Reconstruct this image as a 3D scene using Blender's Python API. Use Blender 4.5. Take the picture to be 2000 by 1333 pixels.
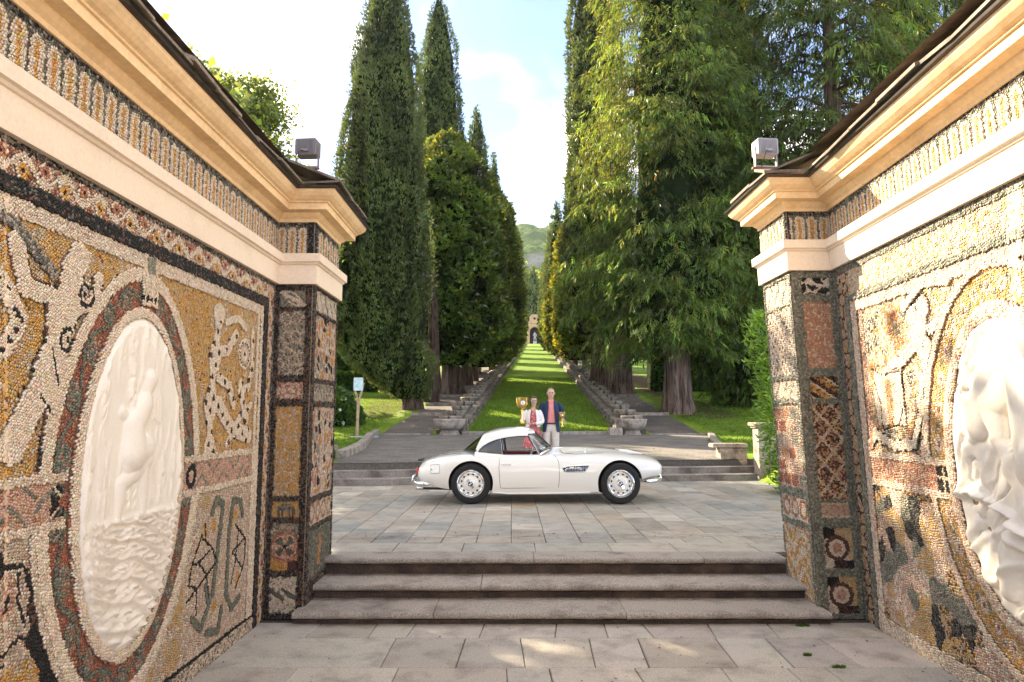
import bpy, bmesh, math, random
import numpy as np
from mathutils import Vector, Matrix

for _o in list(bpy.data.objects):
    bpy.data.objects.remove(_o, do_unlink=True)
S = bpy.context.scene
COL = S.collection
R = math.radians
random.seed(7)

# ------------------------------------------------------------------ camera
cam_d = bpy.data.cameras.new('camera')
cam_d.sensor_width = 36.0
cam_d.lens = 23.99
cam_d.clip_start = 0.05
cam_d.clip_end = 6000
cam = bpy.data.objects.new('camera', cam_d)
COL.objects.link(cam)
cam.location = (0, 0, 1.86)
cam.rotation_euler = (R(90 + 6.228), 0, 0)
S.camera = cam

# ------------------------------------------------------------------ light
SUN_AZ = 43.0      # degrees left of the view axis, behind the garden
SUN_EL = 28.0
world = bpy.data.worlds.new('World')
S.world = world
world.use_nodes = True
wn = world.node_tree
wn.nodes.clear()
w_out = wn.nodes.new('ShaderNodeOutputWorld')
w_bg = wn.nodes.new('ShaderNodeBackground')
w_bg.inputs['Strength'].default_value = 0.08
w_sky = wn.nodes.new('ShaderNodeTexSky')
w_sky.sky_type = 'NISHITA'
w_sky.sun_disc = False
w_sky.sun_elevation = R(SUN_EL)
w_sky.sun_rotation = R(-SUN_AZ)
w_sky.air_density = 0.32
w_sky.dust_density = 0.15
w_sky.ozone_density = 1.0
w_tc = wn.nodes.new('ShaderNodeTexCoord')
w_map = wn.nodes.new('ShaderNodeMapping')
w_map.inputs['Scale'].default_value = (1.0, 1.0, 1.5)
w_map.inputs['Location'].default_value = (4.2, 1.1, 0.4)
w_n = wn.nodes.new('ShaderNodeTexNoise')
w_n.inputs['Scale'].default_value = 2.1
w_n.inputs['Detail'].default_value = 9
w_n.inputs['Roughness'].default_value = 0.52
w_n.inputs['Distortion'].default_value = 0.35
w_r = wn.nodes.new('ShaderNodeValToRGB')
w_r.color_ramp.elements[0].position = 0.43
w_r.color_ramp.elements[0].color = (.10, .10, .10, 1)
w_r.color_ramp.elements[1].position = 0.55
w_n2 = wn.nodes.new('ShaderNodeTexNoise')
w_n2.inputs['Scale'].default_value = 4.2
w_n2.inputs['Detail'].default_value = 8
w_cc = wn.nodes.new('ShaderNodeValToRGB')
w_cc.color_ramp.elements[0].position = 0.40
w_cc.color_ramp.elements[0].color = (1.15, 1.22, 1.33, 1)
w_cc.color_ramp.elements[1].position = 0.70
w_cc.color_ramp.elements[1].color = (14, 12.6, 10.7, 1)
_e = w_cc.color_ramp.elements.new(0.54)
_e.color = (1.9, 1.87, 1.84, 1)
w_mix = wn.nodes.new('ShaderNodeMix')
w_mix.data_type = 'RGBA'
L = wn.links.new
L(w_tc.outputs['Generated'], w_map.inputs['Vector'])
L(w_map.outputs['Vector'], w_n.inputs['Vector'])
L(w_map.outputs['Vector'], w_n2.inputs['Vector'])
L(w_n.outputs['Fac'], w_r.inputs['Fac'])
L(w_n2.outputs['Fac'], w_cc.inputs['Fac'])
L(w_r.outputs['Color'], w_mix.inputs['Factor'])
L(w_sky.outputs['Color'], w_mix.inputs['A'])
L(w_cc.outputs['Color'], w_mix.inputs['B'])
L(w_mix.outputs['Result'], w_bg.inputs['Color'])
L(w_bg.outputs['Background'], w_out.inputs['Surface'])

sun_d = bpy.data.lights.new('sun', 'SUN')
sun_d.energy = 2.2
sun_d.angle = R(0.55)
sun_d.color = (1.0, 0.85, 0.60)
sun = bpy.data.objects.new('sun', sun_d)
COL.objects.link(sun)
_sd = Vector((-math.sin(R(SUN_AZ)) * math.cos(R(SUN_EL)), math.cos(R(SUN_AZ)) * math.cos(R(SUN_EL)), math.sin(R(SUN_EL))))
sun.rotation_euler = _sd.to_track_quat('Z', 'Y').to_euler()
sun.location = (-20, 22, 30)

S.view_settings.view_transform = 'Standard'
S.view_settings.look = 'None'
S.view_settings.gamma = 1.0
S.view_settings.use_curve_mapping = False
S.view_settings.exposure = 3.4
S.render.engine = 'CYCLES'
S.cycles.max_bounces = 6
S.cycles.diffuse_bounces = 3
S.cycles.glossy_bounces = 3
S.cycles.transparent_max_bounces = 8
S.cycles.transmission_bounces = 4
S.cycles.volume_bounces = 0
S.cycles.use_denoising = True
S.cycles.sample_clamp_indirect = 6.0

# ------------------------------------------------------------------ helpers
def tag(o, label=None, cat=None, group=None, kind=None):
    if label: o['label'] = label
    if cat: o['category'] = cat
    if group: o['group'] = group
    if kind: o['kind'] = kind
    return o

def link(o, parent=None):
    COL.objects.link(o)
    if parent is not None:
        o.parent = parent
    return o

def empty(name, loc=(0, 0, 0), parent=None):
    o = bpy.data.objects.new(name, None)
    o.empty_display_size = 0.2
    o.location = loc
    return link(o, parent)

def mk(name, V, F, mats, parent=None, midx=None, tint=None, smooth=False, loc=None, sharp=None):
    """mesh object out of vertex and face lists"""
    me = bpy.data.meshes.new(name)
    me.from_pydata([tuple(v) for v in V], [], [tuple(f) for f in F])
    if not isinstance(mats, (list, tuple)): mats = [mats]
    for m in mats: me.materials.append(m)
    if midx is not None: me.polygons.foreach_set('material_index', list(midx))
    if tint is not None:
        a = me.attributes.new('tint', 'FLOAT_COLOR', 'POINT')
        t = np.ones((len(V), 4), np.float32)
        t[:, :3] = np.asarray(tint, np.float32)
        a.data.foreach_set('color', t.ravel())
    if smooth:
        me.polygons.foreach_set('use_smooth', [True] * len(me.polygons))
        if sharp: 
            me.update()
            me.set_sharp_from_angle(angle=R(sharp))
    me.update()
    o = bpy.data.objects.new(name, me)
    if loc is not None: o.location = loc
    return link(o, parent)

def mk_fast(name, V, loops, totals, mats, parent=None, tint=None, smooth=False, midx=None):
    """big mesh out of numpy arrays: loops = flat vertex indices, totals = loop count of each face"""
    V = np.ascontiguousarray(V, np.float32)
    loops = np.ascontiguousarray(loops, np.int32).ravel()
    totals = np.ascontiguousarray(totals, np.int32)
    me = bpy.data.meshes.new(name)
    me.vertices.add(len(V)); me.vertices.foreach_set('co', V.ravel())
    me.loops.add(len(loops)); me.loops.foreach_set('vertex_index', loops)
    me.polygons.add(len(totals))
    starts = np.concatenate([[0], np.cumsum(totals)[:-1]]).astype(np.int32)
    me.polygons.foreach_set('loop_start', starts)
    me.polygons.foreach_set('loop_total', totals)
    if not isinstance(mats, (list, tuple)): mats = [mats]
    for m in mats: me.materials.append(m)
    if midx is not None: me.polygons.foreach_set('material_index', np.asarray(midx, np.int32))
    me.update(calc_edges=True)
    if tint is not None:
        a = me.attributes.new('tint', 'FLOAT_COLOR', 'POINT')
        t = np.ones((len(V), 4), np.float32); t[:, :3] = tint
        a.data.foreach_set('color', t.ravel())
    if smooth: me.polygons.foreach_set('use_smooth', np.ones(len(totals), bool))
    me.validate()
    o = bpy.data.objects.new(name, me)
    return link(o, parent)

class MB:
    """collects boxes, bars, lathes into one mesh"""
    def __init__(s): s.V = []; s.F = []; s.M = []
    def add(s, V, F, m=0):
        n = len(s.V); s.V += [tuple(v) for v in V]
        s.F += [tuple(i + n for i in f) for f in F]; s.M += [m] * len(F); return s
    def box(s, x0, x1, y0, y1, z0, z1, m=0, bev=0.0):
        if bev > 0:
            b = bev
            V = [(x0, y0, z0), (x1, y0, z0), (x1, y1, z0), (x0, y1, z0), (x0, y0, z1 - b), (x1, y0, z1 - b), (x1, y1, z1 - b), (x0, y1, z1 - b),
                 (x0 + b, y0 + b, z1), (x1 - b, y0 + b, z1), (x1 - b, y1 - b, z1), (x0 + b, y1 - b, z1)]
            F = [(0, 3, 2, 1), (8, 9, 10, 11)]
            for i in range(4):
                j = (i + 1) % 4
                F += [(i, j, 4 + j, 4 + i), (4 + i, 4 + j, 8 + j, 8 + i)]
            return s.add(V, F, m)
        V = [(x0, y0, z0), (x1, y0, z0), (x1, y1, z0), (x0, y1, z0), (x0, y0, z1), (x1, y0, z1), (x1, y1, z1), (x0, y1, z1)]
        return s.add(V, [(0, 3, 2, 1), (4, 5, 6, 7), (0, 1, 5, 4), (1, 2, 6, 5), (2, 3, 7, 6), (3, 0, 4, 7)], m)
    def lathe(s, prof, n=24, c=(0, 0, 0), m=0, axis='z', cap=True):
        V = []; F = []
        for r, h in prof:
            for k in range(n):
                a = 2 * math.pi * k / n
                p = (r * math.cos(a), r * math.sin(a), h)
                if axis == 'y': p = (p[0], p[2], p[1])
                if axis == 'x': p = (p[2], p[0], p[1])
                V.append((p[0] + c[0], p[1] + c[1], p[2] + c[2]))
        for i in range(len(prof) - 1):
            for k in range(n):
                k2 = (k + 1) % n
                f = (i * n + k, i * n + k2, (i + 1) * n + k2, (i + 1) * n + k)
                F.append(f if axis != 'y' else f[::-1])
        if cap:
            F.append(tuple(range(n))[::-1] if axis != 'y' else tuple(range(n)))
            F.append(tuple((len(prof) - 1) * n + k for k in range(n)) if axis != 'y' else tuple((len(prof) - 1) * n + k for k in range(n))[::-1])
        return s.add(V, F, m)
    def tube(s, pts, rad, n=8, m=0, cap=True):
        pts = [Vector(p) for p in pts]
        if not isinstance(rad, (list, tuple)): rad = [rad] * len(pts)
        V = []; F = []
        up = Vector((0, 0, 1))
        for i, p in enumerate(pts):
            d = (pts[min(i + 1, len(pts) - 1)] - pts[max(i - 1, 0)]).normalized()
            a = d.cross(up)
            if a.length < 0.05: a = d.cross(Vector((0, 1, 0)))
            a.normalize(); b = a.cross(d).normalized()
            if i == 0: pa = a
            else:
                pa = (pa - d * pa.dot(d)).normalized(); a = pa; b = a.cross(d).normalized()
            for k in range(n):
                t = 2 * math.pi * k / n
                V.append(p + (a * math.cos(t) + b * math.sin(t)) * rad[i])
        for i in range(len(pts) - 1):
            for k in range(n):
                k2 = (k + 1) % n
                F.append((i * n + k, i * n + k2, (i + 1) * n + k2, (i + 1) * n + k))
        if cap:
            F.append(tuple(range(n))[::-1]); F.append(tuple((len(pts) - 1) * n + k for k in range(n)))
        return s.add(V, F, m)
    def prism(s, poly, h0, h1, plane='xz', m=0):
        """polygon of (a, b) points pushed from h0 to h1 along the third axis"""
        n = len(poly)
        def P(a, b, h): return {'xz': (a, h, b), 'xy': (a, b, h), 'yz': (h, a, b)}[plane]
        V = [P(a, b, h0) for a, b in poly] + [P(a, b, h1) for a, b in poly]
        F = [tuple(range(n)), tuple(range(2 * n - 1, n - 1, -1))] + [((i + 1) % n, i, n + i, n + (i + 1) % n) for i in range(n)]
        return s.add(V, F, m)
    def build(s, name, mats, parent=None, smooth=False, sharp=40, tint=None, loc=None, xf=None):
        V = s.V if xf is None else [xf(v) for v in s.V]
        o = mk(name, V, s.F, mats, parent, midx=s.M, smooth=smooth, sharp=sharp if smooth else None, tint=tint, loc=loc)
        bm = bmesh.new(); bm.from_mesh(o.data); bmesh.ops.recalc_face_normals(bm, faces=bm.faces); bm.to_mesh(o.data); bm.free()
        return o

def copy_tree(o, parent=None):
    c = o.copy(); COL.objects.link(c)
    if parent is not None: c.parent = parent
    for ch in list(o.children):
        copy_tree(ch, c)
    return c

def _hash(ix, iy, iz, seed):
    with np.errstate(over='ignore'):
        h = (ix.astype(np.uint32) * np.uint32(374761393) + iy.astype(np.uint32) * np.uint32(668265263) +
             iz.astype(np.uint32) * np.uint32(2246822519) + np.uint32((seed * 3266489917) & 0xffffffff))
        h = (h ^ (h >> np.uint32(13))) * np.uint32(1274126177)
        h = (h ^ (h >> np.uint32(16)))
        h = h * np.uint32(2654435761); h ^= h >> np.uint32(15)
    return h.astype(np.float64) / 4294967295.0

def vnoise(P, seed=0):
    """value noise 0..1 at (n, 3) points"""
    P = np.asarray(P, np.float64)
    if P.shape[1] == 2: P = np.c_[P, np.zeros(len(P))]
    i = np.floor(P).astype(np.int64); f = P - i; f = f * f * (3 - 2 * f)
    r = 0
    for dx in (0, 1):
        for dy in (0, 1):
            for dz in (0, 1):
                w = (f[:, 0] if dx else 1 - f[:, 0]) * (f[:, 1] if dy else 1 - f[:, 1]) * (f[:, 2] if dz else 1 - f[:, 2])
                r = r + w * _hash(i[:, 0] + dx, i[:, 1] + dy, i[:, 2] + dz, seed)
    return r

def fbm(P, seed=0, o=3):
    r = 0; a = 0.5; P = np.asarray(P, float)
    for k in range(o):
        r = r + a * vnoise(P * (2 ** k), seed + k * 17); a *= 0.5
    return r / (1 - 0.5 ** o)

def voro(u, v, seed=0, jit=0.9):
    """2-D cells: returns F1, F2, cell id hash 0..1"""
    u = np.asarray(u, float); v = np.asarray(v, float)
    iu = np.floor(u).astype(np.int64); iv = np.floor(v).astype(np.int64)
    f1 = np.full(u.shape, 9.0); f2 = f1.copy(); cid = np.zeros(u.shape)
    z = np.zeros_like(iu)
    for a in (-1, 0, 1):
        for b in (-1, 0, 1):
            cu = iu + a; cv = iv + b
            px = cu + 0.5 + jit * (_hash(cu, cv, z, seed) - 0.5)
            py = cv + 0.5 + jit * (_hash(cu, cv, z, seed + 91) - 0.5)
            d = np.hypot(px - u, py - v)
            near = d < f1
            f2 = np.where(near, f1, np.minimum(f2, d))
            cid = np.where(near, _hash(cu, cv, z, seed + 7), cid)
            f1 = np.where(near, d, f1)
    return f1, f2, cid

def seg_d(u, v, pts):
    """distance to a polyline"""
    d = np.full(np.shape(u), 9.0)
    for (a, b), (c, e) in zip(pts[:-1], pts[1:]):
        lx, ly = c - a, e - b
        t = np.clip(((u - a) * lx + (v - b) * ly) / max(lx * lx + ly * ly, 1e-9), 0, 1)
        d = np.minimum(d, np.hypot(u - a - t * lx, v - b - t * ly))
    return d

# ------------------------------------------------------------------ materials
def nodes_of(name):
    m = bpy.data.materials.new(name); m.use_nodes = True
    t = m.node_tree
    return m, t, t.nodes['Principled BSDF']

def N(t, kind, **kw):
    n = t.nodes.new(kind)
    for k, v in kw.items():
        if k in n.inputs: n.inputs[k].default_value = v
        else: setattr(n, k, v)
    return n

def simple(name, col, rough=0.6, metal=0.0, coat=0.0, var=0.12, scale=6.0, bump=0.0, bscale=60.0, spec=0.5, tint=False):
    """plain material with a little uneven colour and an optional fine relief"""
    m, t, b = nodes_of(name)
    b.inputs['Roughness'].default_value = rough
    b.inputs['Metallic'].default_value = metal
    b.inputs['Coat Weight'].default_value = coat
    b.inputs['Coat Roughness'].default_value = 0.03
    b.inputs['Specular IOR Level'].default_value = spec
    tc = N(t, 'ShaderNodeTexCoord')
    n = N(t, 'ShaderNodeTexNoise', Scale=scale, Detail=5.0)
    r = N(t, 'ShaderNodeValToRGB')
    r.color_ramp.elements[0].position = 0.3; r.color_ramp.elements[1].position = 0.7
    r.color_ramp.elements[0].color = (*[c * (1 - var) for c in col], 1)
    r.color_ramp.elements[1].color = (*[min(1, c * (1 + var)) for c in col], 1)
    t.links.new(tc.outputs['Object'], n.inputs['Vector'])
    t.links.new(n.outputs['Fac'], r.inputs['Fac'])
    out = r.outputs['Color']
    if tint:
        a = N(t, 'ShaderNodeAttribute', attribute_name='tint')
        mx = N(t, 'ShaderNodeMix', data_type='RGBA', blend_type='MULTIPLY', Factor=1.0)
        t.links.new(out, mx.inputs['A']); t.links.new(a.outputs['Color'], mx.inputs['B'])
        out = mx.outputs['Result']
    t.links.new(out, b.inputs['Base Color'])
    if bump > 0:
        n2 = N(t, 'ShaderNodeTexNoise', Scale=bscale, Detail=4.0)
        bp = N(t, 'ShaderNodeBump', Strength=bump, Distance=0.01)
        t.links.new(tc.outputs['Object'], n2.inputs['Vector'])
        t.links.new(n2.outputs['Fac'], bp.inputs['Height'])
        t.links.new(bp.outputs['Normal'], b.inputs['Normal'])
    return m

def stone(name, col, dark, speck=140.0, stain=2.2, lo=0.42, hi=0.62, rough=0.75, bump=0.35, tint=False, amt=0.85, speckle=0.35):
    """granite or gneiss: speckle, stains of a darker colour, fine relief"""
    m, t, b = nodes_of(name)
    b.inputs['Roughness'].default_value = rough
    tc = N(t, 'ShaderNodeTexCoord'); geo = N(t, 'ShaderNodeNewGeometry')
    n1 = N(t, 'ShaderNodeTexNoise', Scale=speck, Detail=3.0)
    n2 = N(t, 'ShaderNodeTexNoise', Scale=stain, Detail=7.0, Roughness=0.62)
    r1 = N(t, 'ShaderNodeMapRange'); r1.inputs['From Min'].default_value = 0.32; r1.inputs['From Max'].default_value = 0.68
    r1.inputs['To Min'].default_value = 1 - speckle; r1.inputs['To Max'].default_value = 1 + speckle
    r2 = N(t, 'ShaderNodeMapRange'); r2.inputs['From Min'].default_value = lo; r2.inputs['From Max'].default_value = hi
    r2.inputs['To Max'].default_value = amt
    mx = N(t, 'ShaderNodeMix', data_type='RGBA'); mx.inputs['A'].default_value = (*col, 1); mx.inputs['B'].default_value = (*dark, 1)
    mu = N(t, 'ShaderNodeMix', data_type='RGBA', blend_type='MULTIPLY', Factor=1.0)
    l = t.links.new
    l(geo.outputs['Position'], n1.inputs['Vector']); l(geo.outputs['Position'], n2.inputs['Vector'])
    l(n1.outputs['Fac'], r1.inputs['Value']); l(n2.outputs['Fac'], r2.inputs['Value'])
    l(r2.outputs['Result'], mx.inputs['Factor'])
    l(mx.outputs['Result'], mu.inputs['A']); l(r1.outputs['Result'], mu.inputs['B'])
    out = mu.outputs['Result']
    if tint:
        a = N(t, 'ShaderNodeAttribute', attribute_name='tint')
        m3 = N(t, 'ShaderNodeMix', data_type='RGBA', blend_type='MULTIPLY', Factor=1.0)
        l(out, m3.inputs['A']); l(a.outputs['Color'], m3.inputs['B']); out = m3.outputs['Result']
    l(out, b.inputs['Base Color'])
    bp = N(t, 'ShaderNodeBump', Strength=bump, Distance=0.012)
    n3 = N(t, 'ShaderNodeTexNoise', Scale=speck * 0.5, Detail=5.0)
    l(geo.outputs['Position'], n3.inputs['Vector']); l(n3.outputs['Fac'], bp.inputs['Height'])
    l(bp.outputs['Normal'], b.inputs['Normal'])
    return m

def bark(name, col, dark, k=1.0):
    m, t, b = nodes_of(name); b.inputs['Roughness'].default_value = .95; b.inputs['Specular IOR Level'].default_value = .2
    geo = N(t, 'ShaderNodeNewGeometry'); mp = N(t, 'ShaderNodeMapping'); mp.inputs['Scale'].default_value = (9 * k, 9 * k, .75 * k)
    n1 = N(t, 'ShaderNodeTexNoise', Scale=1.0, Detail=6.0, Roughness=.65); n2 = N(t, 'ShaderNodeTexNoise', Scale=1.1, Detail=4.0)
    r = N(t, 'ShaderNodeValToRGB'); e = r.color_ramp.elements; e[0].position = .36; e[0].color = (*dark, 1); e[1].position = .64; e[1].color = (*col, 1)
    mu = N(t, 'ShaderNodeMix', data_type='RGBA', blend_type='MULTIPLY', Factor=1.0); mr = N(t, 'ShaderNodeMapRange'); mr.inputs['From Min'].default_value = .3; mr.inputs['From Max'].default_value = .7; mr.inputs['To Min'].default_value = .7; mr.inputs['To Max'].default_value = 1.3
    bp = N(t, 'ShaderNodeBump', Strength=1.0, Distance=.06); l = t.links.new
    l(geo.outputs['Position'], mp.inputs['Vector']); l(mp.outputs['Vector'], n1.inputs['Vector']); l(geo.outputs['Position'], n2.inputs['Vector'])
    l(n1.outputs['Fac'], r.inputs['Fac']); l(n2.outputs['Fac'], mr.inputs['Value']); l(r.outputs['Color'], mu.inputs['A']); l(mr.outputs['Result'], mu.inputs['B'])
    l(mu.outputs['Result'], b.inputs['Base Color']); l(n1.outputs['Fac'], bp.inputs['Height']); l(bp.outputs['Normal'], b.inputs['Normal']); return m

def foliage(name, col, trans=0.35, tcol=None, gloss=0.06, rough=0.4):
    m = bpy.data.materials.new(name); m.use_nodes = True
    t = m.node_tree; t.nodes.clear()
    out = N(t, 'ShaderNodeOutputMaterial')
    a = N(t, 'ShaderNodeAttribute', attribute_name='tint')
    d = N(t, 'ShaderNodeBsdfDiffuse'); tr = N(t, 'ShaderNodeBsdfTranslucent'); g = N(t, 'ShaderNodeBsdfGlossy', Roughness=rough)
    def mul(c):
        mx = N(t, 'ShaderNodeMix', data_type='RGBA', blend_type='MULTIPLY', Factor=1.0)
        mx.inputs['A'].default_value = (*c, 1); t.links.new(a.outputs['Color'], mx.inputs['B']); return mx.outputs['Result']
    t.links.new(mul(col), d.inputs['Color'])
    t.links.new(mul(tcol or [c * 1.6 for c in col]), tr.inputs['Color'])
    m1 = N(t, 'ShaderNodeMixShader'); m1.inputs[0].default_value = trans
    m2 = N(t, 'ShaderNodeMixShader'); m2.inputs[0].default_value = gloss
    t.links.new(d.outputs[0], m1.inputs[1]); t.links.new(tr.outputs[0], m1.inputs[2])
    t.links.new(m1.outputs[0], m2.inputs[1]); t.links.new(g.outputs[0], m2.inputs[2])
    t.links.new(m2.outputs[0], out.inputs['Surface'])
    return m

def glass_mat(name, col=(0.85, 0.9, 0.9), refl=0.12, alpha=0.75):
    m = bpy.data.materials.new(name); m.use_nodes = True
    t = m.node_tree; t.nodes.clear()
    out = N(t, 'ShaderNodeOutputMaterial')
    tr = N(t, 'ShaderNodeBsdfTransparent'); tr.inputs['Color'].default_value = (*[c * alpha for c in col], 1)
    g = N(t, 'ShaderNodeBsdfGlossy', Roughness=0.02)
    lw = N(t, 'ShaderNodeLayerWeight', Blend=0.25)
    mr = N(t, 'ShaderNodeMapRange'); mr.inputs['To Min'].default_value = refl; mr.inputs['To Max'].default_value = 0.9
    mx = N(t, 'ShaderNodeMixShader')
    t.links.new(lw.outputs['Fresnel'], mr.inputs['Value']); t.links.new(mr.outputs['Result'], mx.inputs[0])
    t.links.new(tr.outputs[0], mx.inputs[1]); t.links.new(g.outputs[0], mx.inputs[2]); t.links.new(mx.outputs[0], out.inputs['Surface'])
    return m

M = {}
M['tessera'] = simple('tessera_stone', (1, 1, 1), 0.62, var=0.10, scale=90, bump=0.25, bscale=160, tint=True, spec=0.35)
M['grout'] = simple('grout', (0.34, 0.26, 0.185), 0.95, var=0.3, scale=30, bump=0.4)
M['band'] = stone('cream_stucco', (0.80, 0.66, 0.51), (0.56, 0.43, 0.31), speck=45, stain=2.2, lo=0.50, hi=0.86, rough=0.85, bump=0.14, amt=0.55, speckle=0.05)
M['cornice'] = stone('ochre_stucco', (0.84, 0.59, 0.32), (0.50, 0.31, 0.14), speck=30, stain=2.6, lo=0.48, hi=0.76, rough=0.85, bump=0.14, amt=0.7, speckle=0.07)
M['roof'] = stone('roof_slab_stone', (0.20, 0.15, 0.11), (0.07, 0.05, 0.035), speck=40, stain=5, bump=0.5, tint=True)
M['gutter'] = simple('gutter_metal', (0.06, 0.045, 0.04), 0.45, metal=0.6, var=0.3, scale=12)
M['marble'] = stone('white_plaster', (0.80, 0.74, 0.66), (0.62, 0.52, 0.40), speck=70, stain=5.0, lo=0.52, hi=0.85, rough=0.55, bump=0.10, amt=0.5, speckle=0.03)
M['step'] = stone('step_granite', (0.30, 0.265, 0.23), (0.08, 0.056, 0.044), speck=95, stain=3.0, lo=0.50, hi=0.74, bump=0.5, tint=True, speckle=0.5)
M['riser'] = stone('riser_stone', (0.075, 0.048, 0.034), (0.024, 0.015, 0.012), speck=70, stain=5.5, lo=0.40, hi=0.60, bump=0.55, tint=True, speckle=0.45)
M['slab'] = stone('floor_slab_stone', (0.43, 0.395, 0.355), (0.20, 0.17, 0.148), speck=80, stain=3.5, lo=0.48, hi=0.75, bump=0.3, tint=True, speckle=0.22)
M['pave'] = stone('paving_gneiss', (0.35, 0.32, 0.28), (0.21, 0.18, 0.155), speck=60, stain=4.5, lo=0.45, hi=0.72, bump=0.25, tint=True, speckle=0.16, rough=0.6)
M['back_step'] = stone('back_step_stone', (0.27, 0.235, 0.20), (0.09, 0.07, 0.06), speck=70, stain=2.5, lo=0.42, hi=0.66, bump=0.45, tint=True, speckle=0.4)
M['garden_stone'] = stone('garden_stone', (0.32, 0.275, 0.23), (0.09, 0.075, 0.06), speck=30, stain=3.5, lo=0.42, hi=0.66, bump=0.6, tint=True, speckle=0.3)
M['mortar'] = simple('mortar', (0.10, 0.085, 0.07), 0.95, var=0.3, scale=20, bump=0.3)
M['bark'] = bark('bark', (0.15, 0.095, 0.065), (0.028, 0.018, 0.013))
M['bark_grey'] = bark('grey_bark', (0.24, 0.165, 0.125), (0.035, 0.022, 0.016))
M['cypress'] = foliage('cypress_leaf', (0.086, 0.108, 0.030), 0.25, gloss=0.04, tcol=(0.16, 0.20, 0.04))
M['magnolia'] = foliage('magnolia_leaf', (0.072, 0.128, 0.022), 0.25, gloss=0.06, rough=0.36, tcol=(0.26, 0.26, 0.03))
M['cedar'] = foliage('cedar_spray', (0.082, 0.130, 0.020), 0.36, gloss=0.03, tcol=(0.26, 0.29, 0.03))
M['plane'] = foliage('plane_leaf', (0.085, 0.125, 0.025), 0.55, gloss=0.04, tcol=(0.34, 0.38, 0.06))
M['laurel'] = foliage('laurel_leaf', (0.19, 0.34, 0.04), 0.42, gloss=0.10, rough=0.3, tcol=(0.34, 0.52, 0.06))
M['hedge'] = foliage('hedge_leaf', (0.065, 0.125, 0.024), 0.35, gloss=0.04, tcol=(0.16, 0.24, 0.03))
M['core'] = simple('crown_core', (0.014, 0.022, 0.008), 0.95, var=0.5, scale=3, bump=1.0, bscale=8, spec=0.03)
M['grass_blade'] = foliage('grass_blade', (0.075, 0.150, 0.020), 0.4, gloss=0.02, tcol=(0.17, 0.27, 0.03))
# ================================================================== mosaic walls
PAL = dict(white=(.82, .69, .55), cream=(.78, .61, .44), ochre=(.70, .41, .13), red=(.40, .15, .09), green=(.20, .21, .15),
           black=(.022, .020, .020), pink=(.66, .41, .30), beige=(.60, .46, .33), grey=(.37, .32, .255), salmon=(.56, .275, .165),
           brown=(.15, .075, .045), dgrey=(.14, .125, .105), maroon=(.12, .05, .045), orange=(.66, .32, .08))
PAL = {k: np.array(v) for k, v in PAL.items()}

class Pic:
    """colours and heights of the stones of one wall face"""
    def __init__(s, u, v, seed):
        s.u, s.v = u, v; s.n = len(u)
        s.c = np.tile(PAL['white'], (s.n, 1)).astype(float); s.h = np.zeros(s.n); s.keep = np.ones(s.n, bool)
        s.r = np.random.default_rng(seed); s.seed = seed
        s.rnd = s.r.random(s.n)
    def put(s, mask, *cols, h=None, w=None):
        k = s.r.choice(len(cols), s.n, p=w)
        arr = np.array([PAL[c] for c in cols])[k]
        s.c[mask] = arr[mask]
        if h is not None: s.h[mask] = h
    def line(s, pts, wd, *cols, h=None):
        s.put(seg_d(s.u, s.v, pts) < wd, *cols, h=h)
    def dot(s, cu, cv, rad, *cols, r0=0.0, h=None, sy=1.0):
        d = np.hypot(s.u - cu, (s.v - cv) / sy)
        s.put((d < rad) & (d >= r0), *cols, h=h)

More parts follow.
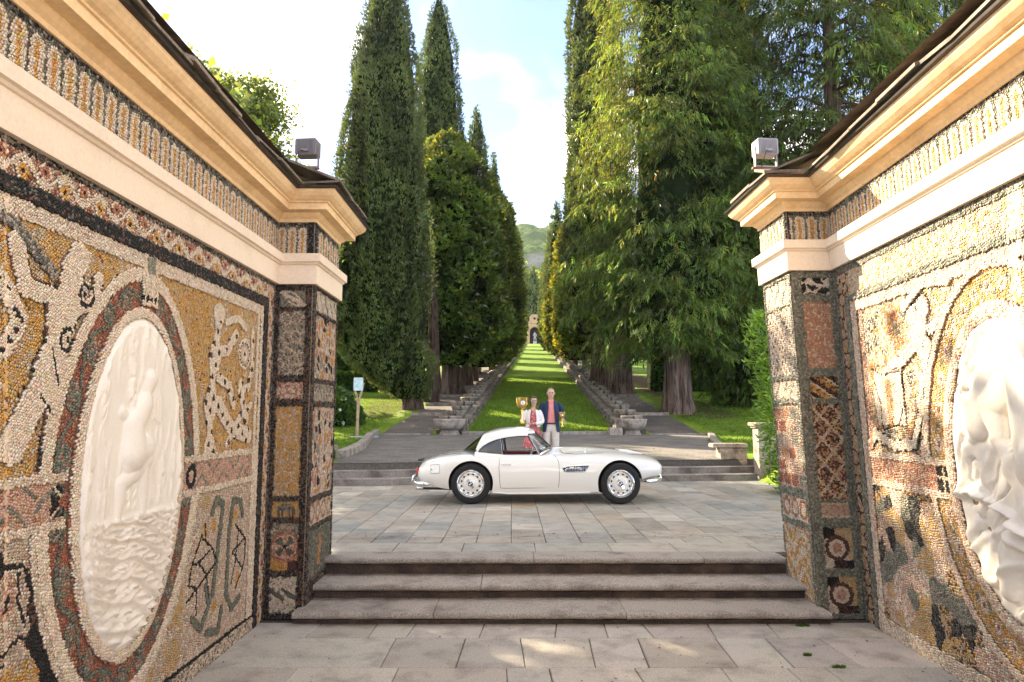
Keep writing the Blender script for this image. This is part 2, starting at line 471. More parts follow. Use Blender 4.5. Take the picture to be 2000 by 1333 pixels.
def pil_panel(P, u0, u1, z0, z1, kind, sd):
    """one framed picture of a pilaster"""
    m = (P.u > u0) & (P.u < u1) & (P.v > z0) & (P.v < z1)
    cu, cz, w, hh = (u0 + u1) / 2, (z0 + z1) / 2, u1 - u0, z1 - z0
    uu, vv = P.u - cu, P.v - cz
    def crk(sc, th): 
        a, b, i = voro(P.u * sc, P.v * sc, sd); return (b - a) < th, i
    if kind == 'leaf':
        P.put(m, 'grey', 'green', 'dgrey', w=[.6, .3, .1])
        for s in (-1, 0, 1):
            P.put(m & (np.abs(vv * 1.0 + uu * .55 + s * .055 * np.cos(uu * 14) ) < .012 + .006 * (s == 0)), 'white', 'cream')
    elif kind == 'wleaf':
        P.put(m, 'white', 'cream')
        P.put(m & (np.abs(np.sin(uu * 17 + np.sin(vv * 22))) < .3), 'grey', 'green')
    elif kind == 'greyblock':
        P.put(m, 'grey', 'dgrey', 'beige', w=[.6, .25, .15]); k, i = crk(11, .13); P.put(m & k, 'cream', 'beige')
    elif kind == 'pinkblock':
        P.put(m, 'white', 'pink'); k, i = crk(16, .16); P.put(m & k, 'red', 'salmon')
    elif kind == 'ochreblock':
        P.put(m, 'ochre', 'orange', 'beige', w=[.55, .2, .25]); k, i = crk(9, .12); P.put(m & k, 'cream', 'beige')
    elif kind == 'animal':
        P.put(m, 'ochre', 'orange', 'beige', w=[.6, .2, .2])
        P.put(m & ((uu / .085) ** 2 + ((vv - .015) / .035) ** 2 < 1), 'dgrey', 'grey')
        for x in (-.065, -.03, .035, .07): P.put(m & (np.abs(uu - x) < .012) & (vv < .01), 'dgrey')
    elif kind == 'rosette':
        P.put(m, 'grey', 'beige', 'green')
        r = np.hypot(uu, vv)
        P.put(m & (vv < -.1), 'ochre', 'orange'); P.put(m & (vv < -.12) & (uu > .03), 'maroon')
        P.put(m & (r < .145), 'red', 'salmon'); P.put(m & (r < .115), 'pink', 'cream', 'salmon')
        a = np.arctan2(vv, uu)
        P.put(m & (r < .10) & (np.abs(np.sin(2 * a)) > .72), 'green', 'dgrey'); P.put(m & (r < .02), 'black')
    elif kind == 'greenwhite':
        P.put(m, 'white', 'cream', 'grey', w=[.6, .25, .15])
        P.put(m & (np.abs(np.sin(uu * 26 + 2 * np.sin(vv * 18)) * np.cos(vv * 16)) > .62), 'green', 'dgrey')
    elif kind == 'pebbles':
        P.put(m, 'pink', 'cream', 'white'); k, i = crk(10, .22)
        for lo, hi, c in ((0, .25, 'orange'), (.25, .45, 'black'), (.45, .62, 'grey'), (.62, .8, 'salmon')):
            P.put(m & ~k & (i > lo) & (i <= hi), c)
    elif kind == 'ovals':
        P.put(m, 'white', 'cream'); q = (np.mod(P.u - u0, .2) - .1)
        e = np.hypot(q / .085, vv / (hh * .42)); P.put(m & (np.abs(e - .85) < .18), 'salmon', 'red')
    elif kind == 'greenfig':
        P.put(m, 'green', 'dgrey', 'grey', w=[.55, .3, .15])
        P.put(m & (np.abs(uu - .02 * np.sin(vv * 20)) < .05) & (np.abs(vv) < hh * .33), 'orange', 'salmon')
    elif kind == 'blackcrack':
        P.put(m, 'black', 'dgrey', w=[.85, .15]); k, i = crk(8, .17); P.put(m & k, 'white')
    elif kind == 'salmon':
        P.put(m, 'salmon', 'pink', w=[.75, .25]); k, i = crk(15, .10); P.put(m & k, 'cream', 'pink')
    elif kind == 'diag':
        P.put(m, 'ochre', 'orange', 'brown'); q = np.mod(uu * .7 + vv + 1, .14)
        P.put(m & (q < .05), 'black', 'brown'); P.put(m & (q > .115), 'cream')
    elif kind == 'lattice':
        P.put(m, 'brown', 'salmon', 'black', 'ochre', 'maroon', w=[.3, .25, .15, .15, .15])
        for s in (-1, 1): P.put(m & (np.abs(np.mod(uu + s * vv * .85 + 5, .19) - .095) < .016), 'cream', 'beige')
    elif kind == 'pinkflat':
        P.put(m, 'salmon', 'pink', 'beige'); P.put(m & (np.abs(vv) > hh * .36), 'cream')
    elif kind == 'target':
        P.put(m, 'cream', 'white'); k = (uu + vv > 0); P.put(m & k, 'beige', 'ochre')
        P.put(m & (vv > hh * .22) & (uu < -.02), 'black'); P.put(m & (vv < -hh * .3) & (uu > -.05), 'maroon', 'black')
        r = np.hypot(uu + .01, vv)
        P.put(m & (r < .115), 'maroon', 'brown'); P.put(m & (r < .078), 'cream', 'white'); P.put(m & (r < .045), 'salmon', 'pink')
    elif kind == 'whitespots':
        P.put(m, 'white', 'cream', 'pink', w=[.6, .3, .1])
        P.put(m & (np.sin(P.u * 70) * np.sin(P.v * 60 + P.u * 8) > .55), 'brown', 'grey')
    elif kind == 'ochrewave':
        P.put(m, 'ochre', 'orange', 'cream'); P.put(m & (np.sin(vv * 34 + 3 * np.sin(uu * 14)) > .45), 'cream', 'white')
    elif kind == 'bricks':
        P.put(m, 'cream', 'pink'); q = np.floor((P.v - z0) / .13); k = (np.mod(P.u + q * .09, .19) > .03) & (np.mod(P.v - z0, .13) > .025)
        i = _hash(np.floor((P.u + q * .09) / .19).astype(int), q.astype(int), np.zeros(P.n, int), sd)
        for lo, hi, c in ((0, .3, 'salmon'), (.3, .6, 'grey'), (.6, .85, 'red')): P.put(m & k & (i >= lo) & (i < hi), c)

def pilaster_pic(u, v, seed, U, ztop, frame, panels, m0, m1):
    P = Pic(u, v, seed)
    P.put(np.ones(P.n, bool), *frame); P.h[:] = .010
    for k, (z0, z1, kind) in enumerate(panels):
        pil_panel(P, m0, U - m1, z0, z1, kind, seed + k)
        P.h[(u > m0) & (u < U - m1) & (v > z0) & (v < z1)] = 0.0
    return P

def frieze_pic(u, v, seed, z0, H, period=.122, phase=0.0, edge=None):
    P = Pic(u, v, seed); w = v - z0
    P.put(np.ones(P.n, bool), 'green', 'grey', 'dgrey', w=[.5, .3, .2])
    t = np.mod(u + phase, period) / period - .5
    top = H - .05
    capr = .405 * period
    tong = (np.abs(t) * period < np.where(w > top - capr, np.sqrt(np.maximum(capr ** 2 - (w - top + capr) ** 2, 0)), capr)) & (w < top) & (w > .012)
    P.put(tong, 'white', 'cream', h=.004)
    P.put((np.abs(t) < .12) & (w < top - .028) & (w > .02), 'ochre', 'orange', h=.004)
    P.put(w > H - .038, 'black', 'dgrey', 'grey', w=[.35, .45, .2]); P.put(w < .012, 'black')
    if edge is not None:
        P.put((u < edge[0]) | (u > edge[1]), 'black', 'dgrey', w=[.8, .2], h=.012)
    return P

OVL = dict(u=4.18, z=1.477, a=.55, b=.99)
OVR = dict(u=4.25, z=1.53, a=.59, b=.96)
def oval_d(u, z, o):
    x, y = u - o['u'], z - o['z']
    e = np.sqrt((x / o['a']) ** 2 + (y / o['b']) ** 2) + 1e-6
    return (e - 1) * np.hypot(x, y) / e, np.arctan2(y / o['b'], x / o['a'])

def left_pic(u, z, seed):
    P = Pic(u, z, seed); A = np.ones(P.n, bool)
    nz = fbm(np.c_[u * 5, z * 5], 3)
    # upper pictures: ochre ground
    P.put(A, 'ochre', 'orange', 'beige', 'brown', w=[.58, .2, .20, .02])
    P.put(nz > .62, 'beige', 'ochre', 'cream', w=[.4, .4, .2])
    P.h[:] = .0
    W = ('white', 'cream')
    fig = seg_d(u, z, [(3.48, 2.58), (3.42, 2.36), (3.36, 2.08)]) - .105 - .02 * np.sin(z * 19)
    fig = np.minimum(fig, seg_d(u, z, [(3.35, 2.05), (3.25, 1.91), (3.14, 1.72)]) - .085)
    fig = np.minimum(fig, seg_d(u, z, [(3.40, 2.05), (3.42, 1.85), (3.40, 1.62)]) - .07)
    fig = np.minimum(fig, seg_d(u, z, [(3.42, 2.44), (3.15, 2.46), (3.06, 2.66)]) - .05)
    fig = np.minimum(fig, seg_d(u, z, [(3.5, 2.4), (3.66, 2.46), (3.7, 2.6)]) - .04)
    fig = np.minimum(fig, np.hypot(u - 3.52, z - 2.68) - .085)
    P.put(fig < 0, *W, h=.014)
    P.put((np.abs(fig) < .007) & (nz > .54) & (z < 2.6), 'black', 'brown')
    P.line([(2.3, 2.66), (2.96, 2.75), (3.05, 2.74), (3.15, 2.67), (3.34, 2.56)], .032, 'grey', 'dgrey', h=.012)
    sn = seg_d(u, z, [(2.9, 2.52), (3.04, 2.42), (3.13, 2.3), (3.05, 2.16), (2.8, 2.05)])
    P.put(sn < .05, *W, h=.010); P.put((sn < .016) & (np.mod(u * 9 + z * 13, 1) < .4), 'black')
    for c in ((3.60, 2.50), (3.47, 2.24), (3.57, 2.22)):
        P.dot(c[0], c[1], .075, 'cream', 'white'); P.dot(c[0], c[1], .068, 'black', r0=.05); P.dot(c[0], c[1], .016, 'black')
    P.line([(3.62, 2.36), (3.72, 2.36), (3.78, 2.28)], .009, 'black'); P.line([(3.36, 2.18), (3.42, 2.02), (3.55, 1.98)], .009, 'black')
    P.line([(3.30, 1.95), (3.38, 1.88), (3.44, 1.93)], .008, 'black'); P.line([(3.66, 1.66), (3.69, 1.95), (3.78, 2.2)], .009, 'black')
    P.line([(2.7, 2.2), (2.9, 1.95), (2.75, 1.7)], .07, *W, h=.01)
    # right upper arabesque
    ar = seg_d(u, z, [(5.26, 2.64), (5.22, 2.3), (5.17, 1.94), (5.2, 1.6)]) - .07 - .03 * np.sin(z * 17)
    for pl, wd in (([(5.22, 2.34), (5.45, 2.38), (5.59, 2.52)], .045), ([(5.74, 2.12), (5.78, 2.0), (5.88, 1.83)], .045), ([(5.3, 1.95), (5.57, 1.76), (5.95, 1.69)], .065),
                   ([(5.3, 2.15), (5.5, 2.1), (5.6, 1.95)], .04), ([(5.95, 2.6), (5.98, 2.3), (5.9, 2.1), (5.72, 2.06)], .032), ([(5.4, 2.6), (5.62, 2.66), (5.8, 2.6)], .03),
                   ([(5.5, 1.63), (5.75, 1.85), (5.97, 1.95)], .03)):
        ar = np.minimum(ar, seg_d(u, z, pl) - wd)
    P.put(ar < 0, *W, h=.010)
    P.dot(5.79, 2.38, .13, *W, h=.010); P.dot(5.79, 2.38, .095, 'beige', 'pink', r0=.06); P.dot(5.79, 2.38, .02, 'black')
    k = (np.abs(np.hypot(u - 5.79, z - 2.38) - .10) < .012) & (np.mod(np.arctan2(z - 2.38, u - 5.79) * 3, 1) < .5); P.put(k, 'black')
    tick = (ar < .01) & (np.sin(u * 43 + z * 11) * np.sin(z * 37 - u * 9) > .62); P.put(tick & (z < 2.6) & (u > 5), 'black', 'brown')
    # lower pictures
    lo = z < 1.33
    P.put(lo, 'beige', 'pink', 'cream', 'white', w=[.42, .2, .25, .13], h=0)
    lr = lo & (u > 4.4)
    P.put(lr & (nz > .66), 'ochre', 'beige')
    for pl in ([(5.30, 1.12), (5.38, 1.22), (5.5, 1.17), (5.45, .92), (5.38, .51)], [(5.9, 1.02), (5.85, 1.15), (5.70, 1.17), (5.64, .95), (5.63, .45), (5.75, .3), (5.9, .36)],
               [(5.05, .42), (5.2, .3), (5.32, .45), (5.25, .6)], [(5.3, .25), (5.5, .2), (5.55, .36)]):
        P.line(pl, .026, 'green', 'green', 'dgrey', h=.008)
    for c in ((5.36, 1.02), (5.76, 1.05), (5.42, .4), (5.85, .52)): P.dot(c[0], c[1], .045, 'ochre', 'orange')
    for pl in ([(5.15, .97), (5.34, .86), (5.13, .79), (5.27, .67), (5.11, .61), (4.96, .55)], [(5.76, .97), (5.99, .82), (5.73, .75), (5.96, .57), (5.82, .44)],
               [(5.15, .97), (5.02, .8), (5.13, .79)], [(5.34, .86), (5.42, .74), (5.27, .67), (5.3, .5)], [(5.02, .8), (4.98, .66), (5.11, .61), (5.12, .42)],
               [(5.84, .9), (5.80, .66), (5.73, .5)], [(5.99, .82), (6.0, .66), (5.96, .57)], [(5.22, .93), (5.2, 1.06)]):
        P.line(pl, .010, 'black')
    ll = lo & (u < 3.6)
    P.put(ll & (seg_d(u, z, [(2.6, 1.24), (3.02, 1.3), (3.1, 1.16)]) < .075), 'black')
    P.put(ll & (u < 3.05) & (z > 1.14) & (z < 1.32), 'black')
    P.dot(3.18, 1.04, .085, 'salmon', 'pink', 'cream', sy=1.25)
    for pl in ([(2.98, .98), (3.03, 1.12), (3.15, 1.18), (3.29, 1.16), (3.36, 1.05), (3.34, .93)], [(3.26, 1.13), (3.27, 1.0), (3.33, .88)], [(3.31, 1.14), (3.36, .98), (3.40, .88)],
               [(3.10, 1.06), (3.14, 1.07)], [(3.2, 1.05), (3.19, .98)], [(3.05, .82), (3.18, .78), (3.3, .84), (3.38, .78)], [(2.9, .72), (3.08, .66), (3.2, .74)]):
        P.line(pl, .009, 'black')
    P.line([(3.36, .96), (3.40, .84), (3.36, .8)], .03, 'black', 'brown')
    P.put(ll & (z < .72) & (seg_d(u, z, [(2.3, .62), (3.2, .66), (3.4, .5)]) < .16), 'ochre', 'beige', 'orange')
    P.line([(3.40, .80), (3.50, .66), (3.54, .5), (3.62, .35)], .055, 'black')
    P.put(ll & (z < .42), 'dgrey', 'brown', 'grey')
    P.line([(3.30, 1.34), (3.33, 1.2), (3.40, 1.0), (3.50, .75), (3.7, .3)], .0, 'cream')
    # the oval and its rings
    d, a = oval_d(u, z, OVL)
    base = z < .13
    P.put((d > .215) & (d < .295), 'white', 'cream', h=.012)
    red = (d > .052) & (d <= .215)
    P.put(red, 'red', 'salmon', w=[.8, .2], h=.0)
    L_ = a * 1.0 + .03 * np.sin(a * 2)
    wave = .134 + .048 * np.sin(L_ * 11)
    P.put(red & (np.abs(d - wave) < .013), 'green', 'green', 'dgrey', h=.006)
    ph = np.mod(L_ * 11 / (2 * np.pi) * 2, 1) - .5
    side = np.where(np.mod(np.floor(L_ * 11 / np.pi), 2) == 0, -1, 1)
    rr = np.hypot(ph * .22, d - (.134 + side * .020))
    P.put(red & (rr < .054), 'green', 'green', 'grey', h=.006); P.put(red & (rr < .036) & (rr > .022), 'red', 'dgrey')
    P.put((d > -.03) & (d <= .052), 'white', 'cream')
    rim = (d > -.03) & (d <= .055); P.h[rim] = .020 * np.sqrt(np.maximum(1 - ((d[rim] - .014) / .046) ** 2, 0)) + .004
    P.keep &= d > -.012
    # keystone over the oval
    ky = (np.abs(u - 4.23) < .085 + (z - 2.55) * .12) & (z > 2.54) & (z < 2.74)
    P.put(ky, 'cream', 'white', h=.02); P.put(ky & (np.abs(z - 2.585) < .02) & (np.mod(u * 22, 1) < .55), 'black'); P.put(ky & (np.abs(np.mod(u * 16, 1) - .5) < .1) & (z > 2.62), 'beige')
    # strip across
    st = (z > 1.29) & (z < 1.575) & ((d > .08))
    tl = st & (d < .30)
    P.put(st, 'pink', 'salmon', 'beige', w=[.6, .25, .15], h=.004)
    zz = np.abs(np.mod(u * 2.6 + (z - 1.43) * 3.2 * np.sign(np.sin(u * 16)), .5) - .25)
    P.put(st & (zz < .045) & (np.abs(z - 1.43) < .1), 'green', 'grey')
    P.put(st & ((z > 1.528) | (z < 1.335)), 'white', 'cream', 'beige', h=.010)
    bx = st & (np.abs(u - 3.53) < .085) & (np.abs(z - 1.432) < .085)
    P.put(bx, 'black', 'black', 'dgrey', h=.004); P.put(bx & ((np.abs(np.abs(u - 3.53) - np.abs(z - 1.432)) < .013)), 'cream')
    P.dot(3.53, 1.432, .03, 'pink', 'red')
    P.dot(4.93, 1.43, .085, 'cream', 'pink'); P.dot(4.93, 1.43, .078, 'black', r0=.038, sy=1.15)
    P.put((d > .295) & (d < .335) & (z < 1.29), 'white', 'cream', 'beige', h=.008)
    # frame
    fr = ((z > 2.77) & (z < 2.86)) | ((u > 6.06) & (u < 6.2) & (z < 2.86))
    P.put(fr, 'white', 'cream', 'beige', w=[.5, .35, .15], h=.008)
    P.put((u > 6.115) & (u < 6.135) & (z < 2.8) & (z > 1.6), 'black', 'ochre')
    P.put(base, 'beige', 'dgrey', 'grey', 'cream', w=[.4, .2, .2, .2], h=.014); P.put(base & (z > .105), 'black', h=0)
    gt = (np.abs(u - 4.23) < .085) & (z > 2.74) & (z < 2.93)
    P.put(gt, 'cream', h=.014); P.put(gt & (np.abs(u - 4.23) < .05), 'green', 'grey')
    bk = ((z > 2.86) & (z < 2.945) & (u < 6.3)) | ((u > 6.2) & (u < 6.3) & (z < 2.945))
    P.put(bk, 'black', 'black', 'dgrey', 'brown', w=[.4, .4, .15, .05], h=.016)
    fl = ((z >= 2.945) & (z < 3.085)) | ((u >= 6.3) & (u < 6.45))
    s = np.where(z >= 2.945, u, z); t = np.where(z >= 2.945, z - 3.015, u - 6.375)
    P.put(fl, 'pink', 'red', 'cream', 'salmon', w=[.3, .25, .25, .2], h=0)
    P.put(fl & (np.abs(t - .045 * np.sin(s * 2 * np.pi / .30)) < .020), 'white', 'cream', h=.006)
    q = np.mod(s + .0, .15) - .075; sg = np.where(np.mod(np.floor(s / .15), 2) == 0, 1, -1)
    rr = np.hypot(q, t + sg * .022)
    P.put(fl & (rr < .045), 'white', 'cream', h=.008); P.put(fl & (rr < .036), 'ochre', 'orange', h=.008); P.put(fl & (rr < .036) & (sg < 0), 'salmon', 'red'); P.put(fl & (rr < .012), 'black')
    P.put((z >= 3.085) | (u >= 6.45), 'dgrey', 'grey', 'black', w=[.45, .3, .25], h=.004)
    return P

def right_pic(u, z, seed):
    P = Pic(u, z, seed); A = np.ones(P.n, bool)
    n1 = fbm(np.c_[u * 6, z * 6], 21); n2 = fbm(np.c_[u * 9 + 4, z * 9], 33)
    P.put(A, 'cream', 'ochre', 'white', 'beige', 'orange', w=[.3, .22, .22, .16, .10])
    P.put(n1 > .6, 'grey', 'green', 'ochre', 'red', 'cream', w=[.3, .2, .2, .15, .15]); P.put(n2 > .66, 'salmon', 'red', 'ochre')
    P.put((n1 < .36), 'dgrey', 'grey', 'cream', 'black', w=[.25, .3, .3, .15])
    fig = seg_d(u, z, [(5.03, 2.65), (5.1, 2.45), (5.04, 2.31), (5.06, 1.94), (5.17, 1.6)]) - .085 - .02 * np.sin(z * 14)
    for pl, w in (([(5.2, 2.39), (5.42, 2.28), (5.58, 2.24)], .05), ([(4.95, 2.49), (4.69, 2.58), (4.56, 2.66)], .05), ([(5.12, 2.45), (5.18, 2.62)], .07), ([(5.3, 2.7), (5.0, 2.84), (4.7, 2.8)], .035)):
        fig = np.minimum(fig, seg_d(u, z, pl) - w)
    P.put(fig < 0, 'white', 'cream', h=.016); P.put((np.abs(fig) < .007) & (n1 > .56), 'black', 'dgrey')
    vs = (u > 5.43) & (u < 5.90 - np.abs(z - 2.0) * .15) & (z > 1.78) & (z < 2.24)
    P.put(vs, 'white', 'cream', h=.010); P.put(vs & (np.abs(u - 5.65) < .05) & (z < 2.15), 'salmon', 'orange', 'pink')
    for pl in ([(5.92, 2.26), (5.73, 2.2), (5.43, 2.21), (5.43, 1.94), (5.53, 1.79), (5.82, 1.74), (5.80, 1.95), (5.88, 2.15)],): P.line(pl, .007, 'black', 'brown')
    sn = seg_d(u, z, [(6.06, 1.60), (5.94, 1.71), (5.65, 1.61), (5.34, 1.64), (5.2, 1.88), (5.14, 2.15)])
    P.put(sn < .045, 'white', 'cream', h=.012); P.put((np.abs(sn - .04) < .006) & (np.mod(u * 9 + z * 7, 1) < .6), 'black', 'dgrey')
    P.put((u > 6.0) & (u < 6.12) & (z > 1.55), 'salmon', 'dgrey', 'grey', 'pink', 'red')
    # camouflage field below
    lo = z < 1.29
    f1, f2, i = voro(u * 7.6 + .4 * n1, z * 6.4 + .3 * n2, 5)
    for l, h_, cs in ((0, .12, ('black', 'dgrey')), (.12, .30, ('green', 'grey')), (.30, .56, ('pink', 'cream')), (.56, .72, ('beige', 'ochre')), (.72, .86, ('white', 'pink')), (.86, 1.01, ('ochre', 'beige', 'brown'))):
        P.put(lo & (i >= l) & (i < h_), *cs, h=0)
    d, a = oval_d(u, z, OVR)
    ring = (d > .09) & (d < .30)
    P.put(ring, 'ochre', 'orange', 'beige', 'cream', w=[.4, .25, .2, .15], h=0)
    rr = np.hypot((np.mod(a * 5, 1) - .5) * .19, d - .19); P.put(ring & (rr < .05), 'white', 'cream', 'pink'); P.put(ring & (rr < .016), 'red')
    P.put(ring & (np.abs(d - .19 - .05 * np.sin(a * 15)) < .012) & (rr > .06), 'green', 'grey')
    P.put((d >= .30) & (d < .36), 'white', 'cream', 'pink', h=.014)
    P.put((d > -.03) & (d <= .09), 'white', 'pink', 'cream')
    rim = (d > -.03) & (d <= .09); P.h[rim] = .026 * np.sqrt(np.maximum(1 - ((d[rim] - .03) / .065) ** 2, 0)) + .004
    P.keep &= d > -.012
    st = (z > 1.26) & (z < 1.55) & (d > .09)
    P.put(st, 'salmon', 'pink', 'red', 'beige', w=[.4, .3, .15, .15], h=.004); P.put(st & ((z > 1.495) | (z < 1.315)), 'white', 'cream', 'pink', h=.010)
    bx = (np.abs(u - 5.0) < .085) & (np.abs(z - 1.40) < .09); P.put(bx, 'black', h=.004); P.put(bx & ((np.abs(u - 5.0) < .012) | (np.abs(z - 1.41) < .012)), 'cream')
    fr = (((z > 2.80) & (z < 2.9)) | ((u > 6.10) & (u < 6.2))) & (z < 2.9)
    P.put(fr, 'white', 'cream', 'pink', h=.010)
    bt = (z < .13); P.put(bt, 'cream', 'white', 'beige', h=.014)
    g = ((z > 2.9) & (z < 2.96) & (u < 6.28)) | ((u >= 6.2) & (u < 6.28) & (z < 2.96))
    P.put(g, 'green', 'grey', 'dgrey', w=[.5, .3, .2], h=.02)
    oc = ((z >= 2.96) & (z < 3.19)) | ((u >= 6.28) & (u < 6.44))
    P.put(oc, 'ochre', 'beige', 'cream', 'pink', h=0); f1, f2, i = voro(u * 9, z * 9, 77); P.put(oc & (f2 - f1 < .13), 'black', 'brown')
    P.put(oc & (z >= 2.96) & (u < 6.2), 'cream', 'white', 'ochre', 'beige', w=[.35, .3, .2, .15])
    P.put((z >= 3.19) | (u >= 6.44), 'green', 'grey', 'dgrey', h=.006)
    return P

def stones(origin, U, V, Nn, u0, u1, v0, v1, pic, pitch, seed, xf=None):
    """irregular stones set in mortar over a rectangle of wall; returns arrays of single stones"""
    rg = np.random.default_rng(seed)
    dx = pitch; dy = pitch * .866; ang = .35 + .9 * rg.random()
    ca, sa = math.cos(ang), math.sin(ang); W_, H_ = u1 - u0, v1 - v0
    bw = abs(W_ * ca) + abs(H_ * sa); bh = abs(W_ * sa) + abs(H_ * ca)
    ni = int(bw / dx) + 9; nj = int(bh / dy) + 9
    jj, ii = np.meshgrid(np.arange(nj), np.arange(ni), indexing='ij')
    qx = (ii - ni / 2 + .5 * (jj % 2) + np.clip(rg.normal(0, .24, ii.shape), -.40, .40)) * dx
    qy = (jj - nj / 2 + np.clip(rg.normal(0, .24, ii.shape), -.40, .40)) * dy
    pu = (u0 + u1) / 2 + qx * ca - qy * sa; pv = (v0 + v1) / 2 + qx * sa + qy * ca
    _q = np.c_[pu.ravel(), pv.ravel()] / (pitch * 5.5)
    pu = pu + (fbm(_q, seed + 50, 2) - .5).reshape(pu.shape) * pitch * 3.0; pv = pv + (fbm(_q, seed + 80, 2) - .5).reshape(pu.shape) * pitch * 3.0
    J, I = np.meshgrid(np.arange(1, nj - 1), np.arange(1, ni - 1), indexing='ij')
    J = J.ravel(); I = I.ravel(); odd = J % 2
    nb = [(J, I + 1), (J + 1, I + odd), (J + 1, I - 1 + odd), (J, I - 1), (J - 1, I - 1 + odd), (J - 1, I + odd)]
    cu, cv = pu[J, I], pv[J, I]
    hx = np.zeros((len(J), 6, 2))
    for k in range(6):
        a = nb[k]; b = nb[(k + 1) % 6]
        hx[:, k, 0] = (cu + pu[a] + pu[b]) / 3; hx[:, k, 1] = (cv + pv[a] + pv[b]) / 3
    inside = (cu > u0 - .3 * dx) & (cu < u1 + .3 * dx) & (cv > v0 - .3 * dy) & (cv < v1 + .3 * dy)
    hx = hx[inside]
    hx[:, :, 0] = np.clip(hx[:, :, 0], u0, u1); hx[:, :, 1] = np.clip(hx[:, :, 1], v0, v1)
    c = hx.mean(1)
    P = pic(c[:, 0], c[:, 1])
    ar = 0.5 * np.abs(np.sum(hx[:, :, 0] * np.roll(hx[:, :, 1], -1, 1) - np.roll(hx[:, :, 0], -1, 1) * hx[:, :, 1], 1))
    ok = P.keep & (ar > .15 * dx * dy)
    hx, c = hx[ok], c[ok]; col = P.c[ok]; hh = P.h[ok]; n = len(c)
    j = rg.random((n, 1)); col = col * (.80 + .36 * j) * (1 + rg.normal(0, .045, (n, 3)))
    base = c[:, None] + (hx - c[:, None]) * 1.0
    top = c[:, None] + (hx - c[:, None]) * (.935 + .06 * rg.random((n, 1, 1)))
    H = .0032 + .0036 * rg.random(n) + hh
    tl = rg.normal(0, .085, (n, 2))
    zt = H[:, None] + ((top - c[:, None]) * tl[:, None]).sum(2)
    zb = np.maximum(H - .012 - .35 * hh, 0)[:, None] * np.ones((1, 6)); zb[hh < .02] = 0
    o = np.array(origin, float); U = np.array(U, float); V = np.array(V, float); Nn = np.array(Nn, float)
    def w3(q, zz): return o + q[..., :1] * U + q[..., 1:] * V + zz[..., None] * Nn
    X = np.concatenate([w3(c[:, None], np.maximum(zb[:, :1], 0) - .004), w3(top, zt)], 1)          # n, 7, 3: root and six-cornered face
    if xf is not None: X = xf(X.reshape(-1, 3)).reshape(X.shape)
    return X, np.clip(col, .004, .9), w3(c, zt.mean(1, keepdims=True)[:, 0])

SIDE = np.array([(0, 1 + (k + 1) % 6, 1 + k) for k in range(6)])
def stone_mesh(name, X, col, parent):
    n = len(X)
    b = (np.arange(n) * 7)[:, None]
    loops = np.concatenate([(b + SIDE.ravel()[None]), (b + np.arange(1, 7)[None])], 1)
    tot = np.tile([3] * 6 + [6], n)
    return mk_fast(name, X.reshape(-1, 3), loops.ravel(), tot, M['tessera'], parent, tint=np.repeat(col, 7, 0))

def offset_path(path, d):
    """plan polyline moved sideways by d (to the right of its direction when d > 0), mitred"""
    out = []
    P = [Vector(p) for p in path]
    for i, p in enumerate(P):
        ns = []
        if i > 0: e = (P[i] - P[i - 1]).normalized(); ns.append(Vector((e.y, -e.x)))
        if i < len(P) - 1: e = (P[i + 1] - P[i]).normalized(); ns.append(Vector((e.y, -e.x)))
        if len(ns) == 1: out.append(p + ns[0] * d)
        else:
            m = (ns[0] + ns[1]); m /= max(m.length_squared, 1e-6) / 2
            out.append(p + m * d)
    return out

def sweep(path, prof, z0, side):
    V = []; F = []; n = len(path)
    for d, h in prof:
        for q in offset_path(path, d * side): V.append((q.x, q.y, z0 + h))
    for i in range(len(prof) - 1):
        for k in range(n - 1):
            f = (i * n + k, i * n + k + 1, (i + 1) * n + k + 1, (i + 1) * n + k)
            F.append(f if side > 0 else f[::-1])
    return V, F

CORN = [(-.05, 0), (.02, 0), (.022, .03), (.045, .048), (.06, .07), (.064, .084), (.15, .090), (.152, .150), (.168, .154), (.172, .166), (.195, .178), (.225, .205), (.245, .235), (.25, .262), (-.05, .268)]
BAND = [(-.05, 0), (.045, 0), (.045, .185), (.058, .19), (.066, .205), (.085, .212), (.085, .292), (-.05, .296)]
GUTT = [(.20, .266), (.26, .262), (.278, .267), (.283, .284), (.275, .286), (.20, .276)]

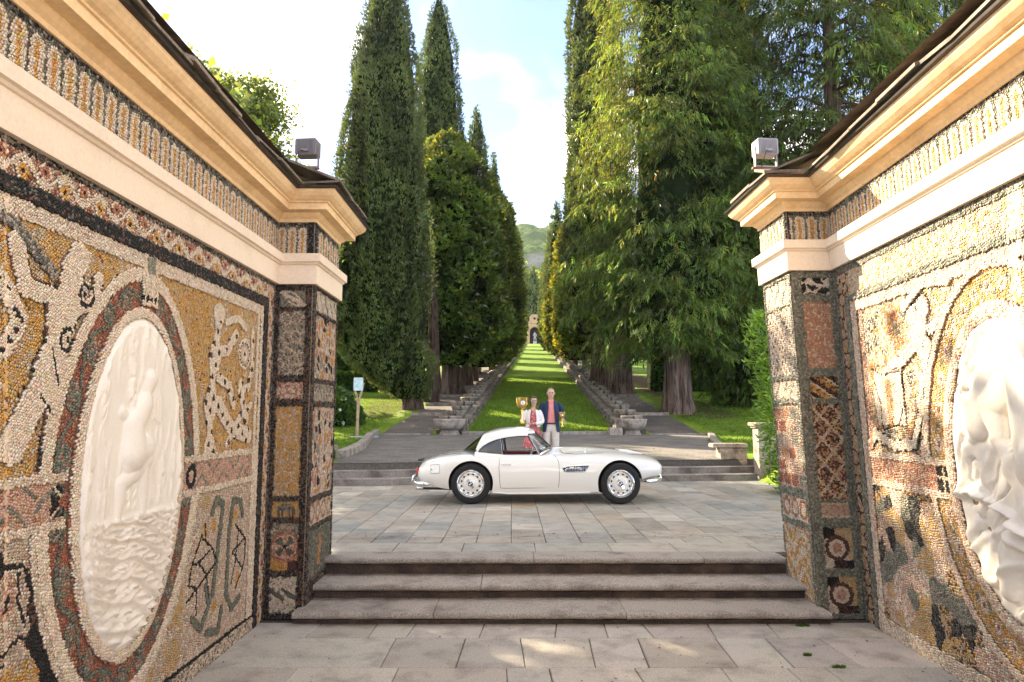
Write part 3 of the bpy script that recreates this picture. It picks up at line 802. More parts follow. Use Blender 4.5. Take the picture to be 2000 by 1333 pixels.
def build_wall(side, label):
    Lft = side < 0
    root = empty('mosaic_wall', (-2.8, 5.0, 0) if Lft else (3.9, 5.0, 0))
    tag(root, label, 'mosaic wall', 'mosaic garden walls flanking the steps')
    inv = Matrix.Translation(-Vector(root.location))
    if Lft:
        path = [(-2.29, -2.5), (-2.29, 6.52), (-1.93, 6.52), (-1.93, 7.43), (-3.3, 7.43)]
        zb, bh, fh, ch = 3.12, .292, .325, .268
        lean = lambda A: A
    else:
        path = [(2.844, -2.5), (3.25, 6.52), (2.84, 6.52), (2.84, 7.22), (4.4, 7.22)]
        zb, bh, fh, ch = 3.255, .292, .300, .268
        def lean(A):
            A = np.array(A, float); A[..., 0] -= .040 * A[..., 2]; return A
    zf = zb + bh; zc = zf + fh
    s = 1 if Lft else -1
    off = np.array(root.location)
    def rel(A): return lean(np.asarray(A, float)) - off
    # body of the wall
    back = [(-3.3, -2.5)] if Lft else [(4.4, -2.5)]
    poly = path + back
    n = len(poly)
    V = [(x, y, 0) for x, y in poly] + [(x, y, zc + .2) for x, y in poly]
    F = [tuple(range(n)), tuple(range(2 * n - 1, n - 1, -1))] + [((i + 1) % n, i, n + i, n + (i + 1) % n) for i in range(n)]
    o = mk('wall_body', rel(V), F, M['grout'], root)
    bm = bmesh.new(); bm.from_mesh(o.data); bmesh.ops.recalc_face_normals(bm, faces=bm.faces); bm.to_mesh(o.data); bm.free()
    # mouldings
    V, F = sweep(path, BAND, zb, s); mk('architrave_band', rel(V), F, M['band'], root)
    V, F = sweep(path, CORN, zc, s); mk('cornice', rel(V), F, M['cornice'], root)
    V, F = sweep(path, GUTT, zc, s); mk('gutter', rel(V), F, M['gutter'], root)
    # roof slabs along the eaves, two courses
    rg = random.Random(5 if Lft else 6)
    for course, (d0, dep, zz) in enumerate(((.30, .50, .284), (.0, .50, .40))):
        pl = offset_path(path[:4], d0 * s)
        for i in range(3):
            a, b = pl[i], pl[i + 1]; e = (b - a); ln = e.length; e.normalize(); nn = Vector((e.y, -e.x)) * s
            if i == 0: t = ln - 7.6; 
            else: t = 0.0
            if course and i == 1: continue
            dp = .24 if i == 1 else dep
            while t < ln - .02:
                w = min(rg.uniform(.34, .52), ln - t)
                if ln - t - w < .15: w = ln - t
                p0 = a + e * max(t - .012, 0 if i else -9); p1 = a + e * min(t + w + .012, ln)
                jz = rg.uniform(-.006, .016) + zz + zc; th = rg.uniform(.016, .030); jo = rg.uniform(-.02, .025); rise = .42
                tw = rg.uniform(-.012, .012); lap = .012 * (int(t * 7) % 2)
                Vv = []
                for zoff in (0, th):
                    for p, tt in ((p0, -tw), (p1, tw)):
                        q = p + nn * jo; Vv.append((q.x, q.y, jz + zoff + tt + lap))
                        q = p - nn * dp; Vv.append((q.x, q.y, jz + zoff + tt + lap + (dp) * rise))
                m = MB().add([tuple(v) for v in rel(Vv)], [(0, 1, 3, 2), (4, 6, 7, 5), (0, 2, 6, 4), (1, 5, 7, 3), (0, 4, 5, 1), (2, 3, 7, 6)])
                m.build('roof_slab', M['roof'], root, tint=[rg.uniform(.7, 1.35)] * 3)
                t += w
    # ridge cover so that the top is closed
    m = MB()
    if Lft: Vv = [(-2.1, -2.5, zc + .5), (-2.1, 7.2, zc + .5), (-2.9, 7.2, zc + .78), (-2.9, -2.5, zc + .78), (-3.75, 7.7, zc + .35), (-3.75, -2.5, zc + .35)]
    else: Vv = [(2.75, -2.5, zc + .5), (3.0, 7.0, zc + .5), (3.75, 7.0, zc + .78), (3.75, -2.5, zc + .78), (4.9, 7.5, zc + .35), (4.9, -2.5, zc + .35)]
    m.add(rel(Vv), [(0, 1, 2, 3), (3, 2, 4, 5)]); m.build('roof_back', M['roof'], root, tint=[.9] * 3)
    # stones
    allX = []; allC = []; allP = []
    def face(*a):
        X, c, p = stones(*a, xf=lambda A: lean(A)); allX.append(X); allC.append(c); allP.append(lean(p))
    rel_off = off
    if Lft:
        bl = ('black', 'dgrey', 'black', 'brown')
        face((-2.29, 0, 0), (0, 1, 0), (0, 0, 1), (1, 0, 0), 2.55, 6.50, 0, 3.12, lambda u, v: left_pic(u, v, 11), .0165, 1)
        pf = [(2.90, 3.065, 'leaf'), (2.245, 2.865, 'greyblock'), (2.015, 2.18, 'pinkblock'), (1.11, 1.95, 'ochreblock'), (.915, 1.06, 'animal'), (.43, .86, 'rosette'), (.05, .38, 'greenwhite')]
        ps = [(2.88, 3.09, 'wleaf'), (2.22, 2.85, 'pebbles'), (2.0, 2.18, 'greyblock'), (1.08, 1.95, 'pebbles'), (.81, 1.03, 'ovals'), (.30, .77, 'greenfig')]
        face((-2.29, 6.52, 0), (1, 0, 0), (0, 0, 1), (0, -1, 0), 0, .36, 0, 3.12, lambda u, v: pilaster_pic(u, v, 12, .36, 3.12, bl, pf, .05, .06), .0160, 2)
        face((-1.93, 6.52, 0), (0, 1, 0), (0, 0, 1), (1, 0, 0), 0, .91, 0, 3.12, lambda u, v: pilaster_pic(u, v, 13, .91, 3.12, bl, ps, .09, .03), .0235, 3)
        face((-2.29, 0, 0), (0, 1, 0), (0, 0, 1), (1, 0, 0), 2.55, 6.50, zf, zc, lambda u, v: frieze_pic(u, v, 14, zf, fh), .0168, 4)
        face((-2.29, 6.52, 0), (1, 0, 0), (0, 0, 1), (0, -1, 0), .0, .36, zf, zc, lambda u, v: frieze_pic(u, v, 15, zf, fh, .10, .005, (0, .30)), .015, 5)
        face((-1.93, 6.52, 0), (0, 1, 0), (0, 0, 1), (1, 0, 0), 0, .91, zf, zc, lambda u, v: frieze_pic(u, v, 16, zf, fh, .19, .08, (.06, 2)), .024, 6)
    else:
        gr = ('green', 'grey', 'dgrey', 'green')
        UR = (.045, 1, 0); OR = (3.25 - .045 * 6.52, 0, 0); NR = (-1, .045, 0)
        face(OR, UR, (0, 0, 1), NR, 3.6, 6.50, 0, zb, lambda u, v: right_pic(u, v, 21), .0182, 7)
        pf = [(3.03, 3.185, 'blackcrack'), (2.31, 2.95, 'salmon'), (2.02, 2.23, 'diag'), (1.08, 1.97, 'lattice'), (.91, 1.05, 'pinkflat'), (.45, .82, 'target'), (.05, .38, 'target')]
        ps = [(2.95, 3.2, 'wleaf'), (2.26, 2.93, 'whitespots'), (2.02, 2.21, 'wleaf'), (1.15, 1.97, 'bricks'), (.84, 1.07, 'ovals'), (.06, .79, 'ochrewave')]
        face((2.84, 6.52, 0), (1, 0, 0), (0, 0, 1), (0, -1, 0), 0, .41, 0, zb, lambda u, v: pilaster_pic(u, v, 22, .41, zb, gr, pf, .085, .055), .0165, 8)
        face((2.84, 6.52, 0), (0, 1, 0), (0, 0, 1), (-1, 0, 0), 0, .70, 0, zb, lambda u, v: pilaster_pic(u, v, 23, .70, zb, gr, ps, .06, .02), .0235, 9)
        face(OR, UR, (0, 0, 1), NR, 3.6, 6.50, zf, zc, lambda u, v: frieze_pic(u, v, 24, zf, fh), .0168, 10)
        face((2.84, 6.52, 0), (1, 0, 0), (0, 0, 1), (0, -1, 0), 0, .41, zf, zc, lambda u, v: frieze_pic(u, v, 25, zf, fh, .12, .06, (.02, 1)), .0155, 11)
        face((2.84, 6.52, 0), (0, 1, 0), (0, 0, 1), (-1, 0, 0), 0, .70, zf, zc, lambda u, v: frieze_pic(u, v, 26, zf, fh, .17, .05, (.05, 2)), .024, 12)
    flips = []
    # the 290 stones that show largest are objects of their own, the rest one part
    Xm, Cm, Pm = allX[0], allC[0], allP[0]
    q = Pm - np.array([0, 0, 1.86])
    th = R(6.228); zc_ = q[:, 1] * math.cos(th) + q[:, 2] * math.sin(th); up = -q[:, 1] * math.sin(th) + q[:, 2] * math.cos(th)
    sx, sy = q[:, 0] / zc_, up / zc_
    vis = (np.abs(sx) < .745) & (np.abs(sy) < .495)
    order = np.argsort(np.where(vis, zc_, 99))
    pick = order[:290]; rest = np.setdiff1d(np.arange(len(Xm)), pick)
    fl = {True: ([], []), False: ([], [])}
    # winding: U x V against the normal of the face
    def wind(k): return {0: not Lft}.get(k, None)
    parts = [(Xm[rest], Cm[rest], 0)] + [(allX[k], allC[k], k) for k in range(1, len(allX))]
    Xa = np.concatenate([p[0] for p in parts]); Ca = np.concatenate([p[1] for p in parts])
    o = stone_mesh('mosaic_stones', Xa - off, Ca, root)
    tag(o, kind='stuff')
    for k in pick:
        c = Xm[k].mean(0)
        o = mk('stone', Xm[k] - c, [tuple(f) for f in SIDE] + [tuple(range(1, 7))], M['tessera'], root, tint=np.tile(Cm[k], (7, 1)))
        o.location = c - off
    return root, rel

wall_l, rel_l = build_wall(-1, 'mosaic garden wall with tall oval water nymph relief and black pebble borders')
wall_r, rel_r = build_wall(1, 'sunlit mosaic garden wall with grey green borders and draped figure relief')

# ------------------------------------------------------------------ white oval reliefs
def smin(a, b, k):
    h = np.clip(.5 + .5 * (b - a) / k, 0, 1); return b * (1 - h) + a * h - k * h * (1 - h)

def limb(u, z, pts, rad):
    """height of a rounded limb along a polyline with changing radius"""
    H = np.zeros_like(u)
    for (a, b, r0), (c, e, r1) in zip([(*p, r) for p, r in zip(pts[:-1], rad[:-1])], [(*p, r) for p, r in zip(pts[1:], rad[1:])]):
        lx, ly = c - a, e - b
        t = np.clip(((u - a) * lx + (z - b) * ly) / (lx * lx + ly * ly), 0, 1)
        d = np.hypot(u - a - t * lx, z - b - t * ly); r = r0 + (r1 - r0) * t
        H = np.maximum(H, np.sqrt(np.maximum(1 - (d / r) ** 2, 0)) * r * .62)
    return H

def relief_left(u, z):
    x = u - 4.18
    n = fbm(np.c_[u * 14, z * 4], 4)
    H = .018 + .014 * n
    fall = np.clip((z - 1.25) / .1, 0, 1)
    H = H + fall * (.006 * np.sin(u * 52 + 14 * fbm(np.c_[u * 3, z * 1.6], 8)) * fbm(np.c_[u * 6, z * 2.2], 9) + .030 * fbm(np.c_[u * 16, z * 2.6], 14) + .012 * fbm(np.c_[u * 38, z * 7], 15) - .012)
    rg1 = np.abs(fbm(np.c_[u * 11 + 3 * fbm(np.c_[u * 4, z * 4], 77), z * 3.2], 71) - .5); rg2 = np.abs(fbm(np.c_[u * 26, z * 8], 72) - .5)
    H = H + fall * (-.028 * np.clip(1 - rg1 / .05, 0, 1) - .010 * np.clip(1 - rg2 / .05, 0, 1))
    bodyH = np.zeros_like(u)
    for pts, rad in (([(4.20, 1.93), (4.09, 1.80), (4.10, 1.64)], [.085, .10, .125]), ([(4.10, 1.64), (4.22, 1.66)], [.12, .10]), ([(4.06, 1.58), (4.24, 1.60), (4.08, 1.50)], [.075, .085, .06]),
                     ([(4.22, 1.55), (4.0, 1.47), (3.99, 1.28)], [.07, .055, .038]), ([(4.22, 1.54), (4.25, 1.38), (4.26, 1.26)], [.07, .05, .035]),
                     ([(3.97, 1.88), (4.13, 1.785), (4.27, 1.88)], [.042, .036, .03]), ([(4.22, 1.99), (4.25, 2.08)], [.05, .075])):
        bodyH = np.maximum(bodyH, limb(u, z, pts, rad))
    H = np.maximum(H, bodyH + .02 * (bodyH > 0))
    for k in range(9):
        x0 = 4.16 + .022 * k
        H = np.maximum(H, limb(u, z, [(x0, 2.33 - .01 * k), (x0 + .03 * math.sin(k), 2.12), (x0 - .05 + .012 * k, 1.98 - .02 * (k % 3))], [.018, .016, .006]) + .03)
    zz = z + .018 * np.sin(u * 13) + .03 * fbm(np.c_[u * 6, z * 5], 11)
    ph = zz / (.055 + .03 * np.clip(1.3 - z, 0, 1)) + 1.1 * np.abs(x) * 2
    ph = ph + .55 * np.sin(u * 17 + np.floor(ph) * 2.3)
    fr = np.mod(ph, 1)
    amp = .6 + .8 * fbm(np.c_[u * 8, z * 10], 12)
    wv = .034 * amp * (np.clip(fr / .8, 0, 1) ** 2 * (fr < .8) + (fr >= .8) * (1 - (fr - .8) / .2))
    H = np.where(z < 1.26, .018 + wv + .012 * n, H)
    H = np.maximum(H, (np.abs(z - 1.26) < .03) * (.045 - np.abs(z - 1.26)))
    return H

def relief_right(u, z):
    n = fbm(np.c_[u * 7, z * 5], 41)
    H = .015 + .02 * n
    fold = np.abs(np.sin(u * 34 + 3 * z + 2.5 * fbm(np.c_[u * 2, z * 2], 42)))
    H = H + np.clip((z - 2.15) / .15, 0, 1) * .045 * fold * (u > 4.28)
    for c in ((4.54, 2.23), (4.47, 2.18), (4.61, 2.07), (4.50, 2.07), (4.40, 2.20)):
        H = np.maximum(H, np.sqrt(np.maximum(.045 ** 2 - (u - c[0]) ** 2 - (z - c[1]) ** 2, 0)) + .02 * (np.hypot(u - c[0], z - c[1]) < .045))
    bodyH = np.zeros_like(u)
    for pts, rad in (([(4.02, 2.42), (4.28, 2.16), (4.50, 1.80), (4.56, 1.72)], [.16, .14, .11, .05]), ([(4.02, 2.10), (4.33, 1.95), (4.30, 1.74)], [.15, .13, .08]), ([(3.95, 2.2), (3.9, 1.6)], [.2, .22]),
                     ([(4.3, 1.72), (4.18, 1.5), (4.1, 1.2)], [.07, .07, .06]), ([(3.95, 1.3), (4.3, 1.0), (4.35, .8)], [.14, .12, .08])):
        bodyH = np.maximum(bodyH, limb(u, z, pts, rad))
    H = np.maximum(H, bodyH + .02 * (bodyH > 0))
    rg1 = np.abs(fbm(np.c_[u * 5 + z * 3, z * 2.4 - u * 2], 81) - .5); H = H - .030 * np.clip(1 - rg1 / .045, 0, 1) * (bodyH < .02)
    lowf = np.clip((1.75 - z) / .1, 0, 1)
    dr = np.sin((u * 1.0 + z * .55) * 26 + 4 * fbm(np.c_[u * 3, z * 3], 44)) * .5 + .5
    H = H + lowf * .028 * dr ** 2
    e = z - (1.24 + .10 * np.sin((u - 4.25) * 4))
    H = H + .05 * np.exp(-(e / .022) ** 2) - .02 * np.exp(-((e + .05) / .03) ** 2)
    for k in range(4):
        e = z - (1.02 - .17 * k + .12 * np.sin((u - 4.0) * 5 + k)); H = H + .03 * np.exp(-(e / .03) ** 2)
    return H

def build_relief(o, fn, root, origin, U, Nn, xf, rings=90, segs=240):
    rr = np.linspace(0, 1, rings + 1)[1:] ** .75; th = np.linspace(0, 2 * np.pi, segs, endpoint=False)
    Rr, T = np.meshgrid(rr, th, indexing='ij')
    u = np.r_[o['u'], (o['u'] + o['a'] * Rr * np.cos(T)).ravel()]; z = np.r_[o['z'], (o['z'] + o['b'] * Rr * np.sin(T)).ravel()]
    e = np.r_[0, Rr.ravel()]
    H = fn(u, z) * np.clip((1 - e) / .06, .15, 1)
    Pw = np.array(origin) + u[:, None] * np.array(U) + z[:, None] * np.array((0, 0, 1.)) + (H + .004)[:, None] * np.array(Nn)
    F = []
    for k in range(segs): F.append((0, 1 + k, 1 + (k + 1) % segs))
    for i in range(rings - 1):
        for k in range(segs):
            k2 = (k + 1) % segs
            F.append((1 + i * segs + k, 1 + (i + 1) * segs + k, 1 + (i + 1) * segs + k2, 1 + i * segs + k2))
    ob = mk('oval_relief', xf(Pw), F, M['marble'], root, smooth=True)
    return ob
build_relief(OVL, relief_left, wall_l, (-2.29, 0, 0), (0, 1, 0), (1, 0, 0), rel_l)
build_relief(OVR, relief_right, wall_r, (3.25 - .045 * 6.52, 0, 0), (.045, 1, 0), (-1, .045, 0), rel_r)

# ------------------------------------------------------------------ floodlights on the pilaster roofs
M['lamp_grey'] = simple('lamp_housing', (0.34, 0.31, 0.31), 0.5, metal=0.3, var=0.06)
M['lamp_dark'] = simple('lamp_dark', (0.18, 0.16, 0.16), 0.5, metal=0.3, var=0.06)
M['rust'] = simple('rusty_bar', (0.16, 0.07, 0.04), 0.8, var=0.4, scale=20)
def floodlight(loc, label, yaw, dark, bar, parent_mat):
    root = empty('floodlight', loc); root.rotation_euler = (0, 0, yaw)
    tag(root, label, 'floodlight', 'floodlights on the wall ends')
    mat = M['lamp_dark'] if dark else M['lamp_grey']
    m = MB(); w = .135
    root.scale = (.72, .72, .72)
    prof = [(-w, -.11), (w, -.11), (w + .012, -.09), (w + .012, .10), (w, .12), (-w, .12), (-w - .012, .10), (-w - .012, -.09)]
    m.prism([(a, b + .27) for a, b in prof], -.085, .10)
    m.prism([(a * .8, b * .8 + .27) for a, b in prof], .10, .15)
    m.build('housing', mat, root)
    for k in range(15):
        f = MB(); x = -.12 + k * .24 / 14
        f.box(x - .004, x + .004, -.100, -.0845, .175, .375); f.build('cooling_fin', mat, root)
    m = MB()
    for sx in (-1, 1): m.box(sx * .155 - .008, sx * .155 + .008, -.02, .02, .02, .29)
    m.box(-.163, .163, -.02, .02, .0, .02); m.build('bracket', mat, root)
    m = MB(); m.box(-.05, .05, -.115, -.1005, .20, .232); m.build('terminal_box', mat, root)
    m = MB(); m.tube([(-.02, -.115, .21), (-.06, -.15, .18), (-.09, -.14, .10), (-.09, -.12, .03), (-.11, -.08, -.02)], .006, 6); m.build('cable', M['gutter'], root)
    m = MB()
    if bar: m.box(-.20, .52, -.03, .03, -.03, -.002)
    else: m.box(-.24, .17, -.025, .025, -.022, -.002)
    m.build('mounting_bar', M['rust'], root)
    return root
floodlight((-2.02, 6.50, 4.285), 'dark floodlight on the roof end of the left wall against bright sky', R(-4), True, False, None)
floodlight((2.55, 6.62, 4.335), 'pale grey floodlight on the right pilaster roof before dark trees', R(6), False, True, None)
# ================================================================== ground, floor, steps
AXW = 0.0323                       # the avenue runs a touch to the right
def ax_x(Y): return 1.15 + AXW * (Y - 27.0)
def back_y(X): return 14.9 + .146 * X          # foot line of the garden steps
def prof(Y):
    Y = np.asarray(Y, float)
    a = .835 + .0243 * (Y - 15.7); b = 1.11 + .122 * (Y - 27.0)
    k = .8
    return np.log(np.exp(k * np.clip(a - 1.1, -20, 40)) + np.exp(k * np.clip(b - 1.1, -20, 40)) - 0.0) / k * 0 + np.where(Y > 27, b, a)
def ground_z(X, Y):
    return prof(Y)

def wob(P, s, seed): return fbm(np.c_[P[:, 0] * s, P[:, 1] * s], seed)

# terrain sheet (lawn): from the garden steps out to the horizon
ys = np.r_[np.arange(13.2, 30, .4), np.arange(30, 90, 1.2), np.arange(90, 320, 6), [340, 380, 430]]
xs = np.r_[[-500, -260, -140, -90, -60], np.arange(-45, 46, .75), [60, 90, 140, 260, 500, 700]]
XX, YY = np.meshgrid(xs, ys, indexing='ij')
ZZ = ground_z(XX.ravel(), np.minimum(YY.ravel(), 330))
P2 = np.c_[XX.ravel(), YY.ravel()]
side = np.abs(P2[:, 0] - ax_x(P2[:, 1]))
ZZ = ZZ + np.clip((side - 7) / 10, 0, 1) * (fbm(P2 * .09, 61) - .4) * 1.1 * np.clip((P2[:, 1] - 22) / 15, 0, 1)
lowz = (back_y(P2[:, 0]) - P2[:, 1]) > -.9                   # in front of the steps the sheet dips below the terrace
inner = (P2[:, 0] > -4.6) & (P2[:, 0] < 6.0)
ZZ = np.where(P2[:, 1] < 15.2, np.where(inner, .15, ZZ), ZZ)
ZZ = np.where(lowz & inner, .15, ZZ)
nx, ny = len(xs), len(ys)
F = [(i * ny + j, (i + 1) * ny + j, (i + 1) * ny + j + 1, i * ny + j + 1) for i in range(nx - 1) for j in range(ny - 1)]

def lawn_mat():
    m, t, b = nodes_of('lawn')
    b.inputs['Roughness'].default_value = .9; b.inputs['Specular IOR Level'].default_value = .15
    geo = N(t, 'ShaderNodeNewGeometry')
    n1 = N(t, 'ShaderNodeTexNoise', Scale=.45, Detail=6.0); n2 = N(t, 'ShaderNodeTexNoise', Scale=7.0, Detail=10.0, Roughness=.72); n3 = N(t, 'ShaderNodeTexNoise', Scale=1.2, Detail=5.0)
    r = N(t, 'ShaderNodeValToRGB')
    e = r.color_ramp.elements
    e[0].position = .36; e[0].color = (.095, .180, .014, 1); e[1].position = .66; e[1].color = (.190, .270, .022, 1)
    r2 = N(t, 'ShaderNodeMapRange'); r2.inputs['From Min'].default_value = .3; r2.inputs['From Max'].default_value = .7; r2.inputs['To Min'].default_value = .48; r2.inputs['To Max'].default_value = 1.5
    mu = N(t, 'ShaderNodeMix', data_type='RGBA', blend_type='MULTIPLY', Factor=1.0)
    # bare earth under the trees on both sides of the avenue (attribute of the sheet)
    at = N(t, 'ShaderNodeAttribute', attribute_name='earth')
    ad = N(t, 'ShaderNodeMath', operation='ADD'); 
    su = N(t, 'ShaderNodeMapRange'); su.inputs['From Min'].default_value = .80; su.inputs['From Max'].default_value = 1.05
    mx = N(t, 'ShaderNodeMix', data_type='RGBA'); mx.inputs['B'].default_value = (.10, .065, .038, 1)
    l = t.links.new
    for n in (n1, n2, n3): l(geo.outputs['Position'], n.inputs['Vector'])
    l(n1.outputs['Fac'], r.inputs['Fac']); l(n2.outputs['Fac'], r2.inputs['Value'])
    l(r.outputs['Color'], mu.inputs['A']); l(r2.outputs['Result'], mu.inputs['B'])
    l(at.outputs['Fac'], ad.inputs[0]); l(n3.outputs['Fac'], ad.inputs[1]); l(ad.outputs[0], su.inputs['Value'])
    l(su.outputs['Result'], mx.inputs['Factor']); l(mu.outputs['Result'], mx.inputs['A'])
    l(mx.outputs['Result'], b.inputs['Base Color'])
    bp = N(t, 'ShaderNodeBump', Strength=.9, Distance=.05); l(n2.outputs['Fac'], bp.inputs['Height']); l(bp.outputs['Normal'], b.inputs['Normal'])
    return m
M['lawn'] = lawn_mat()
g = mk('ground', np.c_[P2, ZZ], F, M['lawn'], smooth=True); tag(g, kind='structure')
at = g.data.attributes.new('earth', 'FLOAT', 'POINT')
sx_ = P2[:, 0] - ax_x(P2[:, 1])
earth = np.clip(1 - np.abs(np.abs(sx_) - 8.3) / 2.6, 0, 1) * (P2[:, 1] > 31.5) * .75 * (P2[:, 1] < 240)
at.data.foreach_set('value', earth.astype(np.float32))

def ribbon(name, left, right, mat, lift=.012, kind='structure'):
    """strip between two polylines draped on the ground"""
    V = []; n = len(left)
    for (a, b) in (left, right) if False else []: pass
    for (x, y) in left: V.append((x, y, float(prof(y)) + lift))
    for (x, y) in right: V.append((x, y, float(prof(y)) + lift))
    F = [(i, n + i, n + i + 1, i + 1) for i in range(n - 1)]
    return tag(mk(name, V, F, mat), kind=kind)

M['gravel'] = stone('gravel', (.165, .145, .125), (.085, .073, .062), speck=22, stain=1.2, lo=.40, hi=.66, bump=.7, rough=.95, speckle=.45)
M['path'] = stone('path_gravel', (.135, .11, .09), (.065, .05, .04), speck=20, stain=.9, lo=.4, hi=.66, bump=.7, rough=.95, speckle=.4)
# gravel apron above the garden steps
def lerp(a, b, t): return a + (b - a) * t
nl = 14
Lp = [(-3.95, back_y(-3.95) + .62), (-3.95, 15.6), (-4.0, 17.5), (-4.15, 19.5), (-4.55, 22), (-4.95, 24.5), (-5.2, 27.0)]
Rp = [(5.62, back_y(5.62) + .62), (5.62, 16.9), (5.62, 17.9), (5.75, 19.5), (6.3, 22), (7.0, 24.5), (7.6, 27.0)]
V = []; F = []
for i in range(len(Lp)):
    for k in range(nl + 1):
        x = lerp(Lp[i][0], Rp[i][0], k / nl); y = lerp(Lp[i][1], Rp[i][1], k / nl)
        if i == 0: y = back_y(x) + .62
        V.append((x, y, float(prof(y)) + .014 if i else .835))
for i in range(len(Lp) - 1):
    for k in range(nl):
        a = i * (nl + 1) + k; F.append((a, a + 1, a + nl + 2, a + nl + 1))
tag(mk('gravel_apron', V, F, M['gravel']), kind='structure')
# side paths next to the water chains
for s in (-1, 1):
    yy = [27.0, 30, 34, 40, 48, 58, 70, 90, 120, 160, 200, 240]
    a = [(ax_x(y) + s * 4.35, y) for y in yy]; b = [(ax_x(y) + s * (6.1 if y > 30 else 6.3), y) for y in yy]
    if s > 0: a, b = a, b
    ribbon('garden_path', a if s > 0 else b, b if s > 0 else a, M['path'])

# terrace base and lower floor base (mortar bed the slabs lie in)
tb = mk('terrace', [(-9, 7.5, .376), (9.5, 7.5, .376), (9.5, back_y(9.5) + .05, .376), (-9, back_y(-9) + .05, .376), (-9, 7.5, -.3), (9.5, 7.5, -.3)], [(0, 1, 2, 3), (0, 4, 5, 1)], M['mortar']); tag(tb, kind='structure')
fl = mk('floor', [(-2.6, -2.5, -.012), (3.5, -2.5, -.012), (3.5, 6.66, -.012), (-2.6, 6.66, -.012)], [(0, 1, 2, 3)], M['mortar']); tag(fl, kind='structure')

def slab_mesh(name, x0, x1, y0, y1, z1, th, mat, parent, tint, rg, gap=.006, j=.004, bev=.006, skew=(0, 0)):
    g = gap / 2
    c = [(x0 + g, y0 + g), (x1 - g, y0 + g), (x1 - g + skew[1], y1 - g), (x0 + g + skew[0], y1 - g)]
    c = [(a + rg.uniform(-j, j), b + rg.uniform(-j, j)) for a, b in c]
    cx = sum(p[0] for p in c) / 4; cy = sum(p[1] for p in c) / 4
    tz = [z1 + rg.uniform(-.0025, .0025) for _ in c]
    V = [(a - cx, b - cy, -th) for a, b in c] + [(a - cx, b - cy, tz[i] - z1 - bev) for i, (a, b) in enumerate(c)]
    V += [((a - cx) - math.copysign(bev, a - cx), (b - cy) - math.copysign(bev, b - cy), tz[i] - z1) for i, (a, b) in enumerate(c)]
    F = [(8, 9, 10, 11)] + [(i, (i + 1) % 4, 4 + (i + 1) % 4, 4 + i) for i in range(4)] + [(4 + i, 4 + (i + 1) % 4, 8 + (i + 1) % 4, 8 + i) for i in range(4)]
    o = mk(name, V, F, mat, parent, tint=[tint] * 12); o.location = (cx, cy, z1)
    return o

# lower floor: broad slabs in cross rows
rg = random.Random(3)
rows = [(6.40, 5.975, [-2.35, -1.75, -1.22, -.90, -.28, .36, .81, 1.20, 1.72, 2.25, 2.72, 3.3]), (5.975, 5.295, [-2.40, -.98, -.42, .10, .62, 1.02, 1.68, 2.10, 2.62, 3.25]),
        (5.295, 4.62, [-2.40, -1.62, -.85, -.02, .30, .95, 1.55, 2.05, 2.35, 3.25])]
y = 4.62
while y > 1.5:
    d = rg.uniform(.6, .75); xs_ = [-2.4]
    while xs_[-1] < 3.1: xs_.append(min(xs_[-1] + rg.uniform(.45, .9), 3.25))
    rows.append((y, y - d, xs_)); y -= d
for (y1, y0, xr) in rows:
    sk = [rg.uniform(-.045, .045) for _ in xr]
    for q, (a, b) in enumerate(zip(xr[:-1], xr[1:])):
        v = rg.uniform(.86, 1.12); t = (v * rg.uniform(.97, 1.04), v, v * rg.uniform(.95, 1.03))
        slab_mesh('floor_slab', a, b, y0, y1, 0.0, .03, M['slab'], fl, t, rg, gap=.008, j=.003, skew=(sk[q], sk[q + 1]))
o_mortar = None

# front steps: three treads of long blocks with a rolled nose over dark risers
steps = empty('entrance_steps', (0.4, 6.7, 0)); tag(steps, kind='structure')
def nose_prof(y0, y1, z, th=.058):
    r = th / 2; P = [(y1, z - th), (y0 + r, z - th)]
    for k in range(9):
        a = -math.pi / 2 - math.pi * k / 8
        P.append((y0 + r + r * math.cos(a) * 1.05, z - r + r * math.sin(a)))
    P += [(y1, z)]
    return P
def step_block(name, prof_, x0, x1, mat, parent, tint, seed, rough=.004):
    n = max(3, int((x1 - x0) / .06)); V = []; F = []; k = len(prof_)
    for i in range(n + 1):
        x = lerp(x0, x1, i / n)
        for (yy, zz) in prof_: V.append((x, yy, zz))
    V = np.array(V)
    d = (fbm(np.c_[V[:, 0] * 7, V[:, 1] * 7 + V[:, 2] * 9], seed) - .5) * 2 * rough
    e = (fbm(np.c_[V[:, 0] * 1.3, V[:, 1] * 2], seed + 5) - .5) * .010
    V[:, 2] += d + e * (V[:, 2] > prof_[0][1] + .02); V[:, 1] += d
    for i in range(n):
        for q in range(k):
            q2 = (q + 1) % k; F.append((i * k + q, i * k + q2, (i + 1) * k + q2, (i + 1) * k + q))
    F.append(tuple(range(k))[::-1]); F.append(tuple(n * k + q for q in range(k)))
    o = mk(name, V - np.array(parent.location), F, mat, parent, tint=[tint] * len(V), smooth=True, sharp=50)
    bm = bmesh.new(); bm.from_mesh(o.data); bmesh.ops.recalc_face_normals(bm, faces=bm.faces); bm.to_mesh(o.data); bm.free()
    return o
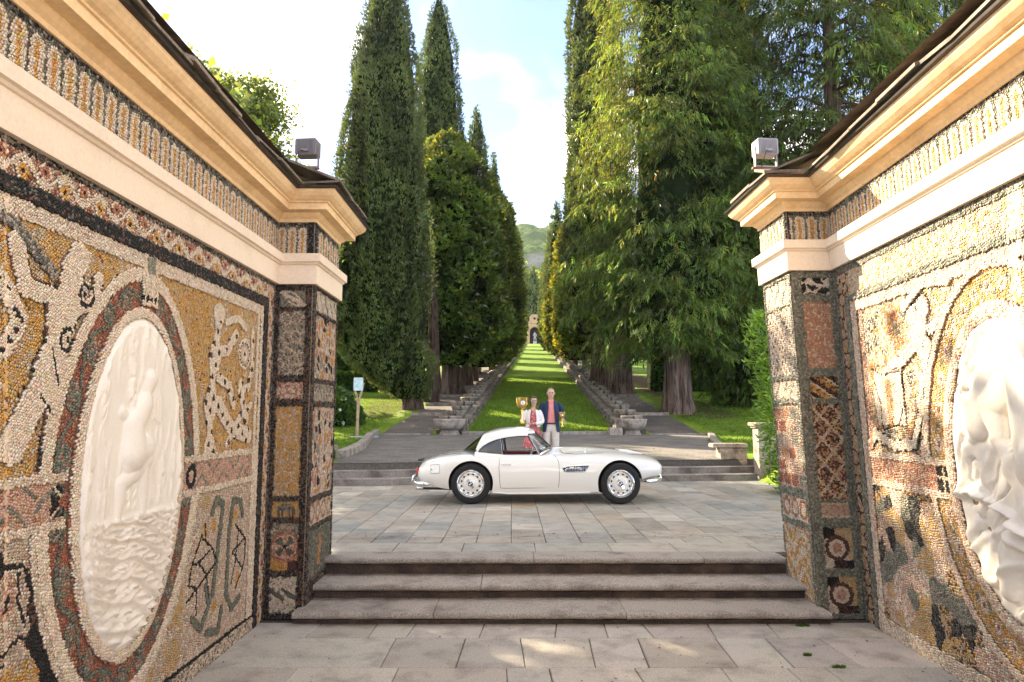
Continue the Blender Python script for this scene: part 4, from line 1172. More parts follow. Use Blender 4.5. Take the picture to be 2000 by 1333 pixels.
for (z, yf, yb, joints, zlow) in ((.400, 7.215, 7.555, [-1.93, .225, 1.98, 2.83], .237), (.237, 6.78, 7.27, [-1.93, -.30, 2.84], .107), (.107, 6.315, 6.85, [-1.97, -.70, 1.02, 2.86], -.01)):
    for a, b in zip(joints[:-1], joints[1:]):
        v = rg.uniform(.92, 1.1)
        step_block('step_tread', nose_prof(yf, yb, z), a + .003, b - .003, M['step'], steps, (v, v, v), rg.randrange(999))
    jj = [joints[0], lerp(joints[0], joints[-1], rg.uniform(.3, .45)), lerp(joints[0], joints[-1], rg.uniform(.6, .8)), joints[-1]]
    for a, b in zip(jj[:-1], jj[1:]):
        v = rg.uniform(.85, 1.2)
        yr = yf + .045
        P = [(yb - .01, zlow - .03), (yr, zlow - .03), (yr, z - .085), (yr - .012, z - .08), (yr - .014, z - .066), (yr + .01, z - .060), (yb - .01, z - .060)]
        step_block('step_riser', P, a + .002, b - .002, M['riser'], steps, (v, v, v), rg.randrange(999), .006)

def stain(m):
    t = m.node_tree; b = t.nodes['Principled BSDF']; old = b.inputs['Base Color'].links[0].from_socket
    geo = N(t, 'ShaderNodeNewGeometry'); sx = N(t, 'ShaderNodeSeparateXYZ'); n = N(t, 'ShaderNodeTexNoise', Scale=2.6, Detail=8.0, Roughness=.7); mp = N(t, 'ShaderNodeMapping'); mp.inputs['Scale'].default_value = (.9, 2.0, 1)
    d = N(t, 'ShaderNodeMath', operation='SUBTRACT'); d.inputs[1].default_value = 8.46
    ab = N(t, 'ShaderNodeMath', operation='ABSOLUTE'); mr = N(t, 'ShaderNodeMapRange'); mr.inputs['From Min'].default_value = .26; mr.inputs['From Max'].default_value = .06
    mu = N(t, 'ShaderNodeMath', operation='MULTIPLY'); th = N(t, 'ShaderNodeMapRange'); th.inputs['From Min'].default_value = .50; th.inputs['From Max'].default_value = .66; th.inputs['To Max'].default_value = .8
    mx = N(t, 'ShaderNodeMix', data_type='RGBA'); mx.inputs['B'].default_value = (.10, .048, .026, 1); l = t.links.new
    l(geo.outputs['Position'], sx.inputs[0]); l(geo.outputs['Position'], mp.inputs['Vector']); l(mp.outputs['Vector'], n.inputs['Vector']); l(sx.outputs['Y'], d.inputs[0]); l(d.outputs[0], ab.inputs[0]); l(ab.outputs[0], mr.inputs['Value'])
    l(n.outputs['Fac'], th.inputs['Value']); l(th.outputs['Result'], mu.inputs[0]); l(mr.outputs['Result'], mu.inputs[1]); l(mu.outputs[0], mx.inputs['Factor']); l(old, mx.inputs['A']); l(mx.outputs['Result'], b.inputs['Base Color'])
stain(M['pave'])
# terrace paving: long columns of slabs of different stones
tones = [((1.0, .99, .95), 6), ((1.12, 1.09, 1.02), 5), ((.86, .89, .88), 4), ((1.04, .97, .87), 4), ((.72, .78, .80), 1.5), ((1.36, 1.32, 1.25), 1.6), ((.92, .94, .88), 4), ((1.04, .88, .68), .8), ((.84, .80, .74), 2)]
def tone():
    c = rg.choices([t[0] for t in tones], [t[1] for t in tones])[0]; v = rg.uniform(.93, 1.08)
    return tuple(a * v for a in c)
recs = []
x = -2.2
while x < 3.2:
    w = rg.uniform(.62, 1.0); recs.append((x, x + w, 7.565, 8.07)); x += w
cw = .405; x = -7.3
while x < 8.3:
    y = 8.07 if -3 < x < 3.6 else 7.6; ye = back_y(x + cw / 2) + .1
    while y < ye - .02:
        h = min(rg.choice([.36, .42, .5, .56, .62, .7, .84]), ye - y)
        if ye - y - h < .2: h = ye - y
        recs.append((x, x + cw, y, y + h)); y += h
    x += cw
def seen(r):
    cx, cy = (r[0] + r[1]) / 2, (r[2] + r[3]) / 2
    v = -.95 - (cy - 7.43) * .265 - .1 < cx < 1.35 + cy * .29 - 0.0 if False else (cx / cy > -.268 and cx / cy < .40)
    return cy + (0 if v else 100)
recs.sort(key=seen)
rest = MB(); rest_t = []
for k, r in enumerate(recs):
    if k < 298: slab_mesh('paving_slab', *r, .400, .024, M['pave'], tb, tone(), rg, gap=.007, j=.003, bev=.004)
    else:
        rest.box(r[0] + .003, r[1] - .003, r[2] + .003, r[3] - .003, .37, .400 + rg.uniform(-.002, .002), bev=.004); t_ = tone(); rest_t += [t_] * 12
ro = rest.build('paving_slab_field', M['pave'], tb, tint=rest_t); tag(ro, kind='stuff')

# garden steps behind the car
gst = empty('garden_steps', (0.8, 15.1, .4)); tag(gst, kind='structure')
def gs_pt(x, d, z): return (x - .144 * d * 0, back_y(x) + d, z)
for k in range(3):
    z1 = .40 + .145 * (k + 1); d0 = .33 * k; d1 = .33 * (k + 1) + (.06 if k < 2 else -.02)
    xl, xr = -4.25 + .16 * k, 5.95 - .16 * k
    jn = [xl]
    while jn[-1] < xr - 1.2: jn.append(jn[-1] + rg.uniform(1.5, 2.6))
    jn = [q for q in jn if q < xr - .7] + [xr]
    for a, b in zip(jn[:-1], jn[1:]):
        m = MB(); n = 8; V = []
        P = [(d1, z1 - .145), (d0 + .014, z1 - .145), (d0 + .010, z1 - .03), (d0, z1 - .022), (d0 + .008, z1 - .004), (d0 + .03, z1), (d1, z1)]
        for i in range(n + 1):
            xx = lerp(a + .003, b - .003, i / n)
            for (dd, zz) in P: V.append(gs_pt(xx, dd + (0 if dd > d0 + .1 else rg.uniform(-.004, .004)), zz))
        kk = len(P); F = []
        for i in range(n):
            for q in range(kk): q2 = (q + 1) % kk; F.append((i * kk + q, i * kk + q2, (i + 1) * kk + q2, (i + 1) * kk + q))
        F.append(tuple(range(kk))[::-1]); F.append(tuple(n * kk + q for q in range(kk)))
        v = rg.uniform(.9, 1.1); m.add(np.array(V) - np.array(gst.location), F)
        m.build('garden_step_block', M['back_step'], gst, tint=(v, v, v))
# low fill behind the steps so that nothing is open
fi = MB(); V = []
for xx in np.linspace(-4.2, 5.9, 12): V += [gs_pt(xx, .60, .39), gs_pt(xx, .64, .834)]
F = [(2 * i, 2 * i + 2, 2 * i + 3, 2 * i + 1) for i in range(11)]; fi.add(np.array(V) - np.array(gst.location), F); fi.build('step_back', M['mortar'], gst)

# kerbs: along the back and the sides of the apron
def kerb(name, pts, w, h, label, seg=1.6, mat='garden_stone'):
    root = empty(name, (pts[0][0], pts[0][1], float(prof(pts[0][1])))); tag(root, kind='structure')
    P = [Vector((x, y)) for x, y in pts]; 
    for a, b in zip(P[:-1], P[1:]):
        ln = (b - a).length; n = max(1, round(ln / seg)); e = (b - a).normalized(); nn = Vector((-e.y, e.x))
        for k in range(n):
            p0 = a + e * (ln * k / n + .004); p1 = a + e * (ln * (k + 1) / n - .004)
            V = []
            for zo, ww in ((-.1, w), (h - .015, w), (h, w - .03)):
                for p, s in ((p0, -1), (p0, 1), (p1, 1), (p1, -1)):
                    q = p + nn * s * ww / 2; V.append((q.x, q.y, float(prof(p.y)) + zo + rg.uniform(-.003, .003)))
            m = MB().add(np.array(V) - np.array(root.location), [(8, 9, 10, 11)] + [(i, (i + 1) % 4, 4 + (i + 1) % 4, 4 + i) for i in range(4)] + [(4 + i, 4 + (i + 1) % 4, 8 + (i + 1) % 4, 8 + i) for i in range(4)])
            v = rg.uniform(.85, 1.15); m.build('kerb_stone', M[mat], root, tint=(v, v, v))
    return root
kerb('lawn_kerb', [(-1.95, 27.0), (4.0, 27.0)], .30, .13, '')
kerb('path_kerb', [(-5.25, 26.95), (-3.2, 26.9)], .22, .05, '')
kerb('path_kerb', [(5.35, 26.9), (7.6, 27.0)], .22, .05, '')
kerb('side_kerb', [(-4.02, 16.2), (-4.1, 17.8), (-4.25, 19.5), (-4.65, 22), (-5.05, 24.5), (-5.3, 27)], .24, .20, '', 1.2)
kerb('side_kerb', [(5.85, 18.0), (5.95, 19.5), (6.45, 22), (7.15, 24.5), (7.75, 27)], .22, .12, '', 1.2)

# moss tufts in the joints of the lower floor
for (x, y, r_) in ((2.42, 5.30, .045), (2.30, 5.55, .025), (2.58, 6.30, .05)):
    n = 160; rr = np.random.default_rng(int(x * 100))
    a = rr.random(n) * 6.28; d = np.sqrt(rr.random(n)) * r_
    c = np.c_[x + d * np.cos(a) * 1.3, y + d * np.sin(a) * .55, np.full(n, .0)]
    L_ = .012 + .018 * rr.random((n, 1)); dr = np.c_[rr.normal(0, .5, (n, 2)), np.ones(n)]; dr /= np.linalg.norm(dr, axis=1, keepdims=True)
    s_ = np.cross(dr, rr.normal(0, 1, (n, 3))); s_ /= np.linalg.norm(s_, axis=1, keepdims=True)
    V = np.stack([c - s_ * .004, c + s_ * .004, c + dr * L_], 1).reshape(-1, 3)
    o = mk_fast('moss', V, np.arange(3 * n), np.full(n, 3), M['grass_blade'], tint=np.repeat(.6 + .7 * rr.random((n, 1)) * np.ones((1, 3)), 3, 0))
    tag(o, kind='stuff')

# fallen leaves and grit on the steps, floor and terrace
def litter(name, n, box, zf, seed, cols, smin_, smax_):
    rr = np.random.default_rng(seed); x0, x1, y0, y1 = box
    x = x0 + (x1 - x0) * rr.random(n); y = y0 + (y1 - y0) * rr.random(n); z = np.array([zf(a, b) for a, b in zip(x, y)]) + .004
    a = rr.random(n) * 6.28; s = smin_ + (smax_ - smin_) * rr.random(n)
    d = np.c_[np.cos(a), np.sin(a), rr.normal(0, .12, n)] * s[:, None]; e = np.c_[-np.sin(a), np.cos(a), rr.normal(0, .2, n)] * (s * .3)[:, None]; c = np.c_[x, y, z + s * .12]
    V = np.stack([c - d * .5, c + e, c + d * .5, c - e], 1).reshape(-1, 3)
    t = np.array(cols)[rr.integers(0, len(cols), n)] * (.6 + .8 * rr.random((n, 1)))
    o = mk_fast(name, V, np.arange(4 * n), np.full(n, 4), M['litter'], tint=np.repeat(t, 4, 0)); return tag(o, kind='stuff')
M['litter'] = simple('dead_leaf', (1, 1, 1), .8, var=.1, tint=True)
_br = [(.16, .08, .035), (.10, .05, .025), (.22, .13, .05), (.07, .05, .03)]
litter('fallen_leaves', 260, (-3.2, 4.2, 8.25, 8.75), lambda x, y: .402, 5, _br, .012, .04)
litter('fallen_leaves', 160, (-4.5, 6.0, 8.8, 14.5), lambda x, y: .402, 6, _br, .015, .05)
litter('fallen_leaves', 110, (-2.2, 3.1, 4.7, 6.3), lambda x, y: .002, 7, _br, .010, .035)
litter('fallen_leaves', 200, (-1.9, 2.75, 7.16, 7.26), lambda x, y: .24, 8, _br, .010, .03)
litter('fallen_leaves', 160, (-1.9, 2.75, 6.74, 6.83), lambda x, y: .11, 9, _br, .010, .03)
litter('fallen_leaves', 200, (-4, 5.5, 16.5, 26.5), lambda x, y: float(prof(y)) + .016, 10, _br, .03, .08)

# grass blades over the near lawns
def blades(n, pick, seed, h0, h1):
    rr = np.random.default_rng(seed); x, y = pick(rr, n); z = prof(y)
    sd_ = np.abs(x - ax_x(y)); z = z + np.where(sd_ > 7, np.clip((sd_ - 7) / 10, 0, 1) * (fbm(np.c_[x, y] * .09, 61) - .4) * 1.1 * np.clip((y - 22) / 15, 0, 1), 0)
    a = rr.random(n) * 6.28; h = h0 + (h1 - h0) * rr.random(n); w = .012 + .014 * rr.random(n)
    c = np.c_[x, y, z - .01]; e = np.c_[np.cos(a), np.sin(a), np.zeros(n)] * w[:, None]; t = c + np.c_[rr.normal(0, .35, (n, 2)) * h[:, None], h]
    V = np.stack([c - e, c + e, t], 1).reshape(-1, 3); cl = fbm(np.c_[x, y] * .9, seed)
    tn = (.75 + .9 * cl[:, None]) * (.7 + .6 * rr.random((n, 1))) * np.array([1.15, 1.0, .8])
    o = mk_fast('grass', V, np.arange(3 * n), np.full(n, 3), M['grass_blade'], tint=np.repeat(tn, 3, 0)); return tag(o, kind='stuff')
def _mid(rr, n):
    y = 27.2 + 33 * rr.random(n) ** 1.5; return ax_x(y) + (rr.random(n) - .5) * 5.9, y
def _lft(rr, n):
    y = 16.5 + 26 * rr.random(n); return np.interp(y, [16.5, 19.5, 22, 24.5, 27, 43], [-4.25, -4.4, -4.8, -5.2, -5.5, -6.1]) - 6.5 * rr.random(n), y
def _rgt(rr, n):
    y = 18.5 + 26 * rr.random(n); return np.interp(y, [18.5, 22, 24.5, 27, 45], [6.1, 6.7, 7.4, 7.9, 8.3]) + 8.5 * rr.random(n), y
blades(42000, _mid, 201, .04, .10); blades(28000, _lft, 202, .04, .10); blades(26000, _rgt, 203, .04, .10)
# ================================================================== trees and plants
def leaves(C, D, Lg, Wd, rg, fold=.25, up=None):
    """diamond leaves: base C, direction D, length, width -> (n*4, 3)"""
    n = len(C)
    D = D / (np.linalg.norm(D, axis=1, keepdims=True) + 1e-9)
    q = rg.normal(0, 1, (n, 3)) if up is None else up + rg.normal(0, .35, (n, 3))
    Sd = np.cross(D, q); Sd /= (np.linalg.norm(Sd, axis=1, keepdims=True) + 1e-9)
    Nn = np.cross(Sd, D)
    Lg = np.broadcast_to(Lg, (n,))[:, None]; Wd = np.broadcast_to(Wd, (n,))[:, None]
    mid = C + D * Lg * .45
    return np.stack([C, mid + Sd * Wd / 2 - Nn * Wd * fold, C + D * Lg - Nn * Lg * .08, mid - Sd * Wd / 2 - Nn * Wd * fold], 1).reshape(-1, 3)

def leaf_obj(name, V, tint, mat, parent):
    n = len(V) // 4
    return mk_fast(name, V, np.arange(4 * n), np.full(n, 4), mat, parent, tint=np.repeat(tint, 4, 0))

def lathe_core(name, prof_, parent, n=20, lump=.12, seed=0, off=(0, 0)):
    V = []; F = []
    for r, h in prof_:
        for k in range(n):
            a = 2 * math.pi * k / n; V.append((r * math.cos(a) + off[0] , r * math.sin(a) + off[1], h))
    V = np.array(V); s = 1 + lump * (fbm(V * .5, seed) - .5) * 2
    V[:, 0] = (V[:, 0] - off[0]) * s + off[0]; V[:, 1] = (V[:, 1] - off[1]) * s + off[1]
    for i in range(len(prof_) - 1):
        for k in range(n): k2 = (k + 1) % n; F.append((i * n + k, i * n + k2, (i + 1) * n + k2, (i + 1) * n + k))
    F.append(tuple(range(n))[::-1]); F.append(tuple((len(prof_) - 1) * n + k for k in range(n)))
    return mk(name, V, F, M['core'], parent, smooth=True)

def trunk(name, pts, rad, parent, mat, flute=.18, n=18, seed=0):
    """tapered trunk with buttress flutes"""
    V = []; F = []; rg_ = random.Random(seed); ph = rg_.uniform(0, 6); m = len(pts)
    for i, ((x, y, z), r) in enumerate(zip(pts, rad)):
        for k in range(n):
            a = 2 * math.pi * k / n
            rr = r * (1 + flute * (math.sin(5 * a + ph + z * .15) * .45 + .35 * math.sin(9 * a + ph * 2 - z * .2) + .25 * math.sin(14 * a + ph * 3 + z * .1)) * (1.3 if i == 0 else 1))
            V.append((x + rr * math.cos(a), y + rr * math.sin(a), z))
    for i in range(m - 1):
        for k in range(n): k2 = (k + 1) % n; F.append((i * n + k, i * n + k2, (i + 1) * n + k2, (i + 1) * n + k))
    F.append(tuple((m - 1) * n + k for k in range(n)))
    return mk(name, V, F, mat, parent, smooth=True)

def cypress(x, y, z, H, R0, label, seed, nleaf, group, lsize=.20, base=.7, trunk_r=.5, shift=(0, 0), shape=None, tone=(1, 1, 1), plumes=True):
    root = empty('cypress_tree', (x, y, z)); tag(root, label, 'tree', group)
    rg_ = np.random.default_rng(seed)
    shape = shape or [(0, .35), (.06, .70), (.14, .92), (.28, 1.0), (.45, .93), (.62, .76), (.78, .54), (.90, .30), (.97, .12), (1, .02)]
    hs = np.array([s[0] for s in shape]); rs = np.array([s[1] for s in shape])
    def rad(t): return np.interp(t, hs, rs) * R0
    tt = np.linspace(0, 1, 26)
    sh = lambda t: np.clip(t / .12, 0, 1)
    core = []
    V = []; F = []; n = 20
    for i, t in enumerate(tt):
        for k in range(n):
            a = 2 * math.pi * k / n
            r = float(rad(t)) * .86; V.append((shift[0] * sh(t) + r * math.cos(a), shift[1] * sh(t) + r * math.sin(a), base + (H - base) * .985 * t))
    V = np.array(V); ctr = np.c_[shift[0] * sh((V[:, 2] - base) / (H - base)), shift[1] * sh((V[:, 2] - base) / (H - base))]
    a = np.arctan2(V[:, 1] - ctr[:, 1], V[:, 0] - ctr[:, 0])
    lob = lambda a_, z_: .76 + .42 * fbm(np.c_[np.cos(a_) * 2.3, np.sin(a_) * 2.3, z_ * .22], seed) + .10 * (fbm(np.c_[np.cos(a_) * 7, np.sin(a_) * 7, z_ * .7], seed + 3) - .5)
    l = lob(a, V[:, 2]); V[:, :2] = ctr + (V[:, :2] - ctr) * l[:, None]
    for i in range(len(tt) - 1):
        for k in range(n): k2 = (k + 1) % n; F.append((i * n + k, i * n + k2, (i + 1) * n + k2, (i + 1) * n + k))
    F.append(tuple(range(n))[::-1])
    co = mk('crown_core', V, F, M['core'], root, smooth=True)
    # sprays: tufts of leaves over the surface
    w = rad(np.linspace(0, 1, 400)); cdf = np.cumsum(w + .02 * R0); cdf /= cdf[-1]
    nt = nleaf // 5
    t = np.interp(rg_.random(nt), cdf, np.linspace(0, 1, 400)); a = rg_.random(nt) * 2 * np.pi
    kp = (np.sin(a) < .3) | (rg_.random(nt) < .35); t = t[kp]; a = a[kp]; nt = len(a)
    zz = base + (H - base) * t
    r = rad(t) * lob(a, zz) * (1 + rg_.normal(0, .030, nt)) + rg_.normal(0, .03, nt)
    er = np.c_[np.cos(a), np.sin(a), np.zeros(nt)]
    C = np.c_[shift[0] * sh(t) + r * np.cos(a), shift[1] * sh(t) + r * np.sin(a), zz]
    clump = fbm(C * np.array([1.9, 1.9, .55]) * (2.2 / max(R0, 1.2)), seed + 9, 4); clump = np.clip((clump - .5) * 1.5 + .5, 0, 1)
    C = C + er * ((clump - .5) * .30 * min(R0, 2.4))[:, None]
    C5 = np.repeat(C, 5, 0) + rg_.normal(0, lsize * .33, (nt * 5, 3))
    D = np.repeat(er, 5, 0) * .55 + np.array([0, 0, .95]) + rg_.normal(0, .38, (nt * 5, 3))
    s = lsize * (.7 + .6 * rg_.random(nt * 5))
    V = leaves(C5, D, s, s * .42, rg_)
    tn = (.85 + .3 * rg_.random((nt * 5, 1))) * np.repeat(np.clip(.10 + 1.75 * clump, .15, 2), 5)[:, None] * np.array(tone) * (1 + rg_.normal(0, .07, (nt * 5, 3)))  # tint darkens recessed clumps: shade put into the leaf colour
    brown = rg_.random(nt * 5) < .015; tn[brown] *= np.array([2.4, 1.1, .8])
    leaf_obj('foliage', V, np.clip(tn, .1, 4), M['cypress'], root)
    trunk('trunk', [(0, 0, -.5), (0, 0, .35), (shift[0] * .1, 0, .9), (shift[0] * .4, 0, 2.2), (shift[0] * .9, 0, H * .3), (shift[0], 0, H * .8)], [trunk_r * 1.25, trunk_r, trunk_r * .85, trunk_r * .7, trunk_r * .5, .05], root, M['bark'], seed=seed)
    return root

def magnolia(x, y, z, H, R0, label, seed, nleaf, group, lsize=.27, shape=None, tone=(1, 1, 1), base=.8, gold=.10):  # gold: share of leaves coloured as sunlit
    root = empty('magnolia_tree', (x, y, z)); tag(root, label, 'tree', group)
    rg_ = np.random.default_rng(seed)
    shape = shape or [(0, .42), (.05, .72), (.13, .96), (.3, 1.05), (.55, 1.0), (.75, .84), (.88, .58), (.96, .32), (1, .06)]
    hs = np.array([s[0] for s in shape]); rs = np.array([s[1] for s in shape])
    rad = lambda t: np.interp(t, hs, rs) * R0
    lob = lambda a_, z_: .74 + .52 * fbm(np.c_[np.cos(a_) * 1.8, np.sin(a_) * 1.8, z_ * .42], seed, 2)
    tt = np.linspace(0, 1, 18); V = []; F = []; n = 18
    for t in tt:
        for k in range(n):
            a = 2 * math.pi * k / n; r = float(rad(t)) * .78 * float(lob(np.array([a]), np.array([base + (H - base) * t]))[0]); V.append((r * math.cos(a), r * math.sin(a), base + (H - base) * .97 * t))
    for i in range(len(tt) - 1):
        for k in range(n): k2 = (k + 1) % n; F.append((i * n + k, i * n + k2, (i + 1) * n + k2, (i + 1) * n + k))
    F.append(tuple(range(n))[::-1])
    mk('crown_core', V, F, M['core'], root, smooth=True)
    nt = nleaf // 7
    w = rad(np.linspace(0, 1, 300)); cdf = np.cumsum(w + .03 * R0); cdf /= cdf[-1]
    t = np.interp(rg_.random(nt), cdf, np.linspace(0, 1, 300)); a = rg_.random(nt) * 2 * np.pi
    kp = (np.sin(a) < .3) | (rg_.random(nt) < .35); t = t[kp]; a = a[kp]; nt = len(a); zz = base + (H - base) * t
    r = rad(t) * lob(a, zz); cl = fbm(np.c_[np.cos(a) * r, np.sin(a) * r, zz] * .9, seed + 4)
    r = r * (.80 + .38 * cl) + rg_.normal(0, .10, nt)
    er = np.c_[np.cos(a), np.sin(a), .35 * np.ones(nt)]
    C = np.c_[r * np.cos(a), r * np.sin(a), zz]
    D = np.repeat(er, 7, 0) * .75 + np.array([0, 0, .35]) + rg_.normal(0, .70, (nt * 7, 3))
    s = lsize * (.7 + .5 * rg_.random(nt * 7))
    V = leaves(np.repeat(C, 7, 0) + rg_.normal(0, .04, (nt * 7, 3)), D, s, s * .40, rg_)
    tn = (.65 + .7 * rg_.random((nt * 7, 1))) * np.repeat(np.clip(-.15 + 2.2 * ((cl - .5) * 1.5 + .5), .12, 2.4), 7)[:, None] * np.array(tone) * (1 + rg_.normal(0, .06, (nt * 7, 3)))  # deeper hollows get darker leaves: shade put into the tint
    sunlit_leaf = rg_.random(nt * 7) < gold; tn[sunlit_leaf] *= np.array([2.6, 1.7, .8])  # random leaves tinted gold as if struck by the sun
    leaf_obj('foliage', V, np.clip(tn, .1, 4), M['magnolia'], root)
    trunk('trunk', [(0, 0, -.6), (0, 0, .5), (0, 0, 1.6), (0, 0, H * .7)], [.34, .26, .22, .06], root, M['bark_grey'], seed=seed)
    return root

def cedar(x, y, z, H, R0, label, seed, nbr, spr, group=None, trunk_r=.65, first=.12, core=.62, lsize=.55, tone=(1, 1, 1), cone=.75, limb_r=.10, flat=1.0, hang=.9, name='cedar_tree', limbs=False, lean=0.0):
    """big conifer with long hanging sprays"""
    root = empty(name, (x, y, z)); tag(root, label, 'tree', group)
    rg_ = np.random.default_rng(seed)
    rad = lambda t: R0 * (np.clip((t - first * .5) / .12, 0.25, 1)) * (1 - t) ** cone * (1 - .0 * t) + .25
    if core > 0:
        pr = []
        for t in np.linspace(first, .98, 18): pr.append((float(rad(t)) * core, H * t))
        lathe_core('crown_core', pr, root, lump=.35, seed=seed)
    Cs = []; Ds = []; Ss = []; Ts = []
    lm = MB()
    for b in range(nbr):
        t = first + (1 - first) * (rg_.random() ** 1.25) * .985
        a = rg_.random() * 2 * np.pi
        if math.sin(a) > .35 and core > .3 and rg_.random() < .6: continue
        L_ = float(rad(t)) * rg_.uniform(.72, 1.12)
        rise = rg_.uniform(-.10, .35)
        ea = np.array([math.cos(a), math.sin(a), 0.0])
        m = spr
        q = np.sort(.20 + .80 * rg_.random(m) ** .80)
        droop = -.55 * q ** 2.2
        bx = ea[None] * (q * L_)[:, None]; bz = H * t + L_ * (rise * q + droop * .6)
        sd = np.array([-ea[1], ea[0], 0]); off = rg_.normal(0, 1, m) * (.10 + .17 * q * (1.25 - q)) * min(L_, 4.5)
        C = bx + sd[None] * off[:, None]; C = np.c_[C[:, 0], C[:, 1], bz - np.abs(off) * .35 + rg_.normal(0, .12, m)]
        D = ea[None] * rg_.uniform(.15, .75, (m, 1)) + sd[None] * (np.sign(off) * .45)[:, None] + np.array([0, 0, -hang]) + rg_.normal(0, .28, (m, 3))
        Cs.append(C); Ds.append(D); Ss.append(lsize * (.6 + .7 * rg_.random(m)))
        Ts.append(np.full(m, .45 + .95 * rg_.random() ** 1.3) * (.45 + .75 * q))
        if limbs and b % limbs == 0:
            lm.tube([(0, 0, H * t - L_ * .05), tuple(ea * L_ * .35 + np.array([0, 0, H * t + L_ * rise * .35 - L_ * .02])), tuple(ea * L_ * .8 + np.array([0, 0, H * t + L_ * (rise * .8 - .2)]))], [limb_r * max(.4, 1 - t) * 1.6, limb_r * max(.4, 1 - t), .02], 6)
    C = np.concatenate(Cs); D = np.concatenate(Ds); s = np.concatenate(Ss); T = np.concatenate(Ts); n = len(C)
    D /= np.linalg.norm(D, axis=1, keepdims=True)
    # a spray: a spine with six side blades and a tip, so that it reads as feathery
    V = []; K = 6
    side = np.cross(D, rg_.normal(0, 1, (n, 3))); side /= np.linalg.norm(side, axis=1, keepdims=True)
    for k in range(K):
        f = k / (K - 1.0)
        sg = (1 if k % 2 else -1) * (1 - .75 * f)
        d = D * (.75 + .2 * f) + side * sg * .75 + np.array([0, 0, -.22]) + rg_.normal(0, .14, (n, 3))
        V.append(leaves(C + D * (s * f * .62)[:, None], d, s * (.52 - .16 * f), s * .085, rg_).reshape(n, 4, 3))
    V = np.stack(V, 1).reshape(-1, 3)
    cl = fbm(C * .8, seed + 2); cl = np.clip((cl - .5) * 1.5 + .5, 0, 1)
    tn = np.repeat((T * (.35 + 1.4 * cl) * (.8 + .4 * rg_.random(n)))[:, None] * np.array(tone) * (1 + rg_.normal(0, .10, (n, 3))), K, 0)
    br = np.repeat(rg_.random(n) < .014, K); tn[br] *= np.array([2.2, 1.15, 1.2])
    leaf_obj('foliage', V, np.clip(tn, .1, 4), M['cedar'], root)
    if limbs: lm.build('limbs', M['bark'], root, smooth=True)
    trunk('trunk', [(0, 0, -.8), (0, 0, 0), (0, 0, .7), (0, 0, 2.2), (0, 0, 5), (0, 0, H * .5), (0, 0, H * .97)], [trunk_r * 1.55, trunk_r * 1.22, trunk_r, trunk_r * .88, trunk_r * .8, trunk_r * .5, .05], root, M['bark_grey'], flute=.32, n=44, seed=seed)
    return root

def broadleaf(name, x, y, z, H, crowns, label, seed, nleaf, lsize=.30, mat='plane', tone=(1, 1, 1), group=None, tr=.45, dens=.5, cat='tree', clus=.55):
    """deciduous tree: clumps of leaves round the ends of limbs, open between them"""
    root = empty(name, (x, y, z)); tag(root, label, cat, group)
    rg_ = np.random.default_rng(seed); Vs = []; Ts = []
    lm = MB(); tot = sum(c[3] ** 2 for c in crowns)
    for (cx, cy, cz, cr) in crowns:
        k = max(8, int(60 * dens * cr)); 
        p = rg_.normal(0, 1, (k, 3)); p /= np.linalg.norm(p, axis=1, keepdims=True); p *= (rg_.random((k, 1)) ** .45) * cr * np.array([1, 1, .85])
        cen = np.array([cx, cy, cz]) + p
        m = max(4, int(nleaf * cr ** 2 / tot / k))
        q = rg_.normal(0, clus, (k, m, 3)) * np.array([1, 1, .6]) + cen[:, None]
        q = q.reshape(-1, 3)
        D = rg_.normal(0, 1, (len(q), 3)) + np.array([0, 0, -.35]); s = lsize * (.6 + .7 * rg_.random(len(q)))
        Vs.append(leaves(q, D, s, s * .75, rg_))
        Ts.append((.65 + .65 * rg_.random((len(q), 1))) * np.repeat(.7 + .6 * rg_.random(k), m)[:, None] * np.array(tone) * (1 + rg_.normal(0, .06, (len(q), 3))))
        lm.tube([(0, 0, H * .30), (cx * .5, cy * .5, cz * .75), (cx, cy, cz)], [tr * .45, tr * .28, .04], 6)
        for c in cen[::5]: lm.tube([(cx * .8, cy * .8, cz * .92), tuple(c)], [.06, .015], 4)
    leaf_obj('foliage', np.concatenate(Vs), np.clip(np.concatenate(Ts), .1, 4), M[mat], root)
    lm.build('limbs', M['bark_grey'], root, smooth=True)
    trunk('trunk', [(0, 0, -.5), (0, 0, .3), (0, 0, H * .3), (0, 0, H * .55)], [tr * 1.3, tr, tr * .7, tr * .3], root, M['bark_grey'], seed=seed)
    return root

gz = lambda y: float(prof(y))
# --- left side of the avenue
cypress(-5.21, 35.8, gz(35.8), 25.3, 2.62, 'tallest thick cypress at left, its bent trunk beside the path', 1, 100000, 'cypresses along the left of the avenue', .15, base=.55, trunk_r=.50, shift=(-1.75, 0),
        shape=[(0, .30), (.03, .52), (.08, .82), (.16, 1.0), (.30, .98), (.45, .90), (.62, .76), (.80, .56), (.92, .33), (.98, .14), (1, .03)])
cypress(-6.15, 54, gz(54), 33.0, 2.85, 'slender second cypress just right of the thickest left one', 2, 52000, 'cypresses along the left of the avenue', .19, base=4.0, trunk_r=.5, tone=(1.0, 1.05, 1.0),
        shape=[(0, .5), (.1, .9), (.25, 1.0), (.45, .92), (.65, .70), (.82, .45), (.93, .25), (1, .03)])
cypress(-3.55, 66, gz(66), 27.0, 1.75, 'third pointed cypress on the left rising over the magnolias', 3, 24000, 'cypresses along the left of the avenue', .30)
cypress(-2.55, 92, gz(92), 29.6, 1.35, 'thin far cypress at the right end of the left row', 4, 14000, 'cypresses along the left of the avenue', .36)
t3 = empty('ivy_trunk', (-3.95, 45.3, gz(45.3)))
tag(t3, 'thick fluted dark trunk on left beside the balustrade, under magnolia leaves', 'tree trunk')
